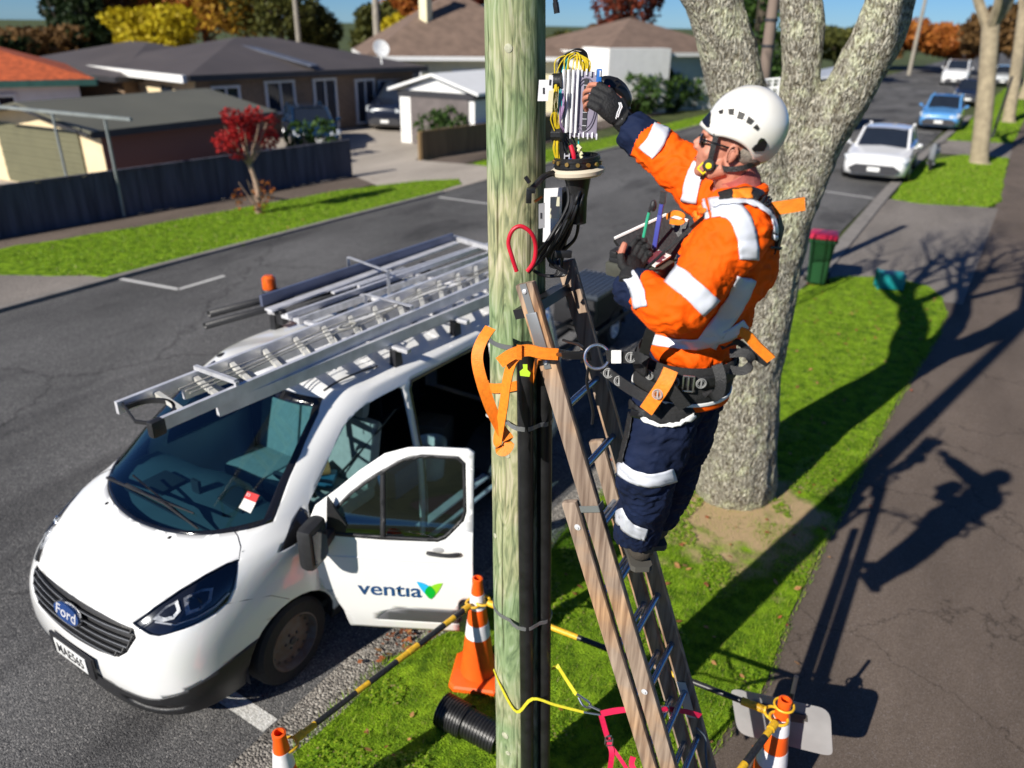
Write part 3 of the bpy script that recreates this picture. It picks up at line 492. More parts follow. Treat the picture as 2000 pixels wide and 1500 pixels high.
# white wire frame behind the helmet
a=at(1462,158,12); b=at(1524,153,12); T=empty('wire_cage',(a+b)/2-V((0,0,a.z)),'white wire mesh cage behind the worker helmet beside the tree trunk','mesh cage'); q=MB(); z0=V((0,0,-2.6)); m_wire=mat('white wire',(.75,.75,.74),.4)
for p,r_ in((a,.018),(b,.018),(a.lerp(b,.55),.014),(a.lerp(b,.78),.012)): q.tube([p,p+V((0,0,-p.z))],r_,6)
for dz in(0,.12,.55,1.2): q.tube([a-V((0,0,dz)),b-V((0,0,dz))],.014,6)
q.build('frame',m_wire,T); q=MB()
for i in range(12): p=a.lerp(b,i/11); q.tube([p,p-V((0,0,1.2))],.004,4)
for i in range(24): q.tube([a-V((0,0,.05*i)),b-V((0,0,.05*i))],.004,4)
q.build('mesh',m_wire,T)
# bins
def wheelie(label,p,rz,h=1.0):
    T=empty('wheelie_bin',p,label,'wheelie bin',rz=rz); Rz=Matrix.Rotation(rz,3,'Z'); F=lambda x,y,z:V(p)+Rz@V((x,y,z))
    mg=mat('dark green plastic',(.012,.06,.02),.4,var=.15); q=MB(); vs=[]
    for z,s in((.06,.16),(.5,.19),(h-.12,.215),(h-.06,.23),(h-.06,.25),(h,.25)):
        for x,y in((-1,-.8),(-.8,-1),(.8,-1),(1,-.8),(1,.8),(.8,1),(-.8,1),(-1,.8)): vs.append(F(x*s,y*s*1.05,z))
    fs=[(i*8+j,i*8+(j+1)%8,i*8+8+(j+1)%8,i*8+8+j) for i in range(5) for j in range(8)]+[tuple(range(8))]; q.add(vs,fs); q.build('body',mg,T)
    q=MB(); q.box(F(0,0,h+.03),(.50,.54,.05),Rz,bev=.02); q.box(F(0,0,h+.065),(.45,.48,.04),Rz,bev=.015); q.build('lid',mat('crimson plastic lid',(.5,.01,.05),.35),T)
    q=MB(); q.cyl(F(-.24,.28,h),F(.24,.28,h),.018,n=8); q.build('handle',mg,T)
    for s in(-1,1): MB().lathe(F(s*.2,.2,.1),Rz@V((1,0,0)),[(.03,-.03),(.1,-.03),(.1,.03),(.03,.03)],16).build('wheel',m_trimd,T)
g=gr(1592,557); wheelie('dark green wheelie bin with crimson lid on the near verge',(g.x,g.y,.03),.15,.9)
g=gr(1736,562,.03); T=empty('recycling_crate',g,'teal recycling crate lying on its side on the verge','crate'); mt=mat('teal plastic',(.01,.25,.25),.4,var=.1); mg2=mat('green plastic crate',(.005,.16,.06),.4)
R=Matrix.Rotation(.3,3,'Z')@Matrix.Diagonal((.8,.8,.8)); q=MB()
for c,s in(((0,0,.02),(.55,.36,.02)),((0,0,.36),(.55,.36,.02)),((0,.18,.19),(.55,.02,.34)),((0,-.18,.19),(.55,.02,.34))): q.box(g+R@V(c),s,R,bev=.008)
q.build('shell',mt,T); q=MB(); q.box(g+R@V((.27,0,.19)),(.02,.36,.34),R,bev=.008); q.build('base',mg2,T); q=MB(); [q.box(g+R@V((-.28,y,z)),sz,R) for y,z,sz in((0,.37,(.05,.42,.04)),(0,.01,(.05,.42,.04)),(.2,.19,(.05,.03,.34)),(-.2,.19,(.05,.03,.34)))]; q.build('rim',mt,T)
MB().box(g+R@V((.285,-.02,.2)),(.004,.13,.15),R).build('sticker',m_trimw,T)
# bare street trees on the right
m_trunkp=mat('pale street tree bark',(.33,.27,.18),.95,var=.2,vs=5,bump=.5,bs=30)
def branches(mb,p,d,L,r,depth,rr,up=.15,spread=.5):
    pts=[p]; q=p.copy(); dd=d.copy()
    for i in range(4):
        dd=(dd+V((rr.uniform(-.18,.18),rr.uniform(-.18,.18),rr.uniform(-.08,.18)+up*.2))).normalized(); q=q+dd*L/4; pts.append(q.copy())
    rs=[r*(1-.5*i/4) for i in range(5)]; mb.tube(pts,rs,7 if r>.04 else 5)
    if depth>0:
        for k in range(3 if depth>1 else 4):
            j=rr.choice((2,3,4)); a=rr.uniform(0,6.28); s=V((math.cos(a),math.sin(a),rr.uniform(-.1,.6)))*spread; branches(mb,pts[j],(dd+s).normalized(),L*rr.uniform(.55,.8),rs[j]*.62,depth-1,rr,up,spread)
def baretree(label,x,y,h,r,seed,lean=(0,0),depth=4):
    rr=random.Random(seed); T=empty('tree',(x,y,0),label,'tree'); q=MB(); b=V((x,y,-.05)); t=V((x+lean[0],y+lean[1],h))
    q.tube(crv([b,b.lerp(t,.08),b.lerp(t,.5)+V((.03,.04,0)),t],4),[r*1.5,r*1.3,r*1.15,r*1.05,r]+[r*.97]*4+[r*.93]*4,14); q.build('trunk',m_trunkp,T); q=MB()
    for k in range(4): a=k*1.6+rr.uniform(-.3,.3); branches(q,t-V((0,0,.2)),V((math.cos(a)*.6,math.sin(a)*.6,1)).normalized(),h*.75,r*.62,depth,rr)
    q.build('limbs',m_trunkp,T)
baretree('nearest bare pale trunked street tree on the second verge',-.05,33.4,4.6,.30,4,(-.75,-.1)); baretree('bare street tree behind the nearest pale trunk',.75,50.0,5.4,.3,9,(-.65,0)); baretree('third bare street tree further down the right verge',1.5,68,5.5,.32,12,(.3,0),3)
g=gr(1937,270); T=empty('signpost',g,'thin dark post on the verge between the pale trunks','post'); MB().tube([g,g+V((.15,.05,2.6))],[.06,.05],8).build('post',m_trimd,T)
# ---------------------------------------------- cars
m_tyre=mat('tyre rubber',(.012,.012,.013),.8,var=.2,vs=20,bump=.2); m_alloy=mat('silver alloy',(.5,.5,.52),.3,metal=.9); m_lens=mat('headlamp lens',(.55,.58,.6),.1,var=.2,vs=9,spec=.8)
def car(label,loc,rz,L,Wd,H,paint,group,hood=.62,clear=.18,suv=0,name='parked_car'):
    T=empty(name,loc,label,'car',group,rz); Rz=Matrix.Rotation(rz,3,'Z'); o=V(loc); F=lambda x,y,z:o+Rz@V((x,y,z)); h=L/2; w=Wd/2
    belt=H*.66; 
    st=[(h,.62,.32,.50),(h-.03,.80,.26,.60),(h-.25,.94,clear,.70*1),(h-.7,1,clear,.76),(h-1.15,1,clear,.82),(h-1.5,1,clear,belt/1.0),(0,1,clear,belt+.02),(-h+1.0,1,clear,belt+.04),(-h+.35,.96,clear+.03,belt+.03),(-h+.04,.86,.3,belt-.05),(-h,.7,.36,belt-.15)]
    q=MB(); vs=[]; sc=H/1.45
    for i,(x,wf,zb,zt) in enumerate(st):
        if 1<=i<=4: zt=zt*sc*1.12
        W2=w*wf; zm=(zb+zt)/2
        ring=[(0,zb),(W2*.7,zb),(W2*.95,zb+.06),(W2,zm-.05),(W2*.99,zm+.12),(W2*.93,zt-.05),(W2*.78,zt),(0,zt+.035)]
        ring=ring+[(-y,z) for y,z in ring[-2:0:-1]]; vs.append([V((x,y,z)) for y,z in ring])
    n=len(vs[0]); sm=[]
    cols=[crv([vs[i][j] for i in range(len(vs))],4) for j in range(n)]; k=len(cols[0])
    allv=[F(*cols[j][i]) for i in range(k) for j in range(n)]; fs=[(i*n+j,i*n+(j+1)%n,(i+1)*n+(j+1)%n,(i+1)*n+j) for i in range(k-1) for j in range(n)]+[tuple(range(n)),tuple((k-1)*n+j for j in range(n))]
    q.add(allv,fs); q.build('body',paint,T,50)
    # greenhouse: glass then roof and pillars
    x0,x1,x2,x3=h-1.25,h-1.95,-h+.75,-h+.18
    if suv: x0,x1,x2,x3=h-1.2,h-1.8,-h+.45,-h+.15
    zb=belt-.02; wt=w*.70; wb=w*.93; Z=H-.03
    def gh(off,z1,dx=0): return [F(x0-dx,-wb*.86+off,zb),F(x0-dx,wb*.86-off,zb),F(x1-dx,wt-off,z1),F(x1-dx,-wt+off,z1),F(x3+dx,-wb*.9+off,zb),F(x3+dx,wb*.9-off,zb),F(x2+dx,wt-off,z1),F(x2+dx,-wt+off,z1)]
    G=gh(0,Z); q=MB(); q.add(G,[(0,1,2,3),(5,4,7,6),(1,5,6,2),(4,0,3,7)]); q.build('windows',m_dglass,T,0)
    q=MB()
    for a,b in((0,3),(1,2),(4,7),(5,6)): MB().tube([G[a],G[b]],.045,8).build('pillar',paint,T)
    for s in(0,1):
        a=(G[1].lerp(G[5],.5),G[2].lerp(G[6],.5)) if s else (G[0].lerp(G[4],.5),G[3].lerp(G[7],.5)); MB().tube(a,.035,6).build('pillar',paint,T)
    q=MB(); rv=[]; ys=(-1,-.9,-.5,0,.5,.9,1); xs=(x1+.06,x1-.1,(x1+x2)/2,x2+.1,x2-.06)
    for x in xs:
        for y in ys: rv.append(F(x,y*(wt+.01),Z-.02+.05*(1-abs(y)**3)-(.02 if x in(xs[0],xs[-1]) else 0)))
    q.add(rv,[(i*7+j,i*7+j+1,i*7+8+j,i*7+7+j) for i in range(4) for j in range(6)]); q.build('roof',paint,T,60)
    for sx in(h-.85,-h+.8):
        for sy in(-1,1):
            ax=Rz@V((0,sy,0)); c=F(sx,sy*(w-.1),.32); MB().lathe(c,ax,[(.0,-.1),(.29,-.1),(.32,-.06),(.32,.07),(.29,.11),(.2,.1),(0,.1)],20).build('wheel',m_tyre,T); MB().lathe(c,ax,[(.0,.095),(.2,.1),(.19,.115),(.05,.105),(0,.12)],10).build('hubcap',m_alloy,T)
    for s in(-1,1):
        q=MB(); q.add([F(h+.02,s*w*.5,.60*sc),F(h-.06,s*w*.88,.63*sc),F(h-.42,s*w*1.0,.74*sc),F(h-.28,s*w*.86,.79*sc),F(h-.01,s*w*.48,.70*sc)],[(0,1,2,3,4)]); ob=q.build('headlight',m_lens,T,0); ob.modifiers.new('t','SOLIDIFY').thickness=.05
        q=MB(); q.ball(F(x0-.22,s*(w+.1),zb+.08),(.09,.11,.075),10); q.cyl(F(x0-.2,s*(w-.05),zb),F(x0-.22,s*(w+.08),zb+.04),.025,n=6); q.build('wing_mirror',paint,T)
    q=MB(); q.prism([(-.55,.0),(.55,0),(.75,-.12),(.62,-.26),(-.62,-.26),(-.75,-.12)],F(h+.03,0,.56),Rz@V((0,1,0)),(0,0,1),Rz@V((1,0,0)),.12); q.build('grille',m_trimd,T,0)
    q=MB(); q.box(F(h+.10,0,.44),(.02,.36,.12),Rz); q.build('number_plate',m_trimw,T,0)
    return T
pw=mat('white car paint',(.8,.8,.8),.25,var=.02,coat=1); pb=mat('sky blue car paint',(.1,.3,.62),.25,var=.05,coat=1); pk=mat('near black car paint',(.012,.016,.03),.2,var=.1,coat=1); pn=mat('navy car paint',(.01,.03,.07),.15,var=.1,coat=1); ps=mat('silver car paint',(.45,.47,.48),.25,coat=1)
g='cars parked along the street'
c=gr(1697,358); car('white hatchback parked nearest behind the work van',(c.x,c.y+2.2,0),-PI/2+.02,4.3,1.95,1.5,pw,g)
c=gr(1828,257); car('sky blue hatchback parked behind the white one',(c.x,c.y+2.1,0),-PI/2,4.1,1.8,1.5,pb,g)
c=gr(1890,208); car('dark car parked beyond the sky blue hatchback',(c.x-.1,c.y+2.1,0),-PI/2,4.4,1.75,1.5,pk,g)
c=gr(1860,168); car('white sport utility vehicle driving in the far lane',(c.x,c.y+2.4,0),-PI/2,4.6,2.1,2.0,pw,g,suv=1)
c=gr(1955,170); car('silver car far down the street behind the bare trees',(c.x,c.y+2.4,0),-PI/2,4.4,1.9,1.6,ps,g,suv=1)
c=gr(610,292); car('dark navy sedan parked in the yard beside the brick garage',(c.x-1,c.y+1,0),-PI/2+.9,4.5,1.8,1.42,pn,g)
c=gr(755,256); car('black pickup sized four wheel drive at the top of the driveway',(c.x-.6,c.y+1.8,0),-PI/2+.35,4.3,1.95,1.95,pk,g,suv=1)
# grey motor scooter tipped beside the white car
c=gr(1810,330,0); T=empty('scooter',c,'grey motor scooter leaning at the kerb beside the white hatchback','scooter'); q=MB()
for dy in(-.5,.55): MB().lathe(c+V((.1,dy,.2)),(1,0,.3),[(.06,-.05),(.2,-.05),(.22,0),(.2,.05),(.06,.05)],16).build('wheel',m_tyre,T)
q.ball(c+V((.1,.25,.55)),(.2,.5,.22)); q.tube(crv([c+V((.1,-.2,.3)),c+V((.1,-.45,.45)),c+V((.1,-.4,.9))],4),[.13,.12,.12,.12,.11,.1,.09,.08,.07],8); q.box(c+V((.1,-.1,.25)),(.25,.6,.08),bev=.03); q.build('body',mat('grey scooter plastic',(.2,.21,.23),.3),T)
MB().tube([c+V((-.25,-.35,.98)),c+V((.1,-.42,.9)),c+V((.45,-.35,.98))],.02,6).build('handlebar',m_trimd,T); MB().ball(c+V((.1,.3,.76)),(.15,.35,.06)).build('seat',m_trimd,T)
# shed roof and palings glimpsed in the tree fork
a=at(1617,112,40); b=at(1660,95,44); T=empty('garden_shed',(a.x,a.y+1.5,0),'pale gable shed glimpsed through the fork of the big tree','shed'); R=Matrix.Rotation(.2,3,'Z')
MB().box((a.x,a.y+1.5,1.1),(1.8,3,2.2),R).build('wall',m_ivory,T); q=MB(); q.add([(a.x-1.0,a.y-.3,2.1),(a.x+1.0,a.y-.3,2.5),(a.x+1.0,a.y+3.4,2.9),(a.x-1.0,a.y+3.4,2.4)],[(0,1,2,3)]); ob=q.build('roof',mat('pale roof iron',(.4,.42,.45),.4),T,0); ob.modifiers.new('t','SOLIDIFY').thickness=.08
# ================================================= WORK VAN
VX,VY,VA=-4.445,2.907,-.036
vf=V((math.sin(VA),-math.cos(VA),0)); vl=V((math.cos(VA),math.sin(VA),0)); VM=Matrix((vf,vl,V((0,0,1)))).transposed().to_4x4(); VM.translation=V((VX,VY,0)); VI=VM.inverted()
van=bpy.data.objects.new('work_van',None); COL.objects.link(van); van.matrix_world=VM; tag(van,'white work van with an open front door, parked on the road behind the wooden pole','van')
class VB(MB):
    def build(s,name,m,parent=None,smooth=30,world=False,**kw):
        if not world: s.v=[tuple(VM@V(p)) for p in s.v]
        return MB.build(s,name,m,(van if parent is None else parent),smooth,**kw)
ROWS=[
 [(0.95,0,0.2),(0.92,0.42,0.2),(0.8,0.7,0.2),(0.55,0.85,0.21),(0,0.9,0.24),(-0.45,0.93,0.25),(-1.6,0.93,0.25),(-3,0.93,0.25),(-3.86,0.86,0.27),(-3.95,0.45,0.27),(-3.96,0,0.27)],
 [(1.02,0,0.4),(0.99,0.42,0.4),(0.9,0.74,0.4),(0.64,0.92,0.42),(0,0.965,0.44),(-0.45,0.97,0.42),(-1.6,0.97,0.42),(-3,0.97,0.42),(-3.9,0.9,0.42),(-3.99,0.45,0.42),(-4,0,0.42)],
 [(1.04,0,0.6),(1.01,0.42,0.6),(0.92,0.73,0.61),(0.66,0.92,0.63),(0,0.985,0.66),(-0.45,0.985,0.65),(-1.6,0.985,0.65),(-3,0.985,0.65),(-3.9,0.91,0.65),(-3.99,0.45,0.65),(-4,0,0.65)],
 [(1.015,0,0.8),(0.985,0.42,0.8),(0.89,0.71,0.82),(0.62,0.91,0.85),(0,0.985,0.9),(-0.45,0.985,0.9),(-1.6,0.985,0.9),(-3,0.985,0.9),(-3.89,0.91,0.9),(-3.98,0.45,0.9),(-3.99,0,0.9)],
 [(0.93,0,0.99),(0.895,0.42,0.985),(0.79,0.68,0.995),(0.54,0.875,1.03),(0,0.97,1.09),(-0.45,0.98,1.08),(-1.6,0.98,1.08),(-3,0.98,1.08),(-3.88,0.9,1.08),(-3.97,0.45,1.08),(-3.98,0,1.08)],
 [(0.7,0,1.165),(0.665,0.42,1.165),(0.55,0.67,1.165),(0.33,0.85,1.18),(-0.06,0.945,1.2),(-0.5,0.965,1.2),(-1.6,0.97,1.2),(-3,0.97,1.2),(-3.87,0.89,1.2),(-3.96,0.45,1.2),(-3.97,0,1.2)],
 [(0.4,0,1.3),(0.34,0.42,1.3),(0.18,0.69,1.305),(-0.01,0.83,1.315),(-0.28,0.905,1.31),(-0.7,0.93,1.31),(-1.6,0.94,1.31),(-3,0.94,1.31),(-3.86,0.87,1.31),(-3.95,0.45,1.31),(-3.96,0,1.31)],
 [(-0.15,0,1.61),(-0.18,0.38,1.61),(-0.29,0.672,1.6),(-0.42,0.8,1.585),(-0.62,0.86,1.565),(-1,0.885,1.56),(-1.6,0.895,1.57),(-3,0.895,1.57),(-3.8,0.83,1.57),(-3.9,0.44,1.58),(-3.91,0,1.58)],
 [(-0.7,0,1.907),(-0.72,0.35,1.902),(-0.79,0.597,1.887),(-0.87,0.715,1.867),(-1,0.785,1.847),(-1.25,0.815,1.842),(-1.8,0.835,1.842),(-3,0.835,1.842),(-3.74,0.775,1.832),(-3.84,0.425,1.852),(-3.86,0,1.852)],
 [(-0.98,0,1.962),(-1,0.33,1.957),(-1.06,0.52,1.947),(-1.13,0.62,1.927),(-1.26,0.68,1.912),(-1.45,0.71,1.912),(-1.9,0.73,1.912),(-3,0.73,1.912),(-3.68,0.69,1.902),(-3.77,0.39,1.922),(-3.79,0,1.922)],
 [(-1.5,0,1.995),(-1.5,0.1,1.995),(-1.52,0.12,1.993),(-1.56,0.14,1.99),(-1.6,0.15,1.99),(-1.7,0.16,1.995),(-2.1,0.16,2),(-2.9,0.16,2),(-3.3,0.14,1.995),(-3.34,0.08,1.99),(-3.35,0,1.99)]]
def van_surface(nu=8,nv=6):
    full=[]
    for r in ROWS:
        loop=r+[(x,-y,z) for x,y,z in r[-2:0:-1]]
        full.append(crv(loop,nu,close=True))
    n=len(full[0]); cols=[crv([full[i][j] for i in range(len(full))],nv) for j in range(n)]; k=len(cols[0])
    return [cols[j][i] for i in range(k) for j in range(n)],k,n
vs,kk,nn_=van_surface()
bm=bmesh.new(); bv=[bm.verts.new(v) for v in vs]
for i in range(kk-1):
    for j in range(nn_): bm.faces.new((bv[i*nn_+j],bv[i*nn_+(j+1)%nn_],bv[(i+1)*nn_+(j+1)%nn_],bv[(i+1)*nn_+j]))
bm.faces.new([bv[(kk-1)*nn_+j] for j in range(nn_)]); 
bmesh.ops.recalc_face_normals(bm,faces=bm.faces)
VBVH=BVHTree.FromBMesh(bm)
def vcast(px,py):
    "surface point of the van seen at a photo pixel, van coordinates"
    o=VI@CAM; d=(VI.to_3x3()@ray(px,py)).normalized(); h=VBVH.ray_cast(o,d); return h[0]
REG=bm.faces.layers.int.new('reg')
def inside(p,poly):
    x,y=p; c=False; j=len(poly)-1
    for i in range(len(poly)):
        xi,yi=poly[i]; xj,yj=poly[j]
        if (yi>y)!=(yj>y) and x<(xj-xi)*(y-yi)/(yj-yi)+xi: c=not c
        j=i
    return c
AXES={'side':(V((1,0,0)),V((0,0,1))),'front':(V((0,1,0)),V((0,0,1))),'diag':(V((-1,1,0)).normalized(),V((0,0,1))),'diagR':(V((-1,-1,0)).normalized(),V((0,0,1)))}
def region(poly,view,filt,rid,over=None):
    """cut a polygon outline into the skin, seen along one direction, and mark the faces inside it"""
    A,B=AXES[view]; n=len(poly)
    for i in range(n):
        a,b=poly[i],poly[(i+1)%n]; d=(b[0]-a[0],b[1]-a[1]); L=math.hypot(*d)
        if L<1e-5: continue
        no=(A*-d[1]+B*d[0])/L; co=A*a[0]+B*a[1]
        l2=[min(a[k],b[k])-.03 for k in(0,1)]; h2=[max(a[k],b[k])+.03 for k in(0,1)]
        fs=[]
        for f in bm.faces:
            P=[(v.co.dot(A),v.co.dot(B)) for v in f.verts]
            if max(p[0] for p in P)<l2[0] or min(p[0] for p in P)>h2[0] or max(p[1] for p in P)<l2[1] or min(p[1] for p in P)>h2[1]: continue
            if not filt(f): continue
            fs.append(f)
        if not fs: continue
        g=list({e for f in fs for e in f.edges})+list({v for f in fs for v in f.verts})+fs
        bmesh.ops.bisect_plane(bm,geom=g,plane_co=co,plane_no=no,dist=1e-5)
    for f in bm.faces:
        c=f.calc_center_median(); q=(c.dot(A),c.dot(B))
        if inside(q,poly) and (over is None or f[REG] in over) and filt(f): f[REG]=rid
left=lambda f:f.calc_center_median().y>.55 and f.calc_center_median().x<.75
right=lambda f:f.calc_center_median().y<-.55 and f.calc_center_median().x<.75
def frontf(f): c=f.calc_center_median(); return c.x>.0 and f.normal.x>.15
def wsf(f): c=f.calc_center_median(); return c.x>-1.25 and c.z>1.15 and f.normal.x>.12
def arc(cx,cz,r,a0,a1,n): return [(cx+r*math.cos(a0+(a1-a0)*i/n),cz+r*math.sin(a0+(a1-a0)*i/n)) for i in range(n+1)]
def rnd(poly,r,k=3):
    out=[]; n=len(poly)
    for i in range(n):
        p=V(poly[i]).to_2d();a=V(poly[i-1]).to_2d();b=V(poly[(i+1)%n]).to_2d(); ra=min(r,(a-p).length*.45); rb=min(r,(b-p).length*.45); s=p+(a-p).normalized()*ra; e=p+(b-p).normalized()*rb
        for j in range(k+1): t=j/k; q=s*(1-t)**2+p*2*t*(1-t)+e*t*t; out.append((q.x,q.y))
    return out
def grow(poly,d):
    out=[]; n=len(poly); A=sum(poly[i][0]*poly[(i+1)%n][1]-poly[(i+1)%n][0]*poly[i][1] for i in range(n)); s=1 if A>0 else -1
    for i in range(n):
        a=V(poly[i-1]).to_2d();p=V(poly[i]).to_2d();b=V(poly[(i+1)%n]).to_2d(); u=(p-a).normalized();w=(b-p).normalized(); n1=V((u.y,-u.x)).to_2d()*s; n2=V((w.y,-w.x)).to_2d()*s; m=(n1+n2); m=m.normalized()/max(.5,m.normalized().dot(n1)) if m.length>1e-4 else n1; q=p+m*d; out.append((q.x,q.y))
    return out
if 'VAN_PROBE' in globals():
    for nm,l in VAN_PROBE.items(): print('PROBE',nm,[tuple(round(c,3) for c in vcast(*p)) if vcast(*p) else None for p in l])
WHEELS=[(0,.33),(-2.93,.33)]
m_vp=mat('white van paint',(.8,.8,.79),.22,var=.015,vs=2,coat=1); m_blk=mat('black textured plastic',(.018,.018,.02),.5,var=.15,vs=30,bump=.15,bs=120); m_gls=mat('black gloss trim',(.01,.01,.012),.12,var=.05,coat=.6)
m_dark=mat('van interior dark',(.02,.022,.025),.9); m_dash=mat('slate dashboard plastic',(.10,.13,.145),.6,var=.1); m_seat=mat('grey seat fabric',(.3,.32,.3),.9,var=.08,vs=20); m_alu=mat('bare aluminium',(.74,.74,.77),.35,metal=.35,var=.12,vs=9,stretch=(1,1,1)); m_alud=mat('dull aluminium',(.55,.55,.57),.45,metal=.35,var=.2,vs=14)
g_ws=glass('windscreen glass',(.38,.63,.70),.045); g_sd=glass('side glass',(.42,.55,.52),.05)
def sidep(pts): return [tuple(vcast(*q)[i] for i in(0,2)) for q in pts]
def diagp(pts):
    A,B=AXES['diag']; return [(vcast(*q).dot(A),vcast(*q).dot(B)) for q in pts]
# windscreen with black border
WS=[(-.80,1.345),(-.6,1.315),(-.3,1.295),(0,1.29),(.3,1.295),(.6,1.315),(.80,1.345)]; WS+= [(.72,1.62),(.645,1.80),(.60,1.855),(.3,1.872),(0,1.876),(-.3,1.872),(-.60,1.855),(-.645,1.80),(-.72,1.62)]
region([(a,(b if b>1.5 else max(b,1.279+.05*abs(a)**2))) for a,b in grow(WS,.035)],'front',wsf,2); region(WS,'front',wsf,1)
HL=diagp([(257,1217),(300,1186),(350,1152),(400,1122),(440,1101),(465,1092),(463,1118),(458,1148),(445,1175),(420,1198),(385,1218),(345,1233),(310,1243),(292,1240),(274,1229)])
fd=lambda f:f.calc_center_median().x>.1 and f.calc_center_median().y>.3 and f.normal.x+f.normal.y>.2
fdR=lambda f:f.calc_center_median().x>.1 and f.calc_center_median().y<-.3 and f.normal.x-f.normal.y>.2
region(HL,'diag',fd,3); region(HL,'diagR',fdR,4)
GR=[(-.57,.945),(-.3,.965),(0,.972),(.3,.965),(.57,.945),(.605,.90),(.56,.80),(.48,.735),(.3,.71),(0,.70),(-.3,.71),(-.48,.735),(-.56,.80),(-.605,.90)]
ff=lambda f:f.calc_center_median().x>.3 and f.normal.x>.1
region(GR,'front',ff,5)
BPd=[(-.80,.49),(-.52,.49),(-.37,.45),(-.14,.458),(.0,.50),(.2,.56),(.42,.605),(.62,.62),(.62,.1),(-.80,.1)]
region(BPd,'diag',lambda f:f.calc_center_median().x>.2 and f.calc_center_median().y>=-.0001,6,(0,)); region(BPd,'diagR',lambda f:f.calc_center_median().x>.2 and f.calc_center_median().y<=.0001,6,(0,))
FG=[(.40,.375),(.60,.385),(.76,.385),(.82,.36),(.78,.30),(.55,.28),(.42,.31)]
region(FG,'front',ff,8,(6,)); region([(-a,b) for a,b in FG][::-1],'front',ff,8,(6,))
sideL=lambda f:f.calc_center_median().y>.5; sideR=lambda f:f.calc_center_median().y<-.5
DOOR=[(-.50,.27),(-.475,.45),(-.42,.57),(-.34,.67),(-.275,.80),(-.255,1.0),(-.265,1.20),(-.32,1.33),(-.48,1.46),(-.64,1.60),(-.82,1.73),(-.98,1.785),(-1.15,1.80),(-1.40,1.805),(-1.44,1.78),(-1.445,1.2),(-1.445,.27)]
WIN=[(-.455,1.15),(-.47,1.30),(-.60,1.44),(-.78,1.58),(-.96,1.69),(-1.08,1.725),(-1.33,1.73),(-1.365,1.70),(-1.375,1.36),(-1.36,1.30),(-1.24,1.17),(-1.19,1.145),(-.8,1.14)]
region(DOOR,'side',sideL,10); region(grow(WIN,.022),'side',sideL,11,(10,)); region(WIN,'side',sideL,12,(11,))
region([(-.79,1.10),(-.79,1.8),(-.825,1.8),(-.825,1.10)],'side',sideL,11,(12,))
region([(-1.335,.25),(-1.335,.58),(-1.36,.62),(-1.46,.64),(-1.46,.25)],'side',sideL,13,(10,))
region([(-.72,.38),(-.80,.475),(-.90,.50),(-1.335,.50),(-1.335,.38)],'side',sideL,14,(10,))
SL=[(-1.53,.34),(-1.53,1.74),(-1.56,1.79),(-2.72,1.79),(-2.76,1.74),(-2.76,.34)]
region(grow(SL,.025),'side',sideL,2,(0,)); region(SL,'side',sideL,20)
TRI=[(.02,1.15),(-.08,1.225),(-.26,1.335),(-.29,1.30),(-.275,1.14)]
region(TRI,'side',sideL,2,(0,)); region(TRI,'side',sideR,2,(0,))
region(WIN,'side',sideR,15,(0,)); region([(-3.5,1.2),(-1.6,1.2),(-1.6,1.74),(-3.5,1.74)],'side',sideR,15,(0,))
for wx,wz in WHEELS:
    arcp=[(wx+.405*math.cos(a),wz+.405*math.sin(a)) for a in [PI*2*i/28 for i in range(28)]]
    for fl in (sideL,sideR):
        region(arcp,'side',lambda f,fl=fl:fl(f) and f.calc_center_median().z<.85,21)
region([(-4.2,.1),(-.3,.1),(-.3,.335),(-4.2,.335)],'side',lambda f:abs(f.calc_center_median().y)>.5,6,(0,))
bm.verts.ensure_lookup_table()
def extract(rids,name,m,parent=None,th=0,shift=0,smooth=40,mtx=None,mats=None,off=-1):
    fs=[f for f in bm.faces if f[REG] in rids]; vm={}; mb=MB()
    for f in fs:
        idx=[]
        for v in f.verts:
            if v not in vm: vm[v]=len(mb.v); mb.v.append(tuple((mtx or VM)@(v.co+v.normal*shift)))
            idx.append(vm[v])
        mb.f.append(tuple(idx)); mb.m.append(0)
    me=bpy.data.meshes.new(name); me.from_pydata(mb.v,[],mb.f); me.validate(); me.materials.append(m)
    o=link(name,me,parent or van,smooth,recalc=False)
    if th: s=o.modifiers.new('s','SOLIDIFY'); s.thickness=th; s.offset=off
    return o
bm.normal_update()
hinge=V((-.29,.945,0)); 
def doorM(ang): return VM@Matrix.Translation(hinge)@Matrix.Rotation(-math.radians(ang),4,'Z')@Matrix.Translation(-hinge)
DM=doorM(61)
body=extract((0,),'body',m_vp,th=.02)
extract((1,),'windscreen',g_ws); extract((2,),'window_seal',m_gls,th=.012,shift=.001); extract((6,),'bumper',m_blk,th=.03,shift=.004)
gr_=extract((5,),'grille',m_blk,th=.02,shift=-.028); extract((8,),'fog_lamp_recess',m_blk,th=.01,shift=-.03); extract((15,),'side_window',m_dglass,shift=.0)
g_hl=glass('headlamp cover glass',(.93,.95,.98),.0)
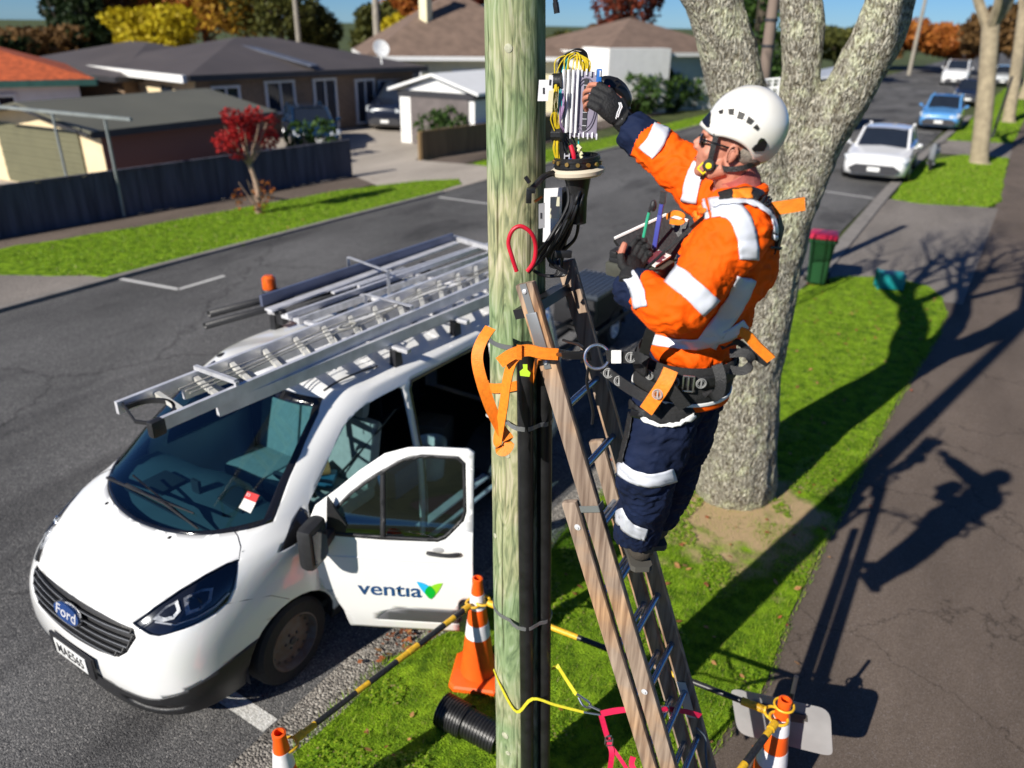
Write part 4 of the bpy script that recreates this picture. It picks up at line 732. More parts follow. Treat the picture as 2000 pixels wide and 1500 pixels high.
for rid,sy in((3,1),(4,-1)):
    h=extract((rid,),'headlight',g_hl,shift=.003)
    extract((rid,),'reflector_bowl',m_gls,parent=h,shift=-.03)
    c=V((.70,sy*.76,1.0)); q=VB()
    for (cx,cy,cz,r) in((.60,.80,1.045,.05),(.735,.70,.965,.048)):
        c=V((cx,sy*cy,cz)); ax=V((1,sy*.35,.25)).normalized(); q.lathe(c,ax,[(r*.25,-.05),(r*.8,-.03),(r,.0),(r*1.05,.004),(r*.92,.0),(r*.5,-.035),(.001,-.045)],20,caps=False)
    q.build('projector_lamp',mat('chrome reflector',(.8,.82,.85),.1,metal=1,var=.05),h)
    for cell in([(296,1212),(322,1187),(346,1174),(352,1196),(338,1212),(315,1218)],[(357,1170),(392,1153),(416,1150),(412,1176),(392,1194),(362,1205)]):
        P=[]
        for x,y in cell: g_=vcast(x,y); P.append(V((g_.x-.012,(g_.y-.012)*sy,g_.z-.004)))
        cc=sum(P,V((0,0,0)))/len(P)+V((-.03,-.03*sy,-.01)); q=VB(); n6=len(P); q.add(P+[cc],[(i_,(i_+1)%n6,n6) for i_ in range(n6)]); q.build('reflector_cell',mat('bright reflector facets',(.8,.82,.88),.25,metal=.25,var=.4,vs=22,bump=.6,bs=30),h,0)
    q=VB(); pts=[vcast(x,y) for x,y in((300,1222),(340,1228),(380,1214),(420,1190),(445,1165))]; q.tube([V((a.x-.02,a.y*sy-.01*sy,a.z+.01)) for a in pts],.006,6); q.build('daytime_strip',m_alu,h)
for i in range(5):   # grille bars
    z=.915-.045*i; w=[.55,.565,.55,.51,.45][i]; pts=[]
    for k in range(13):
        y=-w+2*w*k/12; h=VBVH.ray_cast(V((2,y,z)),V((-1,0,0)))[0]; pts.append(h+V((-.008,0,.0)))
    pts=[pts[0]+V((-.02,0,.028))]+pts+[pts[-1]+V((-.02,0,.028))]
    q=VB(); q.tube(pts,[.009]*len(pts),6); q.build('bar',m_blk,gr_)
    q=VB(); q.tube([p+V((.008,0,.006)) for p in pts[1:-1]],.0022,5); q.build('bright_edge',mat('satin grey strip',(.22,.23,.25),.3),gr_)
bc=VBVH.ray_cast(V((2,0,.875)),V((-1,0,0)))[0]+V((.012,0,0)); bx=V((0,1,0)); bz=V((-.25,0,1)).normalized(); bn=bx.cross(bz)
ov=[(.145*math.cos(PI*2*i/32),.062*math.sin(PI*2*i/32)) for i in range(32)]
q=VB(); q.prism([(a*1.08,b*1.12) for a,b in ov],bc-bn*.004,bx,bz,bn,.02); bd=q.build('badge',mat('chrome rim',(.7,.7,.72),.15,metal=1),van,0)
q=VB(); q.prism(ov,bc+bn*.004,bx,bz,bn,.02); q.build('blue_oval',mat('badge blue',(.01,.05,.2),.15,coat=1),bd,0)
text_mesh('Ford',.105,'lettering',m_alu,bd,VM@frame(bc+bn*.015,bx,bz),.001,align='CENTER',bold=.001,sx=1.2)
pc=VBVH.ray_cast(V((2,.03,.575)),V((-1,0,0)))[0]+V((.03,0,0))
q=VB(); q.box(pc-V((.012,0,.0)),(.02,.50,.17),bev=.008); q.build('plate_holder',m_blk)
q=VB(); q.box(pc+V((.002,0,0)),(.006,.37,.128),bev=.003); npl=q.build('number_plate',mat('plate white',(.75,.75,.73),.4,var=.05),van)
text_mesh('MAE565',.115,'lettering',m_trimd,npl,VM@frame(pc+V((.0065,0,-.002)),(0,1,0),(0,0,1)),.0008,bold=.0012,sx=.80)
# cowl, wipers, washer jets, hood seams
def surf(y,z,off=.004): h=VBVH.ray_cast(V((3,y,z)),V((-1,0,0))); return h[0]+h[1]*off
def surft(x,y,off=.004): h=VBVH.ray_cast(V((x,y,3)),V((0,0,-1))); return h[0]+h[1]*off
def seam(pts,name,r=.0035): q=VB(); q.tube(pts,r,5); return q.build(name,m_gls)
for s in(1,-1):
    pts=[]
    for px,py in((450,1028),(464,1046),(470,1068),(466,1096)): h=vcast(px,py); pts.append(V((h.x,h.y*s,h.z)))
    seam(pts,'bonnet_seam'); 
    pts=[]
    for px,py in((253,1214),(262,1204)): h=vcast(px,py); pts.append(V((h.x,h.y*s,h.z)))
    seam([surf(.60*s,.945,0),surf(.64*s,.99,0)],'bonnet_seam')
    pts=[]
    for px,py in((440,1180),(480,1172),(530,1163),(565,1170)): h=vcast(px,py); pts.append(V((h.x,h.y*s,h.z)))
    seam(pts,'wing_seam',.0025)
    h=surft(.42,.36*s,.006); q=VB(); q.ball(h,(.018,.008,.008),8); q.build('washer_jet',m_blk)
for (a,b,e) in(((212,935),(300,975),(382,1005)),((250,948),(330,990),(390,1035))):
    A,B,E=[vcast(*p) for p in(a,b,e)]; n=V((.5,0,.8)); q=VB(); q.tube([A+n*.015,B+n*.05,E+n*.02],[.012,.009,.006],6); q.build('wiper_arm',m_blk)
for (a,e) in(((215,932),(378,1003)),((262,930),(385,1030))):
    A,E=vcast(*a),vcast(*e); n=V((.5,0,.8)); q=VB(); q.tube(crv([A.lerp(E,t)+n*(.012+.012*math.sin(PI*t)) for t in(0,.33,.66,1)],3),.008,6); q.build('wiper_blade',m_gls)
a,b,c,d=[vcast(*p)+V((.003,0,.004)) for p in((485,960),(508,968),(490,1003),(467,992))]; q=VB(); q.add([a,b,c,d],[(0,1,2,3)]); st=q.build('windscreen_sticker',mat('sticker white',(.75,.75,.7),.5),van,0)
t=V((.002,0,.003)); q=VB(); q.add([a+t,b+t,b.lerp(c,.42)+t,a.lerp(d,.42)+t],[(0,1,2,3)]); q.build('red_panel',mat('sticker red',(.6,.03,.03),.5),st,0)
text_mesh('E3',.03,'lettering',m_trimw,st,VM@frame(a.lerp(b,.3).lerp(d,.2)+t*2,b-a,a-d),.0003)
# front door, swung open
class DB(MB):
    def build(s,name,m,parent=None,smooth=30,**kw):
        s.v=[tuple(DM@V(p)) for p in s.v]; return MB.build(s,name,m,parent or van,smooth,**kw)
door=extract((10,),'front_door',m_vp,th=.05,mtx=DM); extract((11,),'window_frame',m_blk,parent=door,th=.05,shift=.003,mtx=DM); extract((12,),'window',g_sd,parent=door,mtx=DM,shift=-.01)
extract((13,),'rear_corner_panel',m_gls,parent=door,th=.04,mtx=DM); extract((14,),'rubbing_strip',mat('dark grey moulding',(.07,.07,.075),.5),parent=door,th=.03,shift=.006,mtx=DM)
def onside(x,z,off=.004): h=VBVH.ray_cast(V((x,3,z)),V((0,-1,0))); return h[0]+h[1]*off
def decal(polys,name,m,parent,off=.004):
    q=DB()
    for poly in polys: q.add([onside(x,z,off) for x,z in poly],[tuple(range(len(poly)))])
    return q.build(name,m,parent,0)
def decal_text(s,x0,z0,size,m,parent,sx=1):
    c=bpy.data.curves.new('lettering','FONT'); c.body=s; c.size=size; c.align_x='LEFT'; c.offset=.0022; c.resolution_u=4; o=bpy.data.objects.new('lettering',c); COL.objects.link(o); me=bpy.data.meshes.new_from_object(o.evaluated_get(bpy.context.evaluated_depsgraph_get())); bpy.data.objects.remove(o)
    for v in me.vertices: v.co=DM@onside(x0-v.co.x*sx,z0+v.co.y,.004)
    me.materials.clear(); me.materials.append(m); return link('lettering',me,parent,0)
decal_text('ventıa',-.60,.625,.175,mat('logo navy blue',(.01,.06,.18),.4),door,1.12)
def qb(a,b,c,n=8): return [((1-t)**2*a[0]+2*t*(1-t)*b[0]+t*t*c[0],(1-t)**2*a[1]+2*t*(1-t)*b[1]+t*t*c[1]) for t in [i/n for i in range(n)]]
X=lambda u,v:(-1.035-u*.19,.615+v*.155)
Lf=[X(*p) for p in qb((0,1),(.42,.97),(.72,.42))+qb((.72,.42),(.68,.15),(.52,0))+qb((.52,0),(.18,.4),(0,1))]
Rt=[X(*p) for p in qb((1,1),(.58,.97),(.30,.42))+qb((.30,.42),(.34,.15),(.52,0))+qb((.52,0),(.84,.4),(1,1))]
Ct=[X(*p) for p in qb((.5,.82),(.66,.66),(.72,.42))+qb((.72,.42),(.68,.15),(.52,0))+qb((.52,0),(.34,.15),(.30,.42))+qb((.30,.42),(.34,.66),(.5,.82))]
decal([Lf],'logo_left_leaf',mat('logo cyan',(.02,.42,.75),.4),door,.004); decal([Rt],'logo_right_leaf',mat('logo lime',(.25,.6,.02),.4),door,.005); decal([Ct],'logo_centre',mat('logo green',(.0,.38,.03),.4),door,.0065)
q=DB(); q.tube([onside(-1.12-.026*i,1.035-.002*i*(i%2)*0,.012+.022*math.sin(PI*i/9)) for i in range(10)],[.012,.016]+[.014]*6+[.016,.012],8); q.build('handle',m_blk,door)
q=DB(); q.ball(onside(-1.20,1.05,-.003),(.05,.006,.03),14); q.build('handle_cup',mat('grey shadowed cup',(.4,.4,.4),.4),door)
q=DB(); q.tube([onside(-.34-.11*i,.955-.0*i,.000) for i in range(11)],.005,5); q.build('crease',m_vp,door)
# mirror on the door: black shell
q=DB(); a=V((-.42,.93,1.17)); c=V((-.36,1.14,1.16)); R=Matrix.Rotation(-.25,3,'Z')
q.bar(a+V((.0,0,-.01)),c+V((0,-.06,-.07)),.12,.07,bev=.02); q.prism([(.0,1.12),(-.02,1.22),(.10,1.44),(.13,1.12)],(-.53,.955,0),(1,0,0),(0,0,1),(0,1,0),.03)
q.build('mirror_arm',m_blk,door)
q=DB(); q.box(c+V((0,.0,.02)),(.12,.23,.34),R,bev=.05); mr=q.build('wing_mirror',m_blk,door)
q=DB(); q.box(c+V((0,.0,.02))+R@V((-.06,0,0)),(.006,.16,.25),R,bev=.002); q.build('mirror_glass',mat('dark mirror glass',(.03,.035,.04),.1,var=.02),mr)
# far wing mirror
# wheels
def van_wheel(x,y,s,turn=0):
    R=Matrix.Rotation(turn,3,'Z'); ax=R@V((0,s,0)); c=V((x,y,.335)); q=VB()
    q.lathe(c,ax,[(.20,-.11),(.30,-.11),(.332,-.085),(.338,-.05),(.338,.05),(.332,.085),(.305,.108),(.225,.112),(.213,.10)],40,caps=False); w=q.build('wheel',m_tyre)
    q=VB(); q.lathe(c,ax,[(.215,.10),(.222,.112),(.212,.114),(.205,.09),(.195,.055),(.165,.05),(.12,.062),(.09,.065),(.055,.078),(.03,.08),(.001,.082)],36,caps=False); rim=q.build('rim',mat('rusty grey steel rim',(.13,.12,.115),.6,metal=.2,col2=(.12,.075,.055),vs=18),w)
    a=R@V((1,0,0))
    for i in range(16): t=PI*2*i/16; q=VB(); p=c+ax*.0555+(a*math.cos(t)+V((0,0,1))*math.sin(t))*.178; q.lathe(p,ax,[(.0,.0),(.012,.001),(.012,-.004)],10); q.build('vent_hole',m_trimd,w)
    q=VB()
    for i in range(5): t=PI*2*i/5; p=c+ax*.07+(a*math.cos(t)+V((0,0,1))*math.sin(t))*.06; q.lathe(p,ax,[(.012,-.01),(.012,.01),(.006,.014)],6)
    q.lathe(c,ax,[(.03,.07),(.03,.09),(.02,.095)],14); q.build('wheel_nuts',m_trimd,w)
van_wheel(0,.855,1,.05); van_wheel(0,-.855,-1,.05); van_wheel(-2.93,.855,1); van_wheel(-2.93,-.855,-1)
q=VB()
for x in(0,-2.93):
    for s in(-1,1):
        q=VB(); pts=[]; n=14
        for i in range(n+1): a=PI*(-.06+1.12*i/n); pts.append((x+.41*math.cos(a),.34+.41*math.sin(a)))
        vs=[(a,s*.955,b) for a,b in pts]+[(a,s*.60,b) for a,b in pts]; q.add(vs,[(i,i+1,n+2+i,n+1+i) for i in range(n)]+[tuple(n+1+i for i in range(n+1))]); q.build('wheel_well',m_trimd,van,0)
# interior
q=VB(); q.box((-1.9,0,.38),(3.9,1.76,.06)); q.box((-3.9,0,1.1),(.04,1.5,1.3)); q.build('floor',m_dark); 
q=VB(); q.box((-2.5,-.84,.95),(2.5,.03,1.05)); q.build('inner_wall',m_dark)
dv=[]; prof=[(.34,1.23),(.15,1.25),(-.08,1.215),(-.30,1.20),(-.38,1.12),(-.40,.95),(-.30,.75),(.3,.7)]
ys=[-.84,-.6,-.3,-.08,.12,.35,.6,.84]; q=VB()
for j,y in enumerate(ys):
    bmp=.04 if j in(3,4) else (.03 if j in(1,2) else 0)
    for i,(x,z) in enumerate(prof): dv.append((x-(.0 if i<3 else .05*(j in(3,4)))-.12*(abs(y)/.84)**2*(i<2),y,z+(bmp if 2<=i<=4 else 0)))
k=len(prof); q.add(dv,[(j*k+i,j*k+i+1,(j+1)*k+i+1,(j+1)*k+i) for j in range(len(ys)-1) for i in range(k-1)]); dsh=q.build('dashboard',m_dash,van,50)
q=VB(); q.box((.02,-.28,1.26),(.22,.26,.05),bev=.02); q.box((-.18,.30,1.225),(.2,.34,.035),bev=.015); q.build('dash_tray',m_dark,dsh)
q=VB(); q.box((-.05,.02,1.30),(.03,.09,.12),bev=.01); q.cyl((-.04,.02,1.22),(-.05,.02,1.27),.015); q.build('phone_mount',m_trimd,dsh)
q=VB(); q.tube([(.22,y*1.0,1.252-.0*abs(y)) for y in (-.6,-.3,0,.3,.6)],.008,5); q.build('demister_vent',m_trimd,dsh)
q=VB(); c=V((-.62,.42,1.16)); ax=V((-.8,0,.6)).normalized(); u=V((0,1,0)); w=ax.cross(u); q.tube([c+(u*math.cos(t)+w*math.sin(t))*.18 for t in [PI*2*i/28 for i in range(28)]],.016,8,close=True)
for t in(.4,2.74,4.71): q.bar(c,c+(u*math.cos(t)+w*math.sin(t))*.17,.04,.02)
q.ball(c,(.05,.05,.03)); q.tube([c,c-ax*.3],.04,8); q.build('steering_wheel',m_trimd)
for y,wd in((.42,.5),(-.42,.5),(-.02,.30)):
    q=VB(); R=Matrix.Rotation(.22,3,'Y').transposed(); q.box((-1.0,y,.86),(.5,wd,.14),bev=.05); q.box((-1.27,y,1.17),(.13,wd*.98,.60),R,bev=.05); st=q.build('seat',m_seat)
    q=VB(); q.box((-1.33,y,1.56),(.09,.26,.18),R,bev=.04); q.cyl((-1.30,y-.06,1.42),(-1.33,y-.06,1.56),.008); q.cyl((-1.30,y+.06,1.42),(-1.33,y+.06,1.56),.008); q.build('headrest',m_seat,st)
q=VB(); q.ribbon([(-1.40,.80,1.60),(-1.25,.62,1.3),(-1.12,.40,1.0)],.045,(0,.5,.8),.004); q.build('seat_belt',m_trimd)
q=VB()
for x in(-1.75,-2.4,-3.0):
    q.box((x,-.55,1.1),(.02,.5,1.3)); 
for z in(.75,1.1,1.45): q.box((-2.4,-.55,z),(1.4,.5,.02))
q.build('shelving',m_dark)
# pillar between the doors carries latch; door sill step; side rear stripes
q=VB(); q.box((-1.49,.955,.9),(.012,.02,.12)); q.ball((-1.485,.965,.95),.018); q.build('door_latch',m_alu)
q=VB(); q.bar((-1.5,.985,.33),(-2.8,.985,.33),.04,.02); q.bar((-1.5,.90,.42),(-2.8,.90,.42),.08,.02); q.build('sill_track',m_alu)
# sliding door slid to the rear, standing proud of the side
SD=[(-2.62,.36),(-2.62,1.76),(-3.84,1.76),(-3.84,.36)]
sd=VB(); n=10; rows=[]
for i in range(n+1):
    z=.36+1.42*i/n; rows.append([onside(x,z,.055) for x in [-2.60-.122*k for k in range(11)]])
vs=[p for r in rows for p in r]; sd.add(vs,[(i*11+j,i*11+j+1,i*11+12+j,i*11+11+j) for i in range(n) for j in range(10)]); sdo=sd.build('sliding_door',m_vp,van,40); s_=sdo.modifiers.new('s','SOLIDIFY'); s_.thickness=.035; s_.offset=-1
for z,c in((1.12,'a'),(1.04,'b'),(.96,'c'),(.86,'d')):
    q=VB(); q.tube([onside(-2.9-.09*k,z+.0*k,.058) for k in range(11)],.006,4); q.build('stripe',mat('orange pinstripe',(.6,.15,.05),.5),sdo)
# roof rack, beacon
m_rf=mat('rack foot black',(.014,.014,.016),.5)
for x in(-1.55,-2.35,-3.15):
    rk=VB(); rk.bar((x,-.80,2.06),(x,.84,2.06),.05,.035,bev=.008); rr_=rk.build('roof_bar',m_alud)
    for s in(-1,1): q=VB(); q.prism([(-.05,-.14),(.05,-.14),(.04,.06),(-.03,.07)],(x,s*.70,1.99),(1,0,0),(0,0,1),(0,1,0),.06); q.build('foot',m_rf,rr_)
a=gr(590,770,1.97); 
q=MB(); q.tube(crv([onp for onp in (VM@(surft(-.86,.58,.004)),VM@(surft(-1.0,.60,.02)),VM@(surft(-1.25,.62,.03)),VM@(surft(-1.4,.63,.01)))],4),.008,6); q.build('roof_aerial',m_blk,van)
h=vcast(433,693); 
if h: q=VB(); q.ball(h,(.05,.03,.012),12); q.build('roof_grommet',m_blk)
bq=gr(527,566,2.12); q=MB(); q.lathe(bq,(0,0,1),[(.075,-.03),(.08,0),(.07,.012)],24); bcn=q.build('beacon_light',m_trimd,van)
m_bcn=mat('amber beacon lens',(.75,.13,.01),.15,var=.25,vs=30,coat=.5)
q=MB(); q.lathe(bq,(0,0,1),[(.062,.01),(.064,.03),(.061,.09),(.056,.125),(.04,.14),(.0,.145)]+[],24); q.build('amber_lens',m_bcn,bcn); q=MB(); [q.lathe(bq,(0,0,1),[(.066,.02+.022*i),(.0665,.026+.022*i)],24) for i in range(5)]; q.build('lens_rib',m_bcn,bcn)
q=MB(); q.bar(bq+V((0,0,-.04)),gr(560,585,2.06),.2,.02); q.build('beacon_bracket',m_rf,van)
# ================================================= LOADS ON THE ROOF
def rail(mb,a,b,za,zb,w,h,lip=0,mi=0):
    A=gr(*a,za);B=gr(*b,zb); mb.bar(A,B,w,h,mi=mi); return A,B
T=empty('extension_ladder',gr(600,690,2.2),'long aluminium extension ladder lying on the near side of the van roof','ladder')
q=MB(); A1,B1=rail(q,(228,797),(1000,492),2.2,2.2,.03,.085); q.build('stile',m_alu,T)
q=MB(); A2,B2=rail(q,(297,836),(1000,533),2.2,2.2,.03,.085); q.build('stile',m_alu,T)
for i in range(15):
    t=.06+.066*i; p,r=A1.lerp(B1,t),A2.lerp(B2,t); q=MB(); q.bar(p,r,.035,.03); q.build('rung',mat('cream rung',(.55,.54,.5),.5),T)
q=MB(); A3,B3=rail(q,(425,802),(1020,556),2.12,2.12,.03,.085); q.build('lower_stile',m_alu,T)
A4=A3+(A1-A2)*.96; B4=B3+(B1-B2)*.96; q=MB(); q.bar(A4,B4,.03,.085); q.build('lower_stile',m_alu,T)
for i in range(13):
    t=.05+.073*i; q=MB(); q.bar(A4.lerp(B4,t),A3.lerp(B3,t),.035,.03); q.build('rung',MATS['cream rung'],T)
q=MB(); q.box(A2+V((.0,.03,-.01)),(.06,.1,.11),bev=.02); q.build('rubber_foot',m_blk,T)
q=MB(); C_=A1.lerp(A2,.5)+(B1-A1).normalized()*.10; u=(A2-A1).normalized(); w=(B1-A1).normalized(); q.ribbon([C_+(u*math.cos(t)+w*math.sin(t))*.17-w*.02 for t in [PI*2*i/24*.62-.5 for i in range(25)]],.03,(0,0,1),.02); q.ribbon([A1+w*.04+V((0,0,.02)),C_+u*.05-w*.12,A2+w*.05],.025,(0,0,1),.01); q.build('pole_hook',m_blk,T)
q=MB(); p=A1.lerp(B1,.13); r=A2.lerp(B2,.16); q.bar(p+V((0,0,.07)),r+V((0,0,.07)),.03,.03); q.bar(r+V((0,0,.07)),r-V((0,0,.06)),.03,.02,up=(1,0,0)); q.build('guide_bracket',m_alud,T)
q=MB(); m_rope=mat('grey nylon rope',(.35,.34,.3),.9,var=.2,vs=80)
for k,o_ in enumerate((.35,.5,.62)):
    q.tube(crv([A1.lerp(A2,o_+.05*math.sin(i*1.7+k))+(B1-A1)*(.08+.09*i)+V((0,0,.035+.012*math.sin(i*2.1+k))) for i in range(10)],4),.006,5)
p=A1.lerp(A2,.6)+(B1-A1)*.40; q.tube(crv([p+V((.05*math.cos(t),.09*math.sin(t),.05)) for t in (0,1.5,3,4.5,6,7.3)],5),.007,5); q.build('rope',m_rope,T)
# grey conduit rail alongside
T=empty('aluminium_channel',gr(800,640,2.1),'grooved aluminium channel clamped beside the near ladder on the van roof','channel'); q=MB()
a,b=gr(650,708,2.08),gr(1010,565,2.08); 
for dz in(-.03,0,.03): q.bar(a+V((0,0,dz)),b+V((0,0,dz)),.04,.022)
q.bar(a+V((0,0,0)),b,.03,.085); q.build('profile',m_alud,T); q=MB(); q.box(a,(.06,.03,.11),bev=.008); q.build('end_cap',m_alu,T)
for k,(h0,h1,h2,h3) in enumerate((((712,600),(714,574),(805,598),(808,648)),((682,528),(680,502),(758,530),(764,566)))):
    q=MB(); zz=(2.08,2.28,2.28,2.06); P=[gr(*p,z) for p,z in zip((h0,h1,h2,h3),zz)]
    P[0]=V((P[1].x,P[1].y,2.08)); P[3]=V((P[2].x,P[2].y,2.04)); q.ribbon(P,.035,(.3,1,0),.006); q.build('hoop_bracket',m_alud,van)
T=empty('tray_frame',gr(700,530,2.1),'aluminium tray frame on the far side of the van roof','roof tray'); m_chb=mat('blue grey channel',(.14,.16,.24),.35,metal=.4)
q=MB(); a,b=rail(q,(510,588),(884,464),2.16,2.16,.035,.10); q.build('outer_channel',m_chb,T)
q=MB(); a2,b2=rail(q,(524,606),(892,474),2.12,2.12,.09,.02); q.build('flat_rail',m_alu,T)
q=MB(); rail(q,(560,618),(968,474),2.10,2.10,.03,.05); q.build('inner_rail',m_alu,T)
q=MB(); rail(q,(582,628),(985,486),2.08,2.08,.03,.06); q.build('inner_rail',m_alud,T)
q=MB(); rail(q,(650,572),(790,524),2.10,2.10,.05,.02); rail(q,(700,560),(930,482),2.1,2.1,.03,.03); q.build('loose_bar',m_alu,T)
q=MB(); rail(q,(882,463),(990,494),2.14,2.14,.05,.05); q.build('end_bar',m_alud,T)
q=MB(); v=[gr(600,594,2.07),gr(640,604,2.07),gr(800,548,2.07),gr(755,538,2.07)]; q.add(v+[p-V((0,0,.02)) for p in v],[(0,1,2,3),(7,6,5,4),(0,4,5,1),(1,5,6,2),(2,6,7,3),(3,7,4,0)]); q.build('mesh_panel',m_rf,T)
for px,py in((548,612),(720,556),(830,518)): q=MB(); p=gr(px,py,2.07); q.box(p-V((0,0,.03)),(.1,.07,.14),bev=.02); q.build('clamp',m_rf,T)
for i,(a,b,r_) in enumerate((((400,637),(540,598),.032),((408,614),(530,582),.034))):
    A,B=gr(*a,2.08),gr(*b,2.08); q=MB(); q.tube([A,B+(B-A)*2.2],r_,14,caps=False); o=q.build('black_pipe',m_blk,None,label=['nearer black plastic pipe jutting from the roof tray of the van','farther black plastic pipe jutting from the roof tray of the van'][i],cat='pipe',group='black pipes on the van roof'); s_=o.modifiers.new('s','SOLIDIFY'); s_.thickness=.006
# white bucket and clutter inside the side doorway
T=empty('bucket',VM@V((-2.25,.45,.42)),'white plastic bucket inside the open side door of the van','bucket'); c=V((-2.25,.45,.42)); q=VB(); q.lathe(c,(0,0,1),[(.12,0),(.15,.34),(.158,.34),(.158,.37),(.15,.37),(.145,.34),(.115,.01)],24,caps=False); q.lathe(c,(0,0,1),[(.118,.01),(.0,.01)],24,caps=False); q.build('tub',mat('milky plastic',(.55,.57,.55),.4),T)
q=VB(); q.tube([c+V((.15*math.cos(t),.15*math.sin(t),.34-.12*math.sin(t) if 1 else 0)) for t in [PI*i/12 for i in range(13)]],.003,5); q.build('handle',m_alu,T)
for i,(x,y,z,s,cl,nm,lb) in enumerate(((-1.9,.3,.55,(.35,.3,.28),(.02,.1,.25),'tool_box','blue tool box on the dark van floor behind the seats'),(-2.6,.2,.6,(.3,.35,.4),(.12,.1,.08),'carton','brown carton behind the bucket inside the van'),(-.95,.30,1.0,(.22,.30,.05),(.02,.12,.2),'folder','blue folder lying on the front seat seen past the open door'),(-1.0,.26,1.06,(.2,.2,.04),(.3,.17,.06),'notebook','tan notebook on top of the blue folder on the seat'))):
    q=VB(); q.box((x,y,z),s,Matrix.Rotation(.3*i,3,'Z'),bev=.015); q.box((x,y,z+s[2]/2),(s[0]*.5,s[1]*.12,.012),Matrix.Rotation(.3*i,3,'Z'),bev=.004); o=q.build(nm,mat(nm+' skin',cl,.5),False,label=lb,cat=nm.replace('_',' ')); 
# ================================================= POLE AND WHAT HANGS ON IT
TC=V((.47,-.88,0)).normalized(); RR=V((.88,.47,0)).normalized()
PA0=V((-1.547,2.833,0)); PA1=V((-1.648,2.782,4.5)); PDIR=(PA1-PA0)/4.5
def pax(z): return PA0+PDIR*z
def prad(z): return .152-.036*z/4.5
def pp(ang,z,extra=0):
    "point on the pole skin: angle 0 faces the street camera side, positive turns right"
    a=math.radians(ang); return pax(z)+(TC*math.cos(a)+RR*math.sin(a))*(prad(z)+extra)
m_pole=bpy.data.materials.new('green treated pine'); m_pole.use_nodes=True; N,L,B=nodes(m_pole); B.inputs['Roughness'].default_value=.85; B.inputs['Specular IOR Level'].default_value=.2
tc=N.new('ShaderNodeTexCoord'); mp=N.new('ShaderNodeMapping'); mp.inputs['Scale'].default_value=(7,7,1.3); L.new(tc.outputs['Object'],mp.inputs[0])
wv=N.new('ShaderNodeTexNoise'); wv.inputs['Scale'].default_value=2.2; wv.inputs['Detail'].default_value=9; wv.inputs['Distortion'].default_value=3.2; L.new(mp.outputs[0],wv.inputs[0])
rp=N.new('ShaderNodeValToRGB'); e=rp.color_ramp.elements; e[0].color=(.15,.18,.12,1); e[0].position=.34; e[1].color=(.46,.46,.37,1); e[1].position=.64; q_=e.new(.5); q_.color=(.33,.36,.23,1); L.new(wv.outputs[0],rp.inputs[0])
n2=N.new('ShaderNodeTexNoise'); n2.inputs['Scale'].default_value=2.4; n2.inputs['Detail'].default_value=4; L.new(tc.outputs['Object'],n2.inputs[0]); r2=N.new('ShaderNodeValToRGB'); r2.color_ramp.elements[0].color=(.66,.82,.62,1); r2.color_ramp.elements[0].position=.4; r2.color_ramp.elements[1].color=(1.1,1.0,.85,1); r2.color_ramp.elements[1].position=.6; L.new(n2.outputs[0],r2.inputs[0])
mx=N.new('ShaderNodeMix'); mx.data_type='RGBA'; mx.blend_type='MULTIPLY'; mx.inputs[0].default_value=1; L.new(rp.outputs[0],mx.inputs[6]); L.new(r2.outputs[0],mx.inputs[7])
mp3=N.new('ShaderNodeMapping'); mp3.inputs['Scale'].default_value=(38,38,1.2); L.new(tc.outputs['Object'],mp3.inputs[0]); n3=N.new('ShaderNodeTexNoise'); n3.inputs['Scale'].default_value=1.5; n3.inputs['Detail'].default_value=6; L.new(mp3.outputs[0],n3.inputs[0]); r3=N.new('ShaderNodeValToRGB'); r3.color_ramp.elements[0].color=(.22,.21,.17,1); r3.color_ramp.elements[0].position=.30; r3.color_ramp.elements[1].color=(1,1,1,1); r3.color_ramp.elements[1].position=.44; L.new(n3.outputs[0],r3.inputs[0])
mx2=N.new('ShaderNodeMix'); mx2.data_type='RGBA'; mx2.blend_type='MULTIPLY'; mx2.inputs[0].default_value=1; L.new(mx.outputs[2],mx2.inputs[6]); L.new(r3.outputs[0],mx2.inputs[7]); L.new(mx2.outputs[2],B.inputs['Base Color'])
bp=N.new('ShaderNodeBump'); bp.inputs['Strength'].default_value=.55; bp.inputs['Distance'].default_value=.01; L.new(n3.outputs[0],bp.inputs['Height']); L.new(bp.outputs[0],B.inputs['Normal'])
m_band=mat('galvanised band',(.32,.33,.34),.4,metal=.7); m_pipe=mat('black conduit plastic',(.012,.012,.013),.38,var=.4,vs=12,bump=.1,bs=60); m_red=mat('red cable sheath',(.55,.01,.03),.4); m_cab=mat('black cable sheath',(.012,.012,.014),.4,var=.2)
T=empty('utility_pole',PA0,'green tinted treated timber utility pole in the foreground centre','utility pole')
q=MB(); zs=[-.1+.1*i for i in range(92)]; q.tube([pax(z) for z in zs],[prad(z)+.0025*noise.noise((z*2,0,0)) for z in zs],48); q.build('shaft',m_pole,T)
for a,z,s in((-35,.75,.022),(-28,.62,.015),(-36,.42,.012),(-60,2.1,.014),(-10,4.35,.016),(-20,2.6,.012)):
    q=MB(); n=(pp(a,z)-pax(z)).normalized(); q.lathe(pp(a,z,-.004),n,[(s,0),(s,.006),(s*.7,.008),(.001,.007)],16); q.build('knot',mat('pale knot',(.42,.42,.3),.8,var=.2,vs=60),T)
for ang,r_,m_,z1 in((14,.037,m_pipe,3.22),(52,.036,m_pipe,3.30)):
    q=MB(); q.tube([pp(ang,z,r_*.8) for z in [-.05+.17*i for i in range(20)] if z<z1],r_,20); q.build('conduit',m_,T)
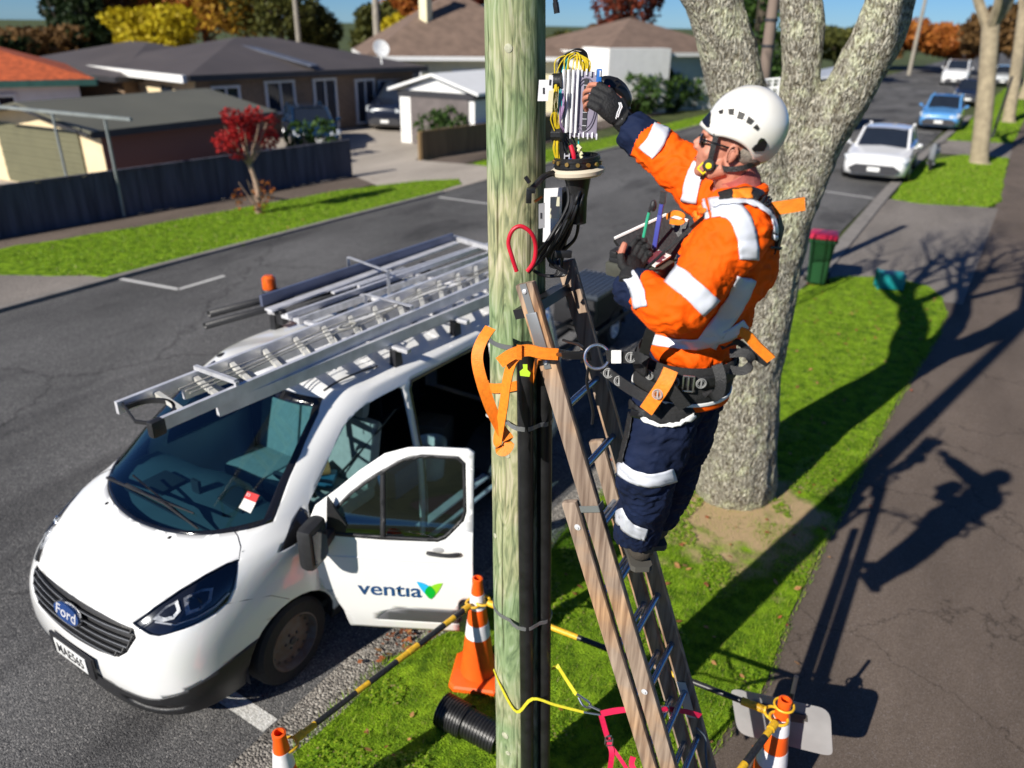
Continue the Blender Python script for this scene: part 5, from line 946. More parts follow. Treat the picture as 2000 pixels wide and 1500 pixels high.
for z,e_ in((3.15,0),(1.62,.0),(2.78,0)):
    q=MB(); P=[]
    for i in range(40):
        a=i*9; ex=.004
        for ca,rr0 in((14,.066),(52,.064)):
            d=abs((a-ca+180)%360-180); 
            if z<3.1 or ca==52: ex=max(ex,rr0*math.cos(math.radians(min(90,d*2.6))))
        P.append(pp(a,z,ex))
    q.ribbon(P+[P[0]],.022 if e_==0 else .03,(0,0,1),.003); q.build('steel_band',m_band,T)
# ---- open fibre joint beside the pole
m_tray=mat('mauve grey splice tray',(.28,.25,.33),.45,var=.05); m_wht=mat('white plastic',(.8,.8,.82),.4,var=.03); m_yel=mat('yellow fibre',(.7,.52,.02),.45); m_teal=mat('teal fibre',(.02,.4,.42),.45); m_pur=mat('lilac fibre',(.45,.3,.5),.45); m_org=mat('orange webbing',(.85,.22,.01),.6,var=.12,vs=60,bump=.2,bs=200); m_brs=mat('brass screw',(.5,.32,.1),.35,metal=.8)
JD=3.12
def J(px,py,dd=0): return at(px,py,JD+dd)
jc=J(1128,338); ja=(J(1122,180)-jc).normalized()
T=empty('fibre_joint',jc,'opened fibre optic joint with splice trays and looping fibres beside the pole','cable joint')
q=MB(); q.lathe(jc,ja,[(.092,-.01),(.105,0),(.107,.014),(.095,.022),(.09,.024)],40); q.build('base_ring',mat('cream sealing ring',(.62,.55,.42),.5,var=.05),T)
q=MB(); q.lathe(jc,ja,[(.09,.02),(.09,.065),(.083,.068),(.08,.05),(.001,.05)],40); 
for s in(.035,.055): q.lathe(jc,ja,[(.0935,s-.004),(.0935,s)],40)
q.build('clamp_ring',m_pipe,T)
for i in range(7):
    a=TC*math.cos(i*.45-1.35)+RR*math.sin(i*.45-1.35); q=MB(); q.cyl(jc+ja*.045+a*.088,jc+ja*.045+a*.098,.008,n=10); q.build('screw',m_brs,T)
q=MB(); q.tube([jc-ja*.01,jc-ja*.10,jc-ja*.2],[.055,.035,.028],20); q.build('cable_seal',m_pipe,T)
q=MB(); q.tube([J(1100,335,.05),J(1103,110,.05)],.018,8); q.tube([J(1075,160,.03),J(1110,160,.03)],.012,6); q.tube([J(1078,262,.03),J(1110,262,.03)],.012,6); q.build('spine',m_pipe,T)
for y in(158,262): q=MB(); q.tube([J(1082,y,-.01),J(1100,y,-.03)],[.028,.028],12); q.build('hose_clip',m_pipe,T)
for i in range(4): q=MB(); o_=RR*.018*i-TC*(-.004*i); c=J(1103,197)+o_; q.box(c,(.009,.075,.225),Matrix((RR.cross(V((0,0,1)))*-1 if 0 else (RR*.96+TC*.28).normalized(),(TC*.96-RR*.28).normalized(),V((0,0,1)))).transposed(),bev=.003); q.build('tray_edge',m_wht,T)
tx=(RR*.85-TC*.0+TC*.15).normalized(); tn=(TC*.97-RR*.05).normalized(); c=J(1143,205,-.03); q=MB()
R=Matrix((tx,tn,V((0,0,1)))).transposed(); q.box(c,(.10,.012,.235),R,bev=.006); tr=q.build('splice_tray',m_tray,T)
q=MB(); el=lambda a,b,o_:[c+tx*(a*math.cos(t))+V((0,0,1))*(b*math.sin(t))+tn*o_ for t in [PI*2*i/36 for i in range(36)]]
q.tube(el(.044,.095,.008),.0028,6,close=True); q.tube(el(.037,.083,.008),.0018,6,close=True); q.build('ring_rib',mat('darker mauve rib',(.16,.14,.2),.4),tr)
q=MB(); [q.box(c+V((0,0,-.085+.024*i))+tn*.007,(.016,.006,.021),R) for i in range(8)]; q.build('splice_slots',m_trimd,tr)
q=MB(); [q.box(c+V((0,0,-.0735+.024*i))+tn*.0095,(.017,.003,.0022),R) for i in range(7)]; q.build('slot_bars',m_alu,tr)
for dz in(.112,-.112):
    for i in range(7): q=MB(); q.box(c+tx*(-.052+.017*i)+V((0,0,dz+.004*(i%2)))+tn*.004,(.006,.02,.022),R,bev=.002); q.build('tab',m_wht if i%2 else m_alu,T)
q=MB(); q.box(c+tx*.046+V((0,0,.09))-tn*.004,(.02,.03,.075),R,bev=.004); q.build('blue_latch',mat('blue latch',(.01,.14,.5),.4),T)
rr=random.Random(4)
def loops(name,m,L_,r_,jit=.004):
    q=MB()
    for P in L_: q.tube(crv([J(x,y,d)+V((rr.uniform(-jit,jit),rr.uniform(-jit,jit),rr.uniform(-jit,jit))) for x,y,d in P],6),r_,6)
    return q.build(name,m,T)
yl=[]
for k in range(9): 
    x0=1102+5*k; yl.append([(x0,148,-.02),(x0+2+rr.uniform(-2,4),118+rr.uniform(-6,6),-.01),(1128,104+2*(k%4),0),(1134+2*k,122,-.01),(1140+1.2*k,150,-.01)])
yl+=[[(1103,108,0),(1084,118,0),(1082,150,-.02),(1086,185,-.03),(1083,230,-.03),(1086,262,-.02)],[(1110,106,0),(1092,125,0),(1086,150,-.02),(1084,172,-.03)]]
for k in range(6): yl.append([(1085+k,160,-.04),(1081+1.5*k,195+2*k,-.05),(1080+2*k,225,-.05),(1086+k,258,-.03),(1082+k*1.5,290,-.03),(1088+k,318,-.02),(1100,338,-.03)])
yl.append([(1081,215,-.05),(1076,235,-.05),(1082,255,-.04)])
loops('yellow_fibres',m_yel,yl,.0022)
loops('black_fibres',m_cab,[[(1096+2*k,150,.02),(1094+2*k,122,.01),(1108+3*k,100+k,0),(1128,95+2*k,0),(1146-k,108,.01),(1151-2*k,148,.02)] for k in range(7)]+[[(1094+4*k,262,.0),(1102+5*k,285,-.01),(1110+4*k,310,-.02),(1112+4*k,340,0)] for k in range(6)],.0035)
loops('teal_fibres',m_teal,[[(1094+k,172,-.03),(1091+2*k,200,-.05),(1092+k,232,-.04)] for k in range(4)]+[[(1100,140,-.02),(1106,118,-.01),(1118,108,0)],[(1102,140,-.02),(1110,116,-.01),(1122,106,0)],[(1128,270,-.02),(1132,290,-.02),(1130,320,-.01)]],.0025)
loops('lilac_fibres',m_pur,[[(1096+k,170,-.03),(1096+2*k,205,-.05),(1093+k,235,-.05),(1099+k,258,-.03)] for k in range(4)],.0025)
q=MB(); q.tube(crv([J(1115,284,-.05),J(1121,305,-.06),J(1124,333,-.05)],4),.009,10); q.build('red_tube',m_red,T)
q=MB(); q.tube([J(1114,310,-.05),J(1115,328,-.05)],.008,10); q.build('blue_cartridge',mat('blue cartridge',(.01,.15,.6),.3),T)
q=MB(); R2=Matrix((RR,TC*-1,V((0,0,1)))).transposed(); [q.box(J(x,318,-.04),(.004,.02,.07),R2) for x in(1102,1111)]; q.box(J(1107,304,-.04),(.02,.02,.004),R2); q.build('steel_bracket',m_alu,T)
q=MB(); [q.tube([J(1131+rr.uniform(-4,4),284+6*k,-.03),J(1133+rr.uniform(-5,5),291+6*k,-.04)],.007,6) for k in range(7)]; q.build('gel_beads',mat('pale gel',(.6,.57,.35),.4),T)
q=MB(); [q.box(J(1090+10*k,326,-.03+.02*(k%2)),(.012,.02,.03),R2,bev=.003) for k in range(8)]; q.build('port_plugs',m_pipe,T)
# dark bundle of unspliced pigtails behind the trays
q=MB()
for k in range(80): a=J(1172+rr.uniform(0,25),165+rr.uniform(0,38),.05); q.tube([a,a+V((rr.uniform(-.03,.05),rr.uniform(-.02,.03),rr.uniform(-.03,.04)))],.004,4)
q.tube(crv([J(1168,165,.04),J(1195,170,.06),J(1215,190,.08),J(1222,215,.08)],4),[.02,.03,.035,.038,.04,.04,.04,.038,.036,.034,.03,.02,.02],10); q.build('pigtail_bundle',m_cab,T)
q=MB(); [q.tube([J(1172,178+rr.uniform(-10,10),-.0),J(1183+rr.uniform(-4,10),180+rr.uniform(-14,14),-.02)],.0025,4) for k in range(22)]; q.build('red_pigtails',m_red,T)
# white bracket plates clipped to the pole
def plate(name,pts,m,parent,th=.006,shift=0,hole=None):
    P=[V(p) for p in pts]; n=(P[1]-P[0]).cross(P[2]-P[0]).normalized(); n=n if n.dot(CAM-P[0])>0 else -n; q=MB(); k=len(P); q.add([p+n*th for p in P]+P,[tuple(range(k)),tuple(range(k,2*k))[::-1]]+[(i,(i+1)%k,k+(i+1)%k,k+i) for i in range(k)]); o=q.build(name,m,parent,0)
    if hole: q=MB(); q.bar(hole[0]+n*(th+.001),hole[1]+n*(th+.001),.007,.002,up=n); q.build('slot',m_trimd,o)
    return o
plate('bracket_plate',[J(1053,156,-.10),J(1074,156,-.10),J(1070,197,-.10),J(1050,197,-.10)],m_wht,T,hole=(J(1062,171,-.10),J(1062,183,-.10)))
plate('bracket_clip',[J(1072,147,-.12),J(1080,147,-.12),J(1079,176,-.12),J(1070,177,-.12)],m_wht,T,hole=(J(1075,155,-.12),J(1074,166,-.12)))
# bracket, drop cables and clamp under the joint
T=empty('cable_bracket',J(1085,430),'white cable bracket with a fall of black drop cables under the open joint','cable bracket')
plate('back_plate',[J(1063,368,.0),J(1098,366,.0),J(1096,470,.0),J(1060,472,.0)],m_wht,T); plate('side_plate',[J(1052,398,-.06),J(1064,396,-.06),J(1064,444,-.06),J(1052,446,-.06)],mat('grey metal plate',(.4,.4,.42),.4,metal=.3),T,hole=(J(1057,415,-.06),J(1057,426,-.06)))
plate('terminal_cover',[J(1075,384,-.03),J(1093,384,-.03),J(1092,425,-.03),J(1074,425,-.03)],mat('cream label cover',(.7,.68,.5),.4),T,.012)
plate('side_wing',[J(1110,368,.03),J(1147,366,.03),J(1147,385,.03),J(1122,402,.03),J(1108,404,.03)],m_wht,T)
q=MB(); q.tube([J(1112,370,.05),J(1085,520,.1)],.03,12); q.build('support_arm',m_cab,T)
for k in range(12):
    a=(1108+3.4*k,362,-.01+.008*(k%3)); b=(1112+2*k+rr.uniform(-8,5),405+rr.uniform(-10,12),-.05+rr.uniform(-.02,.04)); c=(1075+4.2*k+rr.uniform(-8,8),455+rr.uniform(-10,14),-.08+.012*k); d=(1048+4.5*k+rr.uniform(-3,3),500+rr.uniform(-6,10),-.05+.01*k)
    e_=[(1040,522,-.04),(1033,532,-.03)] if k<5 else [(1100-3*k+20,535,-.0),(1062,538,.0),(1042,528,-.02)]
    q=MB(); q.tube(crv([J(*p) for p in [a,b,c,d]+e_],6),.0068,8); q.build('drop_cable',m_cab,T)
q=MB(); q.box(J(1100,496,-.06),(.07,.02,.03),R2,bev=.005); q.build('cable_tie',m_cab,T)
q=MB(); q.tube(crv([J(1080,338,-.05),J(1062,345,-.09),J(1045,362,-.12),J(1034,372,-.14)],5),[.012]*16,8); q.box(J(1037,372,-.16),(.035,.02,.02),R2,bev=.004); q.box(J(1033,384,-.16),(.022,.02,.05),R2,bev=.004); q.tube([J(1034,357,-.15),J(1026,345,-.15)],.008,6); q.build('strain_clamp',m_pipe,T)
q=MB(); q.tube([J(1044,394,-.12),J(1058,384,-.1)],.006,8); q.build('coach_bolt',m_brs,T)
q=MB(); q.tube(crv([J(1009,530,-.2),J(1000,502,-.2),J(993,474,-.19),J(1001,450,-.19),J(1018,442,-.19),J(1038,456,-.19),J(1046,480,-.18),J(1043,510,-.18),J(1030,530,-.18)],6),.0085,10); q.build('red_loop',m_red,T)
# black cable hanging in at the top edge
T=empty('aerial_cable',at(1082,20,3.0),'black aerial cable end hanging beside the top of the pole','cable'); q=MB(); q.tube(crv([at(1078,-90,3.02),at(1083,-20,3.0),at(1086,14,3.0),at(1088,26,3.0)],5),.009,8); q.build('sheath',m_cab,T); q=MB(); q.tube([at(1085,5,3.0),at(1088,26,3.0)],.011,8); q.build('end_cap',m_pipe,T)
# ================================================= TIMBER LADDER
m_lad=bpy.data.materials.new('weathered ladder timber'); m_lad.use_nodes=True; N,L,B=nodes(m_lad); B.inputs['Roughness'].default_value=.75
tc=N.new('ShaderNodeTexCoord'); mp=N.new('ShaderNodeMapping'); mp.inputs['Rotation'].default_value=(0,math.radians(20),0); mp.inputs['Scale'].default_value=(28,28,1.6); L.new(tc.outputs['Object'],mp.inputs[0]); n1=N.new('ShaderNodeTexNoise'); n1.inputs['Scale'].default_value=1.6; n1.inputs['Detail'].default_value=8; L.new(mp.outputs[0],n1.inputs[0])
rp=N.new('ShaderNodeValToRGB'); e=rp.color_ramp.elements; e[0].color=(.16,.11,.08,1); e[0].position=.32; e[1].color=(.44,.35,.27,1); e[1].position=.66; L.new(n1.outputs[0],rp.inputs[0])
n2=N.new('ShaderNodeTexNoise'); n2.inputs['Scale'].default_value=2.2; n2.inputs['Detail'].default_value=5; L.new(tc.outputs['Object'],n2.inputs[0]); r2=N.new('ShaderNodeValToRGB'); r2.color_ramp.elements[0].color=(.8,.76,.74,1); r2.color_ramp.elements[0].position=.48; r2.color_ramp.elements[1].color=(1.3,.95,.6,1); r2.color_ramp.elements[1].position=.66; L.new(n2.outputs[0],r2.inputs[0])
mx=N.new('ShaderNodeMix'); mx.data_type='RGBA'; mx.blend_type='MULTIPLY'; mx.inputs[0].default_value=1; L.new(rp.outputs[0],mx.inputs[6]); L.new(r2.outputs[0],mx.inputs[7]); L.new(mx.outputs[2],B.inputs['Base Color']); b_=N.new('ShaderNodeBump'); b_.inputs['Strength'].default_value=.3; b_.inputs['Distance'].default_value=.005; L.new(n1.outputs[0],b_.inputs['Height']); L.new(b_.outputs[0],B.inputs['Normal'])
LN=V((-.03,1,0)).normalized(); LU=V((1,.03,0)).normalized()
LT=at(1026,552,2.93); LQ=onplane(1308,1500,LT,LN); LD=(LQ-LT).normalized(); LF=LT+LD*(LT.z/-LD.z); LLEN=(LF-LT).length; LP=LD.cross(LN); LP=LP if LP.z>0 else -LP     # LP: up and out from the ladder plane
T=empty('timber_ladder',LF,'weathered timber extension ladder with aluminium rungs leaning on the utility pole','ladder')
WID=.37
def lpt(s,w,o=0): return LT+LD*s+LN*w+LP*o
for w,nm in((0,'stile'),(WID,'stile')):
    q=MB(); q.bar(lpt(0,w),lpt(LLEN-.25,w),.036,.082,up=LP,bev=.008); q.build(nm,m_lad,T)
m_rung=mat('blue tinted aluminium rung',(.35,.42,.52),.25,metal=.8,var=.1)
def lad_solve(px,py,w,o): return (onplane(px,py,lpt(0,w,o),LN)-lpt(0,w,o)).dot(LD)
sB=lad_solve(1102,978,.0,-.085)
for w in(0,WID): q=MB(); q.bar(lpt(sB+(.0 if w==0 else -.12),w,-.10),lpt(LLEN,w,-.10),.04,.074,up=LP,bev=.012); q.build('base_stile',m_lad,T)
s=.55
while s<LLEN-.3:
    if not (0<abs(s-1.2)<.0): q=MB(); q.cyl(lpt(s,.0),lpt(s,WID),.0155,n=14); q.build('rung',m_rung,T)
    s+=.285
s=sB+.2
while s<LLEN-.1: q=MB(); q.cyl(lpt(s,0,-.088),lpt(s,WID,-.088),.0155,n=14); q.build('rung',m_rung,T); s+=.285
q=MB(); q.bar(lpt(.12,-.022,.0),lpt(.30,-.022,.0),.012,.05,up=LP,bev=.004); q.bar(lpt(.0,-.02,.0),lpt(.36,-.02,0),.006,.03,up=LP); q.build('steel_bracket',m_band,T)
for s in(.03,.33): q=MB(); q.ball(lpt(s,-.026),(.011,.006,.011),10); q.build('bolt',m_alu,T)
for s,o in((sB+.12,-.088),(sB+.98,0)): q=MB(); q.lathe(lpt(s,-.02,o),-LN,[(.015,0),(.015,.003),(.007,.004),(.007,.009)],12); q.build('bolt',m_alu,T)
q=MB(); q.bar(lpt(.12,.0,-.05),lpt(.12,WID,-.05),.04,.09,up=LP); q.build('pole_rest',m_cab,T)
q=MB(); P=[lpt(sB+.03,-.024,o) for o in(.045,-.045)]; q.ribbon([lpt(sB+.03,-.025,.045),lpt(sB+.03,-.025,-.045)],.03,LD,.004); q.ribbon([lpt(sB+.03,-.025,.045),lpt(sB+.03,.022,.046)],.03,LD,.004); q.build('guide_strap',m_band,T)
plate('label',[lpt(1.0,WID-.022,.03),lpt(1.0,WID-.022,-.01),lpt(1.22,WID-.022,-.01),lpt(1.22,WID-.022,.03)],mat('faded label',(.5,.5,.47),.6),T,.001)
plate('label',[lpt(2.2,WID-.024,.02),lpt(2.2,WID-.024,-.03),lpt(2.42,WID-.024,-.03),lpt(2.42,WID-.024,.02)],MATS['faded label'],T,.001)
q=MB(); q.tube(crv([lpt(2.42+.09*i,WID-.09+.05*math.sin(i*1.1),.045+.01*math.sin(i*2)) for i in range(17)],4),.006,6); q.tube(crv([lpt(3.0+.12*i,WID-.13+.04*math.sin(i*1.7),.05) for i in range(9)],4),.006,6)
c=lpt(3.22,WID-.05,.04); q.tube(crv([c+LN*(.03*math.cos(t))+LD*(.05*math.sin(t))+LP*(.02*math.sin(2*t)) for t in [k*1.1 for k in range(10)]],4),.006,6); q.build('hauling_rope',mat('grey blue rope',(.10,.13,.16),.9,var=.2,vs=90),T)
# ================================================= STRAPS
m_oweb=m_org; m_yweb=mat('yellow webbing',(.62,.55,.03),.6,var=.1,vs=80); m_pweb=mat('crimson webbing',(.65,.01,.07),.6,var=.1,vs=80); m_steel=mat('bright steel',(.6,.6,.62),.22,metal=.95,var=.05)
T=empty('pole_strap',pp(-30,2.9),'orange webbing work strap looped round the pole with a long hanging tail','strap')
zc=2.96
q=MB(); P=[pp(a,zc+.05*math.sin(math.radians(a+40))-.02,.010) for a in range(-95,40,9)]; q.ribbon(P+[at(1050,693,2.83),at(1092,692,2.82)],[.045]*(len(P)+2),(0,0,1),.004); q.build('pole_loop',m_oweb,T)
q=MB(); P=[(958,640,2.98),(940,668,2.93),(932,700,2.9),(941,745,2.88),(958,795,2.88),(978,838,2.88),(994,862,2.86),(984,880,2.84),(972,868,2.86),(976,838,2.87),(984,790,2.86),(990,745,2.86),(1001,706,2.85),(1022,688,2.84)]
q.ribbon(crv([at(*p) for p in P],6),.05,[V((math.cos(i*.045+.3),.3,math.sin(i*.045)*.6)) for i in range(79)],.004); q.build('hanging_tail',m_oweb,T)
q=MB(); q.ribbon(crv([at(976,708,2.84),at(1000,692,2.82),at(1030,684,2.81),at(1060,690,2.80),at(1090,692,2.80)],4),.048,(0,0,1),.007); q.build('padded_sleeve',m_oweb,T)
q=MB(); q.ribbon([at(1014,674,2.80),at(1014,702,2.80)],.02,RR,.006); q.build('keeper',m_oweb,T)
q=MB(); c=[at(1021,712,2.8),at(1030,712,2.8),at(1030,722,2.8),at(1036,728,2.8),at(1034,736,2.8),at(1016,734,2.8),at(1015,726,2.8),at(1022,720,2.8)]; q.add(c,[tuple(range(8))]); o=q.build('inspection_tag',mat('lime tag',(.5,.75,.04),.5),T,0); s_=o.modifiers.new('s','SOLIDIFY'); s_.thickness=.003
q=MB(); q.tube(crv([pp(a,2.75+.05*math.cos(math.radians(a)),.02) for a in range(-90,-10,10)],2),.005,6); q.build('white_cord',mat('pale cord',(.5,.5,.46),.8),T)
T=empty('ratchet_strap',at(1140,1390,3.0),'yellow strap with steel hooks tying the ladder to the pole above the grass','strap')
q=MB(); q.ribbon(crv([pp(-75,1.17,.01),pp(-40,1.12,.012),pp(-5,.99,.02),at(1040,1365,2.98),at(1085,1377,2.95),at(1140,1391,2.93)],5),.017,(0,0,1),.003); q.build('webbing',m_yweb,T)
q=MB(); q.ribbon(crv([pp(75,1.2,.05),at(1088,1300,3.08),at(1108,1330,3.05),at(1126,1357,3.0)],4),.024,(.6,0,.6),.003); q.build('webbing',m_yweb,T)
q=MB(); q.tube(crv([at(1126,1355,3.0),at(1150,1372,2.98),at(1154,1382,2.97),at(1140,1379,2.97),at(1130,1362,3.0)],4),.006,8); q.tube([at(1150,1378,2.96),at(1172,1388,2.94)],.006,8); q.tube([at(1140,1391,2.93),at(1172,1396,2.93)],.005,8); q.build('steel_hook',m_steel,T)
T=empty('ladder_strap',at(1190,1400,2.95),'crimson strap with steel buckle wrapped round the ladder stiles','strap')
q=MB(); q.ribbon(crv([at(1174,1394,2.94),at(1210,1387,2.8),at(1260,1384,2.8),at(1298,1384,2.85),at(1340,1390,2.9),at(1368,1398,2.95)],4),.030,(0,0,1),.004); q.build('upper_band',m_pweb,T)
q=MB(); q.ribbon(crv([at(1174,1396,2.94),at(1182,1425,2.94),at(1190,1452,2.93),at(1195,1475,2.9),at(1188,1520,2.9)],4),.028,RR,.004); q.ribbon(crv([at(1192,1455,2.93),at(1210,1480,2.9),at(1230,1510,2.88)],4),.02,RR,.004); q.ribbon(crv([at(1237,1478,2.9),at(1234,1495,2.88),at(1250,1520,2.85)],3),.03,RR,.004); q.build('hanging_band',m_pweb,T)
q=MB(); [q.box(at(1189+x,1446+y,2.92),s,R2,bev=.003) for x,y,s in((-7,0,(.006,.01,.055)),(7,4,(.006,.01,.055)),(0,-8,(.03,.01,.006)),(0,10,(.03,.01,.006)),(0,1,(.03,.012,.008)))]; q.build('buckle',m_steel,T)
c=at(1298,1385,2.84); q=MB(); q.tube([c+RR*(.022*math.cos(t))+V((0,0,.022*math.sin(t))) for t in [PI*2*i/20 for i in range(20)]],.0035,6,close=True); q.build('ring',m_steel,T)
# ================================================= CONES, BARRIER BARS, SIGN, PIPE
m_oc=mat('fluorescent orange plastic',(.9,.11,.01),.4,var=.08,vs=12); m_ref=mat('white reflective collar',(.78,.76,.78),.35,var=.06,vs=30); m_yb=mat('scuffed yellow band',(.72,.42,.02),.5,var=.2,vs=60); m_kb=mat('scuffed black bar',(.02,.02,.022),.4,var=.5,vs=70)
def cone(label,p,rz,ring=False,lean=(0,0)):
    T=empty('traffic_cone',p,label,'traffic cone','traffic cones round the work area',rz=rz); p=V(p); Rz=Matrix.Rotation(rz,3,'Z'); up=V((lean[0],lean[1],1)).normalized()
    q=MB(); pts=[(-.19,-.15),(-.15,-.19),(.15,-.19),(.19,-.15),(.19,.15),(.15,.19),(-.15,.19),(-.19,.15)]; vs=[]
    for s,z in((1,.0),(1,.03),(.93,.045),(.62,.06)): vs+=[p+Rz@V((x*s,y*s,z)) for x,y in pts]
    q.add(vs,[(i*8+j,i*8+(j+1)%8,i*8+8+(j+1)%8,i*8+8+j) for i in range(3) for j in range(8)]+[tuple(range(8))[::-1],tuple(24+j for j in range(8))]); q.build('base',m_oc,T)
    q=MB(); q.lathe(p,up,[(.135,.04),(.128,.07),(.036,.86),(.038,.87),(.038,.90),(.026,.905),(.024,.86)],32,caps=False); q.build('body',m_oc,T)
    for z0,z1 in((.655,.775),(.40,.52)):
        r=lambda z:.128-(z-.07)*.1165+.0015; q=MB(); q.lathe(p,up,[(r(z0)-.002,z0),(r(z0),z0+.001),(r(z1),z1-.001),(r(z1)-.002,z1)],32,caps=False); q.build('reflective_collar',m_ref,T)
    if ring:
        q=MB(); c=p+up*.86; q.tube([c+V((.055*math.cos(t),.055*math.sin(t),0)) for t in [PI*2*i/24 for i in range(24)]],.007,8,close=True); q.build('ring',m_yb,T)
    return T
c1=V((-2.345,3.56,.03)); c2=V((-2.56,1.92,.03)); c3=V((-.255,3.60,.03))
cone('orange traffic cone standing on the grass just left of the pole base',c1,.4); cone('orange traffic cone cut off by the bottom edge near the kerb',c2,.3); cone('orange traffic cone in front of the grey sign plate',c3,.5,True)
def bar(label,a,b,segs):
    a=V(a);b=V(b); T=empty('barrier_bar',(a+b)/2,label,'barrier bar','barrier bars between the cones'); d=(b-a).normalized()
    for t0,t1,k,r in segs: q=MB(); q.cyl(a.lerp(b,t0),a.lerp(b,t1),r,n=14); q.build('band',m_yb if k=='y' else m_kb,T)
    for e,s in((a,-1),(b,1)):
        q=MB(); c=e+d*s*.055; q.tube([c+V((.05*math.cos(t),.05*math.sin(t),0)) for t in [PI*2*i/20 for i in range(20)]],.009,8,close=True); q.cyl(e-d*s*.05,e+d*s*.01,.024,n=14); q.build('end_ring',m_yb,T)
    return T
tp=lambda c,z:c+V((0,0,z-.03))
def betw(a,b,g0=.1,g1=.1): d=(b-a).normalized(); return a+d*g0,b-d*g1
a,b=betw(tp(c2,.80),tp(c1,.74)); bar('long black and yellow barrier bar from the kerb cone up to the pole cone',a,b,[(0,.09,'y',.019),(.09,.30,'k',.017),(.30,.37,'y',.018),(.37,.53,'k',.019),(.53,.66,'y',.02),(.66,.70,'k',.02),(.70,.83,'k',.021),(.60,.66,'y',.022),(.83,.90,'y',.021),(.9,1,'k',.021)])
a,b=betw(tp(c1,.75),tp(c3,.80)); bar('black and yellow barrier bar passing behind the pole and ladder',a,b,[(0,.25,'k',.019),(.25,.36,'y',.02),(.36,.58,'k',.019),(.58,.66,'k',.016),(.66,.76,'y',.017),(.76,.93,'k',.018),(.93,1,'y',.024)])
a,b=betw(tp(c3,.82),V((-.50,2.45,.8))); bar('black and yellow barrier bar leaving the right cone towards the bottom edge',a,b,[(0,.12,'y',.02),(.12,.36,'k',.02),(.36,.5,'y',.021),(.5,1,'k',.019)])
T=empty('sign_plate',gr(1530,1420,0),'grey metal back of a rounded sign plate standing behind the right cone','sign')
P=[gr(1425,1345,1.05)]; n0=V((-.15,-1,.12)).normalized(); S0=at(1435,1345,3.95)
cor=[onplane(x,y,S0,n0) for x,y in((1427,1343),(1622,1385),(1627,1478),(1441,1432))]
def rquad(C,r=.22,k=5):
    out=[]
    for i in range(4):
        p=C[i];a=C[i-1];b=C[(i+1)%4]; s=p.lerp(a,.12 if i%2 else .25*.5);e=p.lerp(b,.25 if i%2 else .12)
        for j in range(k+1): t=j/k; out.append(s*(1-t)**2+p*2*t*(1-t)+e*t*t)
    return out
pl=rquad(cor); plate('plate',pl,mat('grey sign back',(.36,.35,.35),.45,metal=.3,var=.1,vs=6),T,.004)
q=MB()
for (x0,y0,x1,y1) in((1478,1375,1560,1400),(1535,1400,1570,1405)): q.bar(onplane(x0,y0,S0,n0)-n0*.012*-1,onplane(x1,y1,S0,n0)+n0*.012,.012,.035)
q.bar(onplane(1470,1372,S0,n0)+n0*.012,onplane(1578,1402,S0,n0)+n0*.012,.012,.04); q.build('bracket',mat('dull bracket',(.12,.11,.1),.5,metal=.4),T)
g0=c3+V((.02,.14,-.03)); q=MB(); q.tube([g0,g0+V((0,.0,1.0))],.014,8); q.build('post',m_trimd,T)
T=empty('corrugated_pipe',gr(905,1400,0),'two ribbed black drainage pipe offcuts lying on the grass beside the cone','pipe offcut')
def corr(A,B,R_,n,parent):
    d=(B-A); prof=[]
    for i in range(n*4+1):
        t=i/(n*4); prof.append((R_*(1 if (i//2)%2==0 else .93),d.length*t))
    prof=prof+[(R_*.86,d.length),(R_*.86,0),(R_*.93,0)]; q=MB(); q.lathe(A,d,prof,40,caps=False); return q.build('ribbed_section',m_pipe,parent,35)
a=gr(865,1385,.12);b=gr(912,1408,.12); c=gr(900,1400,.105); d=gr(950,1432,.105); dr=(d-a).normalized()
corr(a,a+dr*.20,.118,9,T); corr(a+dr*.17,a+dr*.46,.103,12,T)
# ================================================= TRAILER BEHIND THE VAN
T=empty('trailer',(-4.5,10.4,0),'small black trailer with ribbed lid toolbox parked behind the van','trailer')
q=MB(); L0=[V((-4.74,9.85,1.0)),V((-4.70,10.5,1.0)),V((-4.14,10.5,1.02)),V((-4.14,9.28,1.0)),V((-4.48,9.28,1.0))]
q.box((-4.5,9.9,.97),(.75,1.15,.06),bev=.015); 
for i in range(9): q.box((-4.82+.08*i,9.9,1.005),(.02,1.05,.012))
lid=q.build('ribbed_lid',mat('blue black lid',(.05,.06,.075),.3,var=.1,vs=20),T); q=MB(); q.box((-4.5,9.9,.72),(.66,1.05,.44),bev=.02); [q.box((-4.165,9.5+.1*i,.72),(.012,.03,.36)) for i in range(9)]; q.build('tool_box',m_blk,T)
q=MB(); w=V((-4.27,10.16,.27)); q.lathe(w,(1,0,0),[(.14,-.09),(.26,-.09),(.30,-.05),(.30,.05),(.26,.09),(.15,.09)],28,caps=False); wh=q.build('wheel',m_tyre,T); q=MB(); q.lathe(w,(1,0,0),[(.15,.08),(.155,.095),(.145,.09),(.14,.03),(.06,.03),(.05,.06),(.001,.065)],24,caps=False)
for i in range(7): t=PI*2*i/7; q.bar(w+V((.045,.05*math.cos(t),.05*math.sin(t))),w+V((.075,.14*math.cos(t),.14*math.sin(t))),.035,.02,up=(1,0,0))
q.build('rim',m_alu,wh); q=MB(); P=[w+V((0,.31*math.cos(t),.31*math.sin(t))) for t in [PI*i/12 for i in range(13)]]; q.ribbon(P,.24,(1,0,0),.012); q.build('mudguard',m_blk,T)
q=MB(); q.box((-4.5,10.4,.40),(.7,1.9,.08),bev=.02); q.build('chassis',m_blk,T)
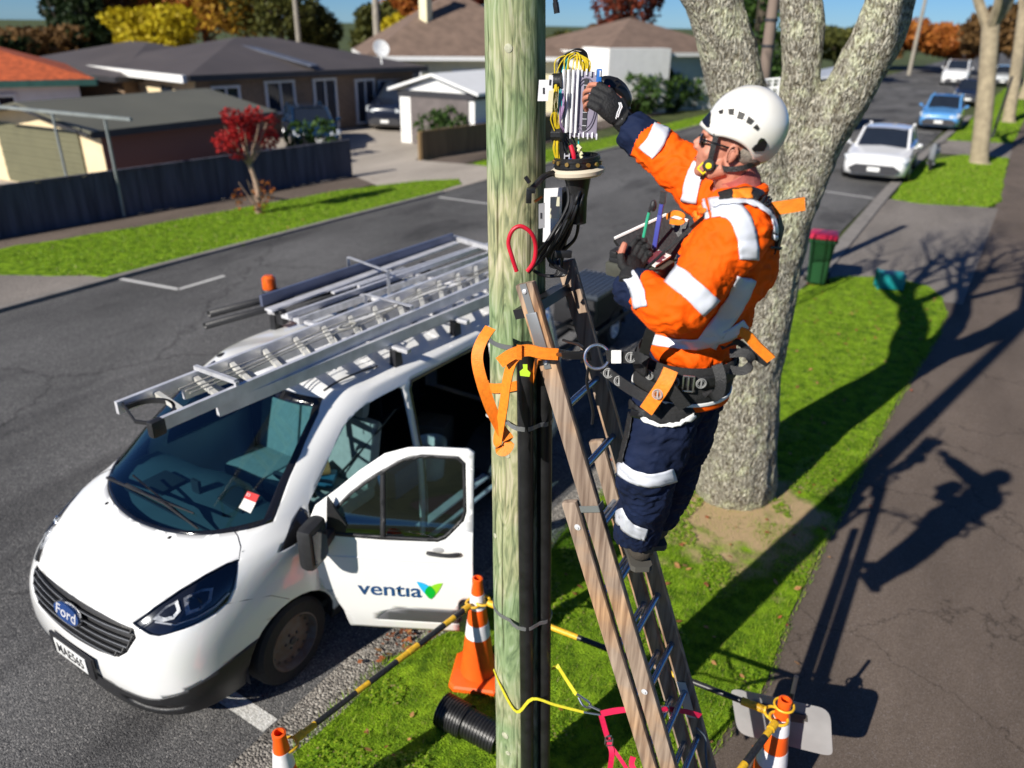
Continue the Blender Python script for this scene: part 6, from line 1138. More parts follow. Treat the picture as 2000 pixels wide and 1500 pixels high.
q=MB(); q.bar((-4.5,7.0,.42),(-4.6,9.4,.42),.07,.07); q.bar((-4.9,9.4,.42),(-4.5,7.6,.42),.06,.06); q.bar((-4.2,9.4,.42),(-4.5,7.6,.42),.06,.06); q.build('drawbar',m_blk,T)
q=MB(); q.tube(crv([(-4.3,6.9,.6),(-4.4,7.6,.45),(-4.5,8.3,.62),(-4.5,9.3,.6)],6),[.03+.006*(i%2) for i in range(19)],8); q.tube(crv([(-4.2,6.8,.5),(-4.2,7.8,.35),(-4.3,9.3,.5)],6),.012,6); q.build('trailer_lead',m_cab,T)
# ================================================= BIG TREE
def wob(s,a=.02): rr2=random.Random(s); return lambda p:V(p)+V((rr2.uniform(-a,a),)*3)
tb=MB(); TD=7.1
def limb(mb,pts,rs,n=14): 
    P=crv(pts,5); k=len(rs); R_=[]
    for i in range(len(P)): t=i/(len(P)-1)*(k-1); j=min(int(t),k-2); R_.append(rs[j]+(rs[j+1]-rs[j])*(t-j))
    mb.tube(P,R_,n)
A=lambda x,y,d=TD:at(x,y,d)
base=gr(1432,950); tr_pts=[base+V((0,0,-.1)),A(1440,880),A(1450,750),A(1487,580),A(1515,450),A(1530,380)]
limb(tb,tr_pts,[.46,.375,.355,.315,.28,.24])
top_l=[A(1515,470),A(1490,330,7.0),A(1445,190,6.95),A(1412,60,6.9),A(1362,-60,6.9)]; limb(tb,top_l+[A(1290,-220,6.9)],[.22,.215,.225,.225,.21,.17])
top_m=[A(1530,430),A(1545,300),A(1562,150,7.1),A(1566,20,7.15),A(1555,-100,7.2)]; limb(tb,top_m+[A(1530,-260,7.3)],[.2,.165,.16,.16,.15,.12])
top_r=[A(1530,430),A(1585,300),A(1650,190),A(1720,60),A(1752,-60)]; limb(tb,top_r+[A(1800,-240,7.1)],[.23,.205,.19,.185,.17,.14])
tm=rm(tb,.028,6,'trunk')
def barkd(p,n):
    a=noise.noise(V((p.x*9,p.y*9,p.z*3.0))); b=noise.noise(V((p.x*24,p.y*24,p.z*9))); c=noise.noise(p*2.2); return .03*c+.014*a+.012*abs(b)
bmt=bmesh.new(); bmt.from_mesh(tm); bmesh.ops.subdivide_edges(bmt,edges=bmt.edges,cuts=1,use_grid_fill=True); bmt.to_mesh(tm); bmt.free(); displace(tm,barkd)
m_bark=bpy.data.materials.new('lichen covered grey bark'); m_bark.use_nodes=True; N,L,B=nodes(m_bark); B.inputs['Roughness'].default_value=.95; B.inputs['Specular IOR Level'].default_value=.1
tc=N.new('ShaderNodeTexCoord'); mp=N.new('ShaderNodeMapping'); mp.inputs['Scale'].default_value=(1,1,.38); L.new(tc.outputs['Object'],mp.inputs[0])
vo=N.new('ShaderNodeTexVoronoi'); vo.inputs['Scale'].default_value=27; vo.feature='DISTANCE_TO_EDGE'; 
nd=N.new('ShaderNodeTexNoise'); nd.inputs['Scale'].default_value=14; nd.inputs['Detail'].default_value=8; L.new(mp.outputs[0],nd.inputs[0]); va=N.new('ShaderNodeMix'); va.data_type='VECTOR'; va.inputs[0].default_value=.2; L.new(mp.outputs[0],va.inputs[4]); L.new(nd.outputs['Color'],va.inputs[5]); L.new(va.outputs[1],vo.inputs[0])
rp=N.new('ShaderNodeValToRGB'); e=rp.color_ramp.elements; e[0].color=(.13,.115,.09,1); e[0].position=.0; e[1].color=(.62,.58,.48,1); e[1].position=.14; L.new(vo.outputs['Distance'],rp.inputs[0])
n5=N.new('ShaderNodeTexNoise'); n5.inputs['Scale'].default_value=5; n5.inputs['Detail'].default_value=12; n5.inputs['Roughness'].default_value=.8; L.new(tc.outputs['Object'],n5.inputs[0]); r5=N.new('ShaderNodeValToRGB'); r5.color_ramp.elements[0].position=.50; r5.color_ramp.elements[1].position=.60; L.new(n5.outputs[0],r5.inputs[0])
mx=N.new('ShaderNodeMix'); mx.data_type='RGBA'; L.new(r5.outputs[0],mx.inputs[0]); L.new(rp.outputs[0],mx.inputs[6]); mx.inputs[7].default_value=(.74,.75,.52,1)
n6=N.new('ShaderNodeTexNoise'); n6.inputs['Scale'].default_value=60; n6.inputs['Detail'].default_value=6; L.new(mp.outputs[0],n6.inputs[0]); r6=N.new('ShaderNodeValToRGB'); r6.color_ramp.elements[0].position=.38; r6.color_ramp.elements[0].color=(.42,.39,.34,1); r6.color_ramp.elements[1].position=.55; L.new(n6.outputs[0],r6.inputs[0]); mx2=N.new('ShaderNodeMix'); mx2.data_type='RGBA'; mx2.blend_type='MULTIPLY'; mx2.inputs[0].default_value=1; L.new(mx.outputs[2],mx2.inputs[6]); L.new(r6.outputs[0],mx2.inputs[7]); L.new(mx2.outputs[2],B.inputs['Base Color'])
bp=N.new('ShaderNodeBump'); bp.inputs['Strength'].default_value=1; bp.inputs['Distance'].default_value=.05; ad=N.new('ShaderNodeMath'); ad.operation='ADD'; L.new(vo.outputs['Distance'],ad.inputs[0]); L.new(n6.outputs[0],ad.inputs[1]); L.new(ad.outputs[0],bp.inputs['Height']); L.new(bp.outputs[0],B.inputs['Normal'])
T=empty('tree',base,'big forked tree with lichen covered bark standing on the near verge','tree'); tm.materials.append(m_bark); link('trunk',tm,T,180,recalc=False)
q=MB(); rb=random.Random(21)
for P_,dr,r_ in((top_l+[A(1290,-220,6.9)],V((-.45,-.1,1)),.18),(top_m+[A(1530,-260,7.3)],V((-.05,.2,1)),.13),(top_r+[A(1800,-240,7.1)],V((.4,.1,1)),.15)):
    p=V(P_[-1])-V((0,0,.1))
    for k in range(4): a=k*1.57+rb.uniform(-.4,.4); branches(q,p,(dr.normalized()+V((math.cos(a),math.sin(a),.1))*.55).normalized(),2.3,r_*.62,4,rb,.1,.65)
q.build('branches',m_bark,T)
# ================================================= THE WORKER
m_skin=mat('weathered skin',(.50,.20,.13),.55,var=.12,vs=25,bump=.15,bs=120); m_neck=mat('reddened neck skin',(.42,.13,.09),.6,var=.12,vs=20)
m_jack=mat('high visibility orange cloth',(.93,.105,.0),.75,var=.10,vs=6,bump=.12,bs=160,spec=.2); m_navy=mat('navy work cloth',(.006,.012,.038),.8,var=.25,vs=8,bump=.15,bs=180,spec=.2)
m_tape=mat('silver reflective tape',(.62,.64,.70),.35,var=.06,vs=14,spec=.7); m_glove=mat('black glove cloth',(.010,.010,.011),.75,var=.3,vs=30,bump=.3,bs=150); m_bweb=mat('black webbing',(.014,.014,.015),.55,var=.3,vs=90,bump=.3,bs=240)
m_helm=mat('white helmet shell',(.72,.69,.62),.28,col2=(.82,.80,.76),vs=9,coat=.5); m_hair=mat('grey hair',(.20,.17,.14),.8,var=.3,vs=90,bump=.5,bs=200)
foot=at(1236,1078,2.72); P_=bpy.data.objects.new('person',None); COL.objects.link(P_); P_.matrix_world=Matrix.Translation(foot); tag(P_,'man in white helmet and orange jacket working from the ladder beside the pole','person')
FB=V((-.985,-.02,0)).normalized(); LB=V((0,0,1)).cross(FB)       # facing, his left (towards the camera)
pel=at(1330,750,2.64); wai=at(1350,665,2.64); che=at(1418,520,2.60); shc=at(1440,415,2.58); nb=at(1440,372,2.56)
hipN=at(1312,780,2.58); kneeN=at(1268,905,2.54); ankN=at(1246,1042,2.70)
hipF=at(1345,778,2.74); kneeF=at(1318,905,2.80); ankF=at(1284,1012,2.86)
shN=at(1440,455,2.40); elN=at(1322,600,2.33); wrN=at(1223,556,2.49)
shF=at(1398,385,2.74); elF=at(1315,318,2.82); wrF=at(1228,247,2.92)
def chain(mb,pts,rs,n=16,seg=6): limb(mb,[V(p) for p in pts],rs,n)
def ell(mb,c,f,l,u,R=None): mb.ball(c,(f,l,u),20,R=R or Matrix((FB,LB,V((0,0,1)))).transposed())
tilt=(shc-pel).normalized(); RT_=Matrix((FB-tilt*FB.dot(tilt),LB,tilt)).transposed()
# head frame
HFv=V((-.965,-.20,.19)).normalized(); HL=V((0,0,1)).cross(HFv).normalized(); HU=HFv.cross(HL); ear=at(1425,300,2.47); HO=ear-HL*.074
HM=Matrix((HFv,HL,HU)).transposed(); h=lambda x,y,z:HO+HM@V((x,y,z))
b=MB()
b.ball(h(-.012,0,.062),(.098,.077,.10),24,R=HM); b.ball(h(.04,0,-.012),(.060,.060,.085),20,R=HM); b.ball(h(.045,0,-.062),(.048,.046,.040),18,R=HM); b.ball(h(.072,0,-.082),(.022,.026,.020),14,R=HM)
b.ball(h(.082,0,.032),(.022,.052,.016),16,R=HM)
b.tube([h(.088,0,.028),h(.100,0,.008),h(.113,0,-.010)],[.009,.011,.013],12); b.ball(h(.104,0,-.016),(.013,.018,.010),12,R=HM)
b.ball(h(.088,0,-.043),(.012,.022,.007),12,R=HM); b.ball(h(.087,0,-.056),(.011,.020,.007),12,R=HM)
for s in(-1,1):
    b.ball(h(.055,s*.042,-.02),(.028,.020,.022),12,R=HM); b.tube([h(.0,s*.058,-.045),h(.045,s*.040,-.078)],[.026,.022],12)
    b.ball(h(-.008,s*.076,-.002),(.017,.009,.029),14,R=HM@Matrix.Rotation(-.2,3,'Y'))
chain(b,[h(-.02,0,-.02),h(-.022,0,-.07),nb+V((0,0,.01)),shc],[.062,.058,.062,.08])
# the unclothed figure goes on under the clothes as one skin
chain(b,[shc,che,wai,pel],[.10,.125,.12,.13]); chain(b,[shc,shN,elN,wrN],[.07,.055,.042,.03]); chain(b,[shc,shF,elF,wrF],[.07,.055,.042,.028])
chain(b,[pel,hipN,kneeN,ankN],[.1,.085,.055,.045]); chain(b,[pel,hipF,kneeF,ankF],[.1,.085,.055,.045])
bd=rm(b,.0045,5,'body'); bd.materials.append(m_skin); link('body',bd,P_,180,recalc=False)
# eyes, ear folds, mouth line
for s in(-1,1):
    q=MB(); q.ball(h(.083,s*.032,.012),(.011,.013,.009),12,R=HM); q.build('eye',mat('eye white',(.7,.68,.65),.2),P_)
q=MB(); c=lambda t,r1,r2:h(-.008+r1*math.cos(t),.085,.0+r2*math.sin(t)); q.tube([c(t*.3-.9,.014,.026) for t in range(14)],[.0035]*14,6); q.tube([c(t*.3-.7,.007,.014)-HL*.002 for t in range(11)],[.003]*11,6); q.build('ear_rim',m_skin,P_)
q=MB(); q.tube([h(.100,y,-.049) for y in(-.02,-.01,0,.01,.022)],.0018,5); q.build('mouth_line',mat('lip shadow red',(.25,.07,.05),.6),P_)
q=MB(); q.ball(h(-.050,0,.008),(.056,.076,.045),20,R=HM); q.build('hair',m_hair,P_)
# sunglasses
m_sg=mat('smoke lens',(.01,.01,.012),.08,coat=.5); q=MB()
for s in(-1,1): q.ball(h(.094,s*.034,.014),(.008,.032,.02),16,R=HM); q.tube([h(.092,s*.066,.018),h(.05,s*.078,.018),h(-.01,s*.082,.015)],.0035,6)
q.tube([h(.102,-.01,.02),h(.104,.01,.02)],.004,6); q.build('sunglasses',m_sg,P_)
# helmet
def helm(off=0,nu=72,nv=22):
    vs=[];fs=[]
    for i in range(nv+1):
        for j in range(nu):
            az=2*PI*j/nu; ca=math.cos(az); fr=max(0,ca); bk=max(0,-ca)
            zr=.050+.006*fr**2-.012*math.exp(-((abs(math.remainder(az,2*PI))-.75)/.3)**2)-.075*(1/(1+math.exp(-(abs(math.remainder(az,2*PI))-1.95)*6)))+.02*math.exp(-((abs(math.remainder(az,2*PI))-PI)/.35)**2)
            zc=.080; zr=zr*.9; t=i/nv; smax=(zc-zr)/.118; phi=t*(PI/2+math.asin(max(-.98,min(.98,smax))))
            rx=.112 if ca>0 else .120; x=(rx+off)*math.sin(phi)*ca; y=(.103+off)*math.sin(phi)*math.sin(az); z=(.115+off)*math.cos(phi)
            if t>.8: fl=(t-.8)/.2; x+=.010*fl*ca*(1+1.0*fr**4); y+=.005*fl*math.sin(az)
            x+=.012*fr**3*t**2
            vs.append(h(-.022+x,y,zc+z))
    for i in range(nv):
        for j in range(nu): fs.append((i*nu+j,i*nu+(j+1)%nu,(i+1)*nu+(j+1)%nu,(i+1)*nu+j))
    return vs,fs
vs,fs=helm(); q=MB(); q.add(vs,fs); hm=q.build('helmet',m_helm,P_,60); sm_=hm.modifiers.new('s','SOLIDIFY'); sm_.thickness=.004; sm_.offset=-1
HBV=BVHTree.FromPolygons([V(v) for v in vs],fs)
def zq(l,ox=1320,oy=130,s=6.25): return [(ox+x/s,oy+y/s) for x,y in l]
def cast(bvh,px,py): r=bvh.ray_cast(CAM,ray(px,py)); return (r[0],r[1]) if r[0] else (None,None)
def patch(bvh,poly,off,name,m,parent,th=.002):
    P=[];Ns=V((0,0,0))
    for x,y in poly:
        p,n=cast(bvh,x,y)
        if p is None: continue
        n=n if n.dot(CAM-p)>0 else -n; P.append(p+n*off); Ns+=n
    if len(P)<3: return None
    Ns.normalize(); c=sum(P,V((0,0,0)))/len(P); q=MB(); k=len(P); q.add(P+[p-Ns*th for p in P],[tuple(range(k)),tuple(range(k,2*k))[::-1]]+[(i,(i+1)%k,k+(i+1)%k,k+i) for i in range(k)]); return q.build(name,m,parent,0)
m_vent=mat('dark vent cavity',(.02,.018,.016),.6)
for l in([(525,545),(583,522),(578,575),(537,580)],[(642,520),(718,518),(703,592),(650,585)],[(768,540),(848,575),(812,648),(745,632)],[(888,605),(958,662),(912,710),(857,680)],[(988,702),(1022,750),(995,782),(942,745)]): patch(HBV,zq(l),.0028,'vent',m_vent,hm,.003)
for l in([(370,555),(430,555),(435,580),(425,680),(418,700),(415,740),(385,742),(345,700),(330,665),(325,640),(350,590)],[(1040,870),(1080,880),(1110,925),(1105,965),(1070,1025),(945,1030),(925,1005),(965,955),(985,950),(1010,900)]): patch(HBV,zq(l),.004,'lamp_clip',m_sg,hm,.005)
for x,y in((718,590),(838,645)):
    p,n=cast(HBV,*zq([(x,y)])[0]); 
    if p: q=MB(); q.lathe(p,n if n.dot(CAM-p)>0 else -n,[(.003,0),(.003,.0012),(.001,.0015)],10); q.build('rivet',mat('grey rivet',(.35,.33,.3),.5),hm)
q=MB(); a=h(.055,.074,.045); bk_=h(.048,.073,-.048); q.ribbon(crv([a,h(.052,.078,.0),bk_],5),.016,HFv,.0025); q.ribbon(crv([bk_,h(-.01,.072,-.045),h(-.06,.068,-.025),h(-.09,.03,.0)],5),.016,HU,.0025); q.ribbon(crv([bk_,h(.058,.03,-.098),h(.06,0,-.104),h(.058,-.03,-.098)],5),.014,HFv,.0025)
q.lathe(bk_+HL*.001,HL,[(.019,0),(.019,.006),(.015,.009),(.001,.010)],20); cs=q.build('chin_strap',m_bweb,P_)
q=MB(); q.lathe(bk_+HL*.010,HL,[(.009,0),(.009,.002),(.001,.003)],16); e1=h(.062,.074,-.060); 
for dx,dz,sx,sz in((0,.012,.028,.004),(0,-.012,.028,.004),(-.012,0,.004,.026),(.012,0,.004,.026)): q.box(e1+HM@Matrix.Rotation(-.5,3,'Y')@V((dx,0,dz)),(sx,.006,sz),HM@Matrix.Rotation(-.5,3,'Y'))
q.build('yellow_buckle',mat('yellow plastic',(.85,.65,.01),.4),cs)
# neck warmer / collar skin
q=MB(); q.tube([nb+V((.0,0,-.03)),nb+V((-.004,0,.03)),h(-.02,0,-.055)],[.079,.071,.065],24); q.build('neck_gaiter',mat('dusky pink neck gaiter',(.42,.12,.10),.8,var=.1,vs=12,bump=.2,bs=40),P_)
# clothes
def folds(amp,fr,seed): 
    o=V((seed,seed*2.3,0))
    def f(p,n): 
        a=noise.noise(V((p.x*fr,p.y*fr,p.z*fr*.55))+o); w=V((noise.noise(p*5+o),noise.noise(p*5-o),noise.noise(p*5+o*2)))*.07; c=noise.noise((p+w)*fr*1.9+o); d=noise.noise((p+w*1.5)*fr*4.2+o); return amp*(a*1.0-abs(c)*1.15+.35-abs(d)*.45)
    return f
jk=MB(); ell(jk,che,.160,.215,.19,RT_); ell(jk,shc+V((0,0,-.03)),.125,.20,.105,RT_); ell(jk,wai.lerp(che,.45),.165,.185,.16,RT_); ell(jk,wai+V((0,0,-.01)),.165,.175,.09,RT_); ell(jk,shc.lerp(nb,.6),.085,.095,.065,RT_)
ell(jk,che-FB*.03+V((0,0,.06)),.13,.19,.16,RT_)
chain(jk,[shc+LB*.08,shN,shN.lerp(elN,.5),elN,elN.lerp(wrN,.5),wrN],[.105,.103,.094,.088,.074,.055])
chain(jk,[shc-LB*.08,shF,shF.lerp(elF,.5),elF,elF.lerp(wrF,.55),wrF],[.10,.10,.09,.083,.074,.062])
jm=rm(jk,.0068,7,'jacket'); displace(jm,folds(.014,13,3)); jm.materials.append(m_jack); jm.materials.append(m_navy)
for p in jm.polygons:   # navy cuffs
    c=p.center
    for w,e,r_ in((wrN,elN,.085),(wrF,elF,.085)):
        d=(w-e).normalized()
        if (c-w).dot(d)>-r_ and (c-w).length<.2: p.material_index=1
link('jacket',jm,P_,180,recalc=False); JB=BVHTree.FromPolygons([v.co.copy() for v in jm.vertices],[tuple(p.vertices) for p in jm.polygons])
tj=MB(); ell(tj,pel+V((0,0,.03)),.155,.175,.12); 
chain(tj,[pel+LB*.06,hipN,hipN.lerp(kneeN,.5),kneeN,kneeN.lerp(ankN,.45)+V((0,0,0)),ankN,ankN+V((0,0,-.05))],[.13,.132,.124,.114,.106,.096,.088]); chain(tj,[pel-LB*.06,hipF,hipF.lerp(kneeF,.5),kneeF,kneeF.lerp(ankF,.5),ankF],[.13,.13,.12,.108,.1,.085])
tm_=rm(tj,.0068,7,'trousers'); displace(tm_,folds(.016,11,9)); tm_.materials.append(m_navy); link('trousers',tm_,P_,180,recalc=False); TB=BVHTree.FromPolygons([v.co.copy() for v in tm_.vertices],[tuple(p.vertices) for p in tm_.polygons])
def wrap(bvh,line,wpx,name,m,parent,off=.004,th=.003,ncr=6,n=7,dmax=.09):
    "cloth strip lying on a body surface along a traced line"
    L2=[V((x,y,0)) for x,y in line]; C=crv(L2,n); ws=wpx if hasattr(wpx,'__len__') else [wpx]*len(line); rows=[]
    for i,c in enumerate(C):
        t=(C[min(i+1,len(C)-1)]-C[max(i-1,0)]).normalized(); nr=V((-t.y,t.x,0)); f=i/(len(C)-1)*(len(ws)-1); j=min(int(f),len(ws)-2) if len(ws)>1 else 0; w=ws[j]+(ws[j+1]-ws[j])*(f-j) if len(ws)>1 else ws[0]
        row=[]
        for k in range(ncr+1):
            s=c+nr*w*(k/ncr-.5); p,nn=cast(bvh,s.x,s.y)
            if p is None: row.append(None); continue
            nn=nn if nn.dot(CAM-p)>0 else -nn; row.append(p+nn*off+(CAM-p).normalized()*.001)
        # patch missing ends from neighbours
        good=[p for p in row if p]
        if len(good)<2: rows.append(None); continue
        for k in range(ncr+1):
            if row[k] is None: row[k]=min((p for p in good),key=lambda p:abs(row.index(p)-k))
        rows.append(row)
    q=MB(); prev=None
    for row in rows:
        if row and prev and all((row[k]-prev[k]).length<dmax for k in range(ncr+1)):
            for k in range(ncr): q.add([prev[k],prev[k+1],row[k+1],row[k]],[(0,1,2,3)])
        prev=row
    if not q.v: return None
    me=bpy.data.meshes.new(name); me.from_pydata(q.v,[],q.f); bmx=bmesh.new(); bmx.from_mesh(me); bmesh.ops.remove_doubles(bmx,verts=bmx.verts,dist=.0004); bmesh.ops.recalc_face_normals(bmx,faces=bmx.faces); bmx.to_mesh(me); bmx.free(); me.materials.append(m); o=link(name,me,parent,60,recalc=False); s=o.modifiers.new('s','SOLIDIFY'); s.thickness=th; s.offset=0; return o
jo=[o for o in P_.children if o.name.startswith('jacket')][0]; to=[o for o in P_.children if o.name.startswith('trousers')][0]
B_=lambda bvh,l,w,m=m_tape,par=jo,nm='reflective_band',**k:wrap(bvh,l,w,nm,m,par,**k)
B_(JB,[(1375,410),(1410,405),(1440,420),(1456,455),(1462,500),(1455,550),(1430,600),(1395,650),(1380,672)],38)
B_(JB,[(1290,545),(1320,530)][:0] or [(1308,532),(1340,556),(1372,585),(1398,612)],42)
B_(JB,[(1228,536),(1243,560),(1252,600)],26); B_(JB,[(1247,655),(1300,668),(1360,672),(1420,655),(1455,632)],20)
B_(JB,[(1293,246),(1282,275),(1262,300)],34); B_(JB,[(1368,322),(1355,350),(1346,395)],30)
B_(TB,[(1198,902),(1232,928),(1275,938),(1322,926)],26,par=to); B_(TB,[(1206,996),(1217,1018),(1236,1035),(1262,1044)],24,par=to)
m_tapeb=m_tape; 
q=MB(); q.tube([c+V((0,0,0)) for c in crv([shc.lerp(nb,.75)+FB*.06+LB*.0,nb+LB*.085+V((0,0,-.01)),nb-FB*.08+V((0,0,.01)),nb-LB*.085,shc.lerp(nb,.75)+FB*.06],6)],.018,10); q.build('collar',m_jack,jo)
# gloves and hands
def hand(parent,wr,dirv,side,sc=1,glove=True,curl=.9,nm='hand',skin_tips=True,thumb=1,spread=.021,up=None):
    "palm plus five separate bent fingers; dirv = wrist to knuckles, side = towards the thumb"
    K=sc; d=V(dirv).normalized(); s=V(side); s=(s-d*s.dot(d)).normalized(); n=d.cross(s)    # n: back of hand or palm
    q=MB(); q.ball(wr+d*.05*K,(.052*K,.041*K,.022*K),16,R=Matrix((d,s,n)).transposed()); q.tube([wr-d*.03,wr+d*.02],[.031*K,.032*K],14)
    tips=[]
    for i,(o,L1) in enumerate(((.031,.043),(.010,.047),(-.011,.043),(-.031,.034))):
        o*=K; L1*=K; k=wr+d*.088*K+s*o; a=curl*(.8+.1*i); p1=k+(d*math.cos(a*.45)+n*math.sin(a*.45))*L1; p2=p1+(d*math.cos(a*1.1)+n*math.sin(a*1.1))*L1*.62; p3=p2+(d*math.cos(a*1.6)+n*math.sin(a*1.6))*L1*.5
        q.tube([wr+d*.055*K+s*o*.9,k,p1],[.0138*K,.0135*K,.0122*K],10); tips.append((p1,p2,p3))
        if not skin_tips: q.tube([p1,p2,p3],[.0112,.0105,.009],10)
    k=wr+d*.03+s*.035; t1=k+(d*.6+s*.55+n*.35).normalized()*.038; t2=t1+(d*.85+s*.05+n*.45).normalized()*.032; q.tube([wr+d*.02+s*.015,k,t1],[.017,.0165,.0145],10)
    g=rm(q,.0032,2,nm); g.materials.append(m_glove); go=link(nm,g,parent,180,recalc=False)
    if skin_tips:
        for p1,p2,p3 in tips: q=MB(); q.tube(crv([p1.lerp(p2,-.1),p2,p3,p3+(p3-p2)*.15],3),[.0088]*7+[.0082,.0075,.005],10); q.build('fingertip',m_skin,go)
    q=MB(); q.tube(crv([t1.lerp(k,.1),t2,t2+(t2-t1)*.25],3),[.0115,.0112,.0108,.0103,.0095,.008,.004],10); q.build('thumb_tip',m_skin,go)
    return go
wF=at(1219,238,2.92); gF=hand(P_,wF,at(1180,196,2.90)-wF,at(1202,170,2.92)-at(1190,215,2.88),sc=1.22,curl=1.4,nm='glove')
ringv=(at(1200,212,2.9)-wF).normalized(); q=MB(); q.tube([wF-ringv*.022,wF+ringv*.0],[.035,.035],20); q.build('glove_cuff',m_bweb,gF)
q=MB(); [q.ball(wF-ringv*.012+LB*.034+V((0,0,.018-.018*i)),.006,8) for i in range(3)]; q.build('cuff_studs',m_alu,gF)
q=MB(); q.tube([wrF,wF-ringv*.01],[.034,.031],14); q.build('wrist',m_skin,P_)
q=MB()
for k in range(2): q.tube([at(1203+4*k,232-3*k,2.84),at(1206+5*k,220-3*k,2.84),at(1211+4*k,208,2.845),at(1209+3*k,200,2.85)],.0022,5)
q.build('glove_marking',m_wht,gF)
wN=at(1229,540,2.455); gN=hand(P_,wN,at(1240,506,2.53)-wN,at(1215,515,2.45)-at(1262,520,2.5),curl=1.5,sc=.95,nm='glove',skin_tips=False)
q=MB(); q.tube([wrN,wN],[.036,.034],14); q.build('wrist',m_glove,P_)
# boots
def boot(p,d):
    d=V(d).normalized(); s=V((0,0,1)).cross(d); R=Matrix((d,s,V((0,0,1)))).transposed(); q=MB(); q.tube(crv([p+V((0,0,.10)),p+V((0,0,.02)),p+d*.06-V((0,0,.015)),p+d*.15-V((0,0,.025))],4),[.052,.052,.052,.053,.055,.053,.05,.05,.05,.048,.046,.042,.03],14); bt=q.build('boot',mat('dark brown boot',(.055,.045,.035),.8,var=.2,vs=30,bump=.3),P_)
    q=MB(); o=[(-.055,-.03),(-.04,-.045),(.05,-.045),(.14,-.05),(.19,-.03),(.20,0),(.19,.03),(.14,.05),(.05,.045),(-.04,.045),(-.055,.03)]; q.prism(o,p-V((0,0,.052)),d,s,(0,0,1),.026); q.build('sole',mat('dark boot sole',(.07,.065,.055),.8),bt)
boot(ankN+V((.02,-.0,-.085)),V((-.55,.83,0))); boot(ankF+V((0,0,-.07)),V((-.55,.83,0)))
# ---- harness
T=empty('harness',pel,'black and orange climbing harness with waist belt and steel ring worn by the worker','harness')
# belt pad: lathe like ring round the waist
def waist_ring(c,f,l,w,z0,z1,name,m,par,bul=.0,tiltv=0,a0=0,a1=360,th=.006):
    q=MB(); n=44; k=int((a1-a0)/360*n); vs=[]
    for i in range(k+1):
        a=math.radians(a0+(a1-a0)*i/k)
        for t in(0,.25,.5,.75,1):
            r=1+bul*math.sin(PI*t); z=z0+(z1-z0)*t; off=-FB*(-z*.0); vs.append(c+(FB*math.cos(a)*f+LB*math.sin(a)*l)*r+V((0,0,z+tiltv*math.cos(a)))+(tilt*z*.3).to_2d().to_3d())
    q.add(vs,[(i*5+j,i*5+j+1,i*5+6+j,i*5+5+j) for i in range(k) for j in range(4)]); o=q.build(name,m,par,60); s=o.modifiers.new('s','SOLIDIFY'); s.thickness=th; return o
wc=at(1337,712,2.64)
waist_ring(wc,.176,.186,0,-.075,.065,'belt_pad',mat('black mesh padding',(.016,.016,.017),.85,var=.3,vs=90,bump=.5,bs=300),T,.02)
waist_ring(wc,.186,.196,0,-.006,.040,'waist_belt',m_bweb,T,.0,th=.004)
waist_ring(wc,.181,.191,0,-.082,-.070,'white_piping',m_trimw,T,th=.006); waist_ring(wc,.178,.186,0,-.105,-.082,'orange_hem',m_jack,T,th=.006)
def emblem(p,n,r,par):
    n=V(n).normalized(); u=V((0,0,1)); a=u.cross(n).normalized(); u=n.cross(a); q=MB(); q.tube([p+n*.004+(a*math.cos(t)+u*math.sin(t))*r for t in [PI*2*i/20 for i in range(20)]],.0022,5,close=True); q.tube([p+n*.004+(a*math.cos(t)+u*math.sin(t))*r*.7 for t in [PI*2*i/16 for i in range(16)]],.0012,4,close=True); q.bar(p+n*.004+u*r*.8,p+n*.004-u*r*.8,.005,.003,up=n); q.build('stitched_ring',mat('grey stitching',(.3,.3,.29),.6),par)
for a in(70,98,125): r_=math.radians(a); emblem(wc+FB*math.cos(r_)*.190+LB*math.sin(r_)*.200+V((0,0,.018)),FB*math.cos(r_)+LB*math.sin(r_),.017,T)
q=MB(); a=math.radians(112); c=wc+FB*math.cos(a)*.192+LB*math.sin(a)*.202+V((0,0,.017)); e1_=(-FB*math.sin(a)+LB*math.cos(a)); nn=(FB*math.cos(a)+LB*math.sin(a)); R=Matrix((e1_,nn,V((0,0,1)))).transposed()
for dx,dz,sx,sz in((0,.028,.04,.006),(0,-.028,.04,.006),(-.018,0,.006,.056),(.018,0,.006,.056),(0,0,.006,.05)): q.box(c+e1_*dx+V((0,0,dz))+nn*.004,(sx,.006,sz),R,bev=.002)
q.build('buckle',m_steel,T)
# front positioning strap with D ring
dr=at(1166,697,2.60); a=math.radians(62); bp_=wc+FB*math.cos(a)*.19+LB*math.sin(a)*.2+V((0,0,.018))
q=MB(); P=crv([bp_-(-FB*math.sin(a)+LB*math.cos(a))*-.0,at(1262,702,2.44),at(1225,698,2.5),at(1185,695,2.57)],4); q.ribbon(P,.042,(0,0,1),.005); q.build('front_strap',m_bweb,T)
for px in(1232,): emblem(at(px,698,2.478),CAM-at(px,698,2.48),.017,T)
plate('white_patch',[at(1195,684,2.525),at(1214,684,2.50),at(1214,709,2.50),at(1195,709,2.525)],m_trimw,T,.003)
q=MB(); vd=(CAM-dr).normalized(); a1=V((0,0,1)).cross(vd).normalized(); a2=vd.cross(a1); q.tube([dr+(a1*math.cos(t)+a2*math.sin(t))*.044 for t in [PI*2*i/32 for i in range(32)]],.0058,10,close=True); q.build('steel_ring',m_steel,T)
q=MB(); q.ribbon(crv([at(1176,718,2.60),at(1205,742,2.55),at(1245,768,2.45),at(1290,790,2.40)],4),.042,V((.35,0,1)),.005); q.build('lower_strap',m_bweb,T)
for px,py,d in((1188,729,2.575),(1209,744,2.54)): emblem(at(px,py,d),CAM-at(px,py,d),.017,T)
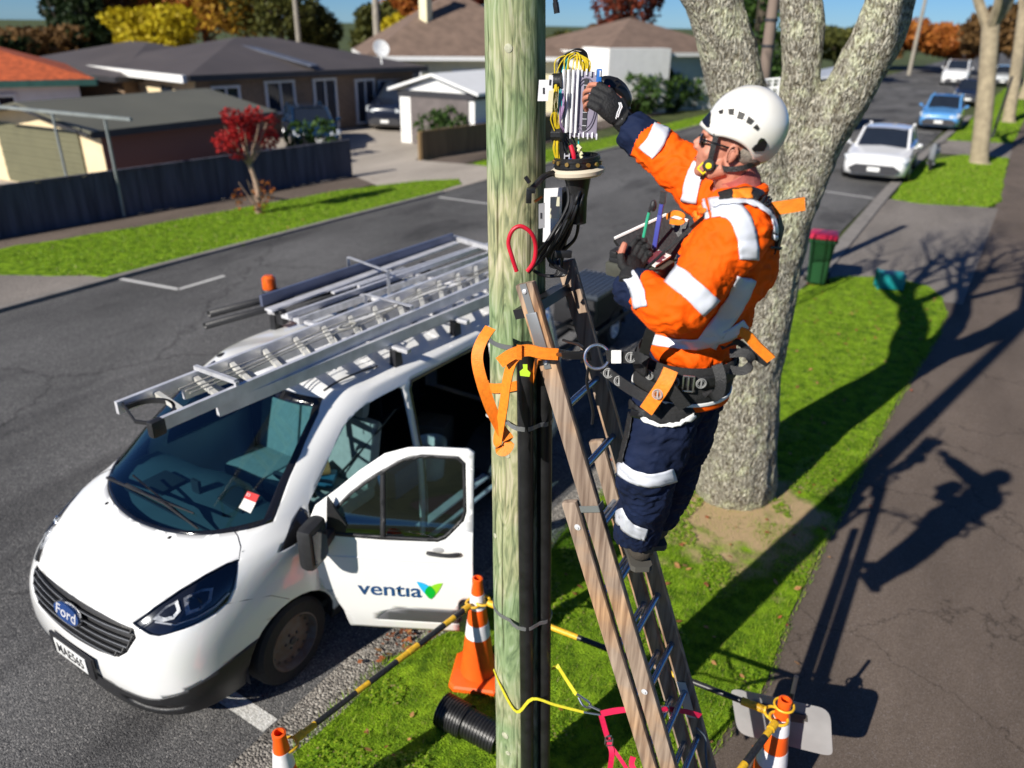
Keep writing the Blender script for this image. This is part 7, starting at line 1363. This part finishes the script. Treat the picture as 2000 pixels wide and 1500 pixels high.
q=MB(); q.bar(at(1100,694,2.72),at(1142,694,2.64),.02,.030,bev=.006); q.tube([at(1135,686,2.65),at(1150,690,2.61),at(1152,702,2.61),at(1136,706,2.65)],.006,8); q.tube([at(1090,692,2.8),at(1102,694,2.72)],.009,8); q.bar(at(1094,684,2.76),at(1120,688,2.7),.008,.006); cn=q.build('snap_connector',mat('black anodised steel',(.02,.02,.022),.3,metal=.6),T)
q=MB(); q.tube(crv([at(1140,680,2.66),at(1128,672,2.7),at(1112,668,2.75),at(1100,664,2.8)],4),.006,6); q.build('lanyard_cord',m_cab,cn)
q=MB(); q.tube(crv([at(1150,715,2.64),at(1146,745,2.66),at(1152,775,2.67),at(1158,805,2.68),at(1156,828,2.69)],4),.006,6); q.build('hanging_cord',m_cab,cn)
# shoulder and chest straps, traced on the jacket
H_=lambda l,w,nm,m,b_=JB,off=.007,**k:wrap(b_,l,w,nm,m,T,off=off,**k)
H_([(1408,392),(1440,384),(1470,384),(1496,396)],24,'shoulder_pad',m_bweb,off=.010); H_([(1432,386),(1466,383)],18,'shoulder_webbing',m_org,off=.014)
H_([(1395,402),(1430,398),(1470,402),(1498,418),(1508,445),(1508,480)],8,'shoulder_piping',m_tape,off=.012)
H_([(1495,392),(1512,410),(1516,450),(1510,490)],22,'back_strap',m_bweb,off=.008)
H_([(1378,408),(1345,440),(1318,478),(1306,505)],18,'chest_strap',m_org,off=.010); H_([(1303,498),(1312,520)],26,'chest_label',mat('amber label',(.8,.4,.02),.5),off=.014)
q=MB(); q.ribbon(crv([at(1280,622,2.33),at(1268,655,2.36),at(1258,690,2.42)],5),.034,(1,0,.1),.005); q.build('chest_webbing',m_bweb,T)
q=MB(); q.ribbon(crv([at(1506,408,2.52),at(1535,404,2.52),at(1572,398,2.53)],4),.040,(.1,0,1),.008); q.build('dorsal_strap',m_org,T)
q=MB(); q.ribbon([at(1490,405,2.50),at(1515,420,2.52),at(1522,455,2.55),at(1512,490,2.56)],.05,(0,1,0),.02); q.build('dorsal_pad',m_bweb,T)
q=MB(); q.ribbon(crv([at(1412,668,2.50),at(1448,648,2.50),at(1480,678,2.52),at(1506,702,2.53)],5),.034,(.5,0,.8),.008); q.build('gear_loop',m_org,T)
q=MB(); q.ribbon(crv([at(1408,678,2.51),at(1440,668,2.515),at(1470,692,2.53),at(1500,712,2.54)],5),.02,(.5,0,.8),.008); q.build('gear_loop_lining',m_bweb,T)
def loopstrap(L_,w,nm,up=(0,.3,1)): q=MB(); q.ribbon(crv([at(*p) for p in L_],6),w,up,.004); q.build(nm,m_bweb,T)
loopstrap([(1400,712,2.44),(1408,740,2.42),(1404,768,2.42),(1388,776,2.43),(1380,765,2.45)],.036,'hanging_loop',(-1,.0,.2)); loopstrap([(1425,690,2.5),(1458,690,2.5),(1468,708,2.5),(1452,724,2.5),(1425,722,2.5)],.03,'hanging_loop')
# leg loops traced on the trousers
G_=lambda l,w,nm,m,off=.008,**k:wrap(TB,l,w,nm,m,T,off=off,**k)
G_([(1262,792),(1295,800),(1330,798),(1350,785)],56,'leg_loop_pad',MATS['black mesh padding'],off=.010); G_([(1258,818),(1295,828),(1330,822),(1352,808)],7,'leg_loop_piping',m_trimw,off=.014)
q=MB(); q.ribbon(crv([at(1284,722,2.415),at(1306,755,2.40),at(1338,796,2.40)],5),.048,(.8,0,.6),.005); q.build('hip_strap',m_bweb,T)
q=MB(); q.ribbon(crv([at(1310,722,2.405),at(1296,752,2.385),at(1262,802,2.40)],5),.050,(.8,0,-.5),.006); q.build('hip_webbing',m_org,T)
emblem(at(1284,770,2.380),CAM-at(1284,770,2.38),.016,T)
G_([(1228,778),(1245,800),(1262,808)],14,'leg_strap',m_bweb,off=.012); G_([(1236,808),(1228,850),(1220,880),(1214,905)],9,'strap_tail',m_bweb,off=.010)
c,n=cast(TB,1245,808)
if c: q=MB(); q.box(c+(CAM-c).normalized()*.014,(.05,.02,.03),bev=.005); q.build('leg_buckle',m_sg,T)
# thin sling of the splice case
T2=empty('splice_case',at(1235,500,2.60),'open black case with a fibre splicer held by the worker on a thin black sling','case')
q=MB(); q.ribbon([at(1448,372,2.47),at(1400,402,2.40),at(1350,445,2.38),at(1300,490,2.42),at(1258,528,2.52)],.014,(.5,0,1),.003); q.build('sling',m_bweb,T2)
# case body built in its own frame
cO=at(1235,520,2.62); cx=(at(1290,528,2.56)-at(1195,505,2.66)).normalized(); cz=V((-.15,-.12,1)).normalized(); cy=cz.cross(cx).normalized(); cz=cx.cross(cy); CM=Matrix((cx,cy,cz)).transposed(); cp=lambda x,y,z:cO+CM@V((x,y,z))
m_ol=mat('olive grey case plastic',(.07,.07,.055),.55,var=.15,vs=30)
q=MB(); q.box(cp(.03,0,.0),(.20,.13,.05),CM,bev=.008); q.build('case_base',m_ol,T2)
q=MB(); q.box(cp(.0,0,.032),(.12,.115,.02),CM,bev=.005); q.box(cp(-.045,-.02,.05),(.03,.07,.03),CM,bev=.006); q.box(cp(.045,-.01,.052),(.05,.06,.035),CM@Matrix.Rotation(.3,3,'X'),bev=.006); q.box(cp(0,.03,.055),(.07,.02,.03),CM,bev=.004); q.cyl(cp(-.03,-.03,.07),cp(.03,-.03,.07),.012,n=12); q.build('splicer',m_blk,T2)
q=MB(); q.box(cp(-.02,-.03,.068),(.02,.05,.003),CM); q.box(cp(.05,-.02,.078),(.03,.035,.003),CM@Matrix.Rotation(.3,3,'X')); q.build('splicer_screen',mat('reddish brown glass',(.12,.04,.035),.15,coat=.5),T2)
q=MB(); q.box(cp(.085,.02,.04),(.05,.1,.008),CM@Matrix.Rotation(.2,3,'Y')); q.build('white_card',m_trimw,T2)
q=MB(); lid=[at(1200,466,2.72),at(1300,420,2.80),at(1345,432,2.76),at(1345,500,2.70),at(1262,520,2.68),at(1216,488,2.70)]; nl=(lid[1]-lid[0]).cross(lid[4]-lid[0]).normalized(); nl=nl if nl.dot(CAM-lid[0])>0 else -nl; q.add([p for p in lid]+[p-nl*.03 for p in lid],[tuple(range(6)),tuple(range(6,12))[::-1]]+[(i,(i+1)%6,6+(i+1)%6,6+i) for i in range(6)]); ldo=q.build('case_lid',m_blk,T2,0)
q=MB(); q.tube([lid[0]+nl*.002,lid[1]+nl*.002,lid[2]+nl*.002],.006,6); q.build('lid_seal',m_trimw,ldo)
q=MB(); q.tube([at(1254,478,2.64),at(1263,435,2.64),at(1268,415,2.64)],.006,8); bo=q.build('green_tool_handle',mat('green plastic',(.03,.35,.2),.4),T2); q=MB(); q.tube([at(1267,418,2.64),at(1270,405,2.64)],.005,6); q.ball(at(1276,402,2.63),(.012,.012,.02),10); q.build('brush_head',m_blk,bo)
q=MB(); q.bar(at(1278,486,2.6),at(1289,420,2.6),.016,.01,up=(0,1,0),bev=.002); q.bar(at(1289,420,2.6),at(1296,377,2.6),.014,.01,up=(0,1,0),bev=.002); q.build('blue_tool',mat('violet blue plastic',(.05,.06,.3),.4),T2); q=MB(); q.bar(at(1293,398,2.594),at(1296,374,2.594),.02,.006,up=(0,1,0)); q.build('tool_tip',m_blk,T2)
q=MB(); q.ribbon(crv([at(1302,424,2.66),at(1318,416,2.62),at(1334,422,2.6),at(1330,434,2.6),at(1308,432,2.64)],5),.018,(0,0,1),.003); q.build('loose_strap_end',m_org,T2)
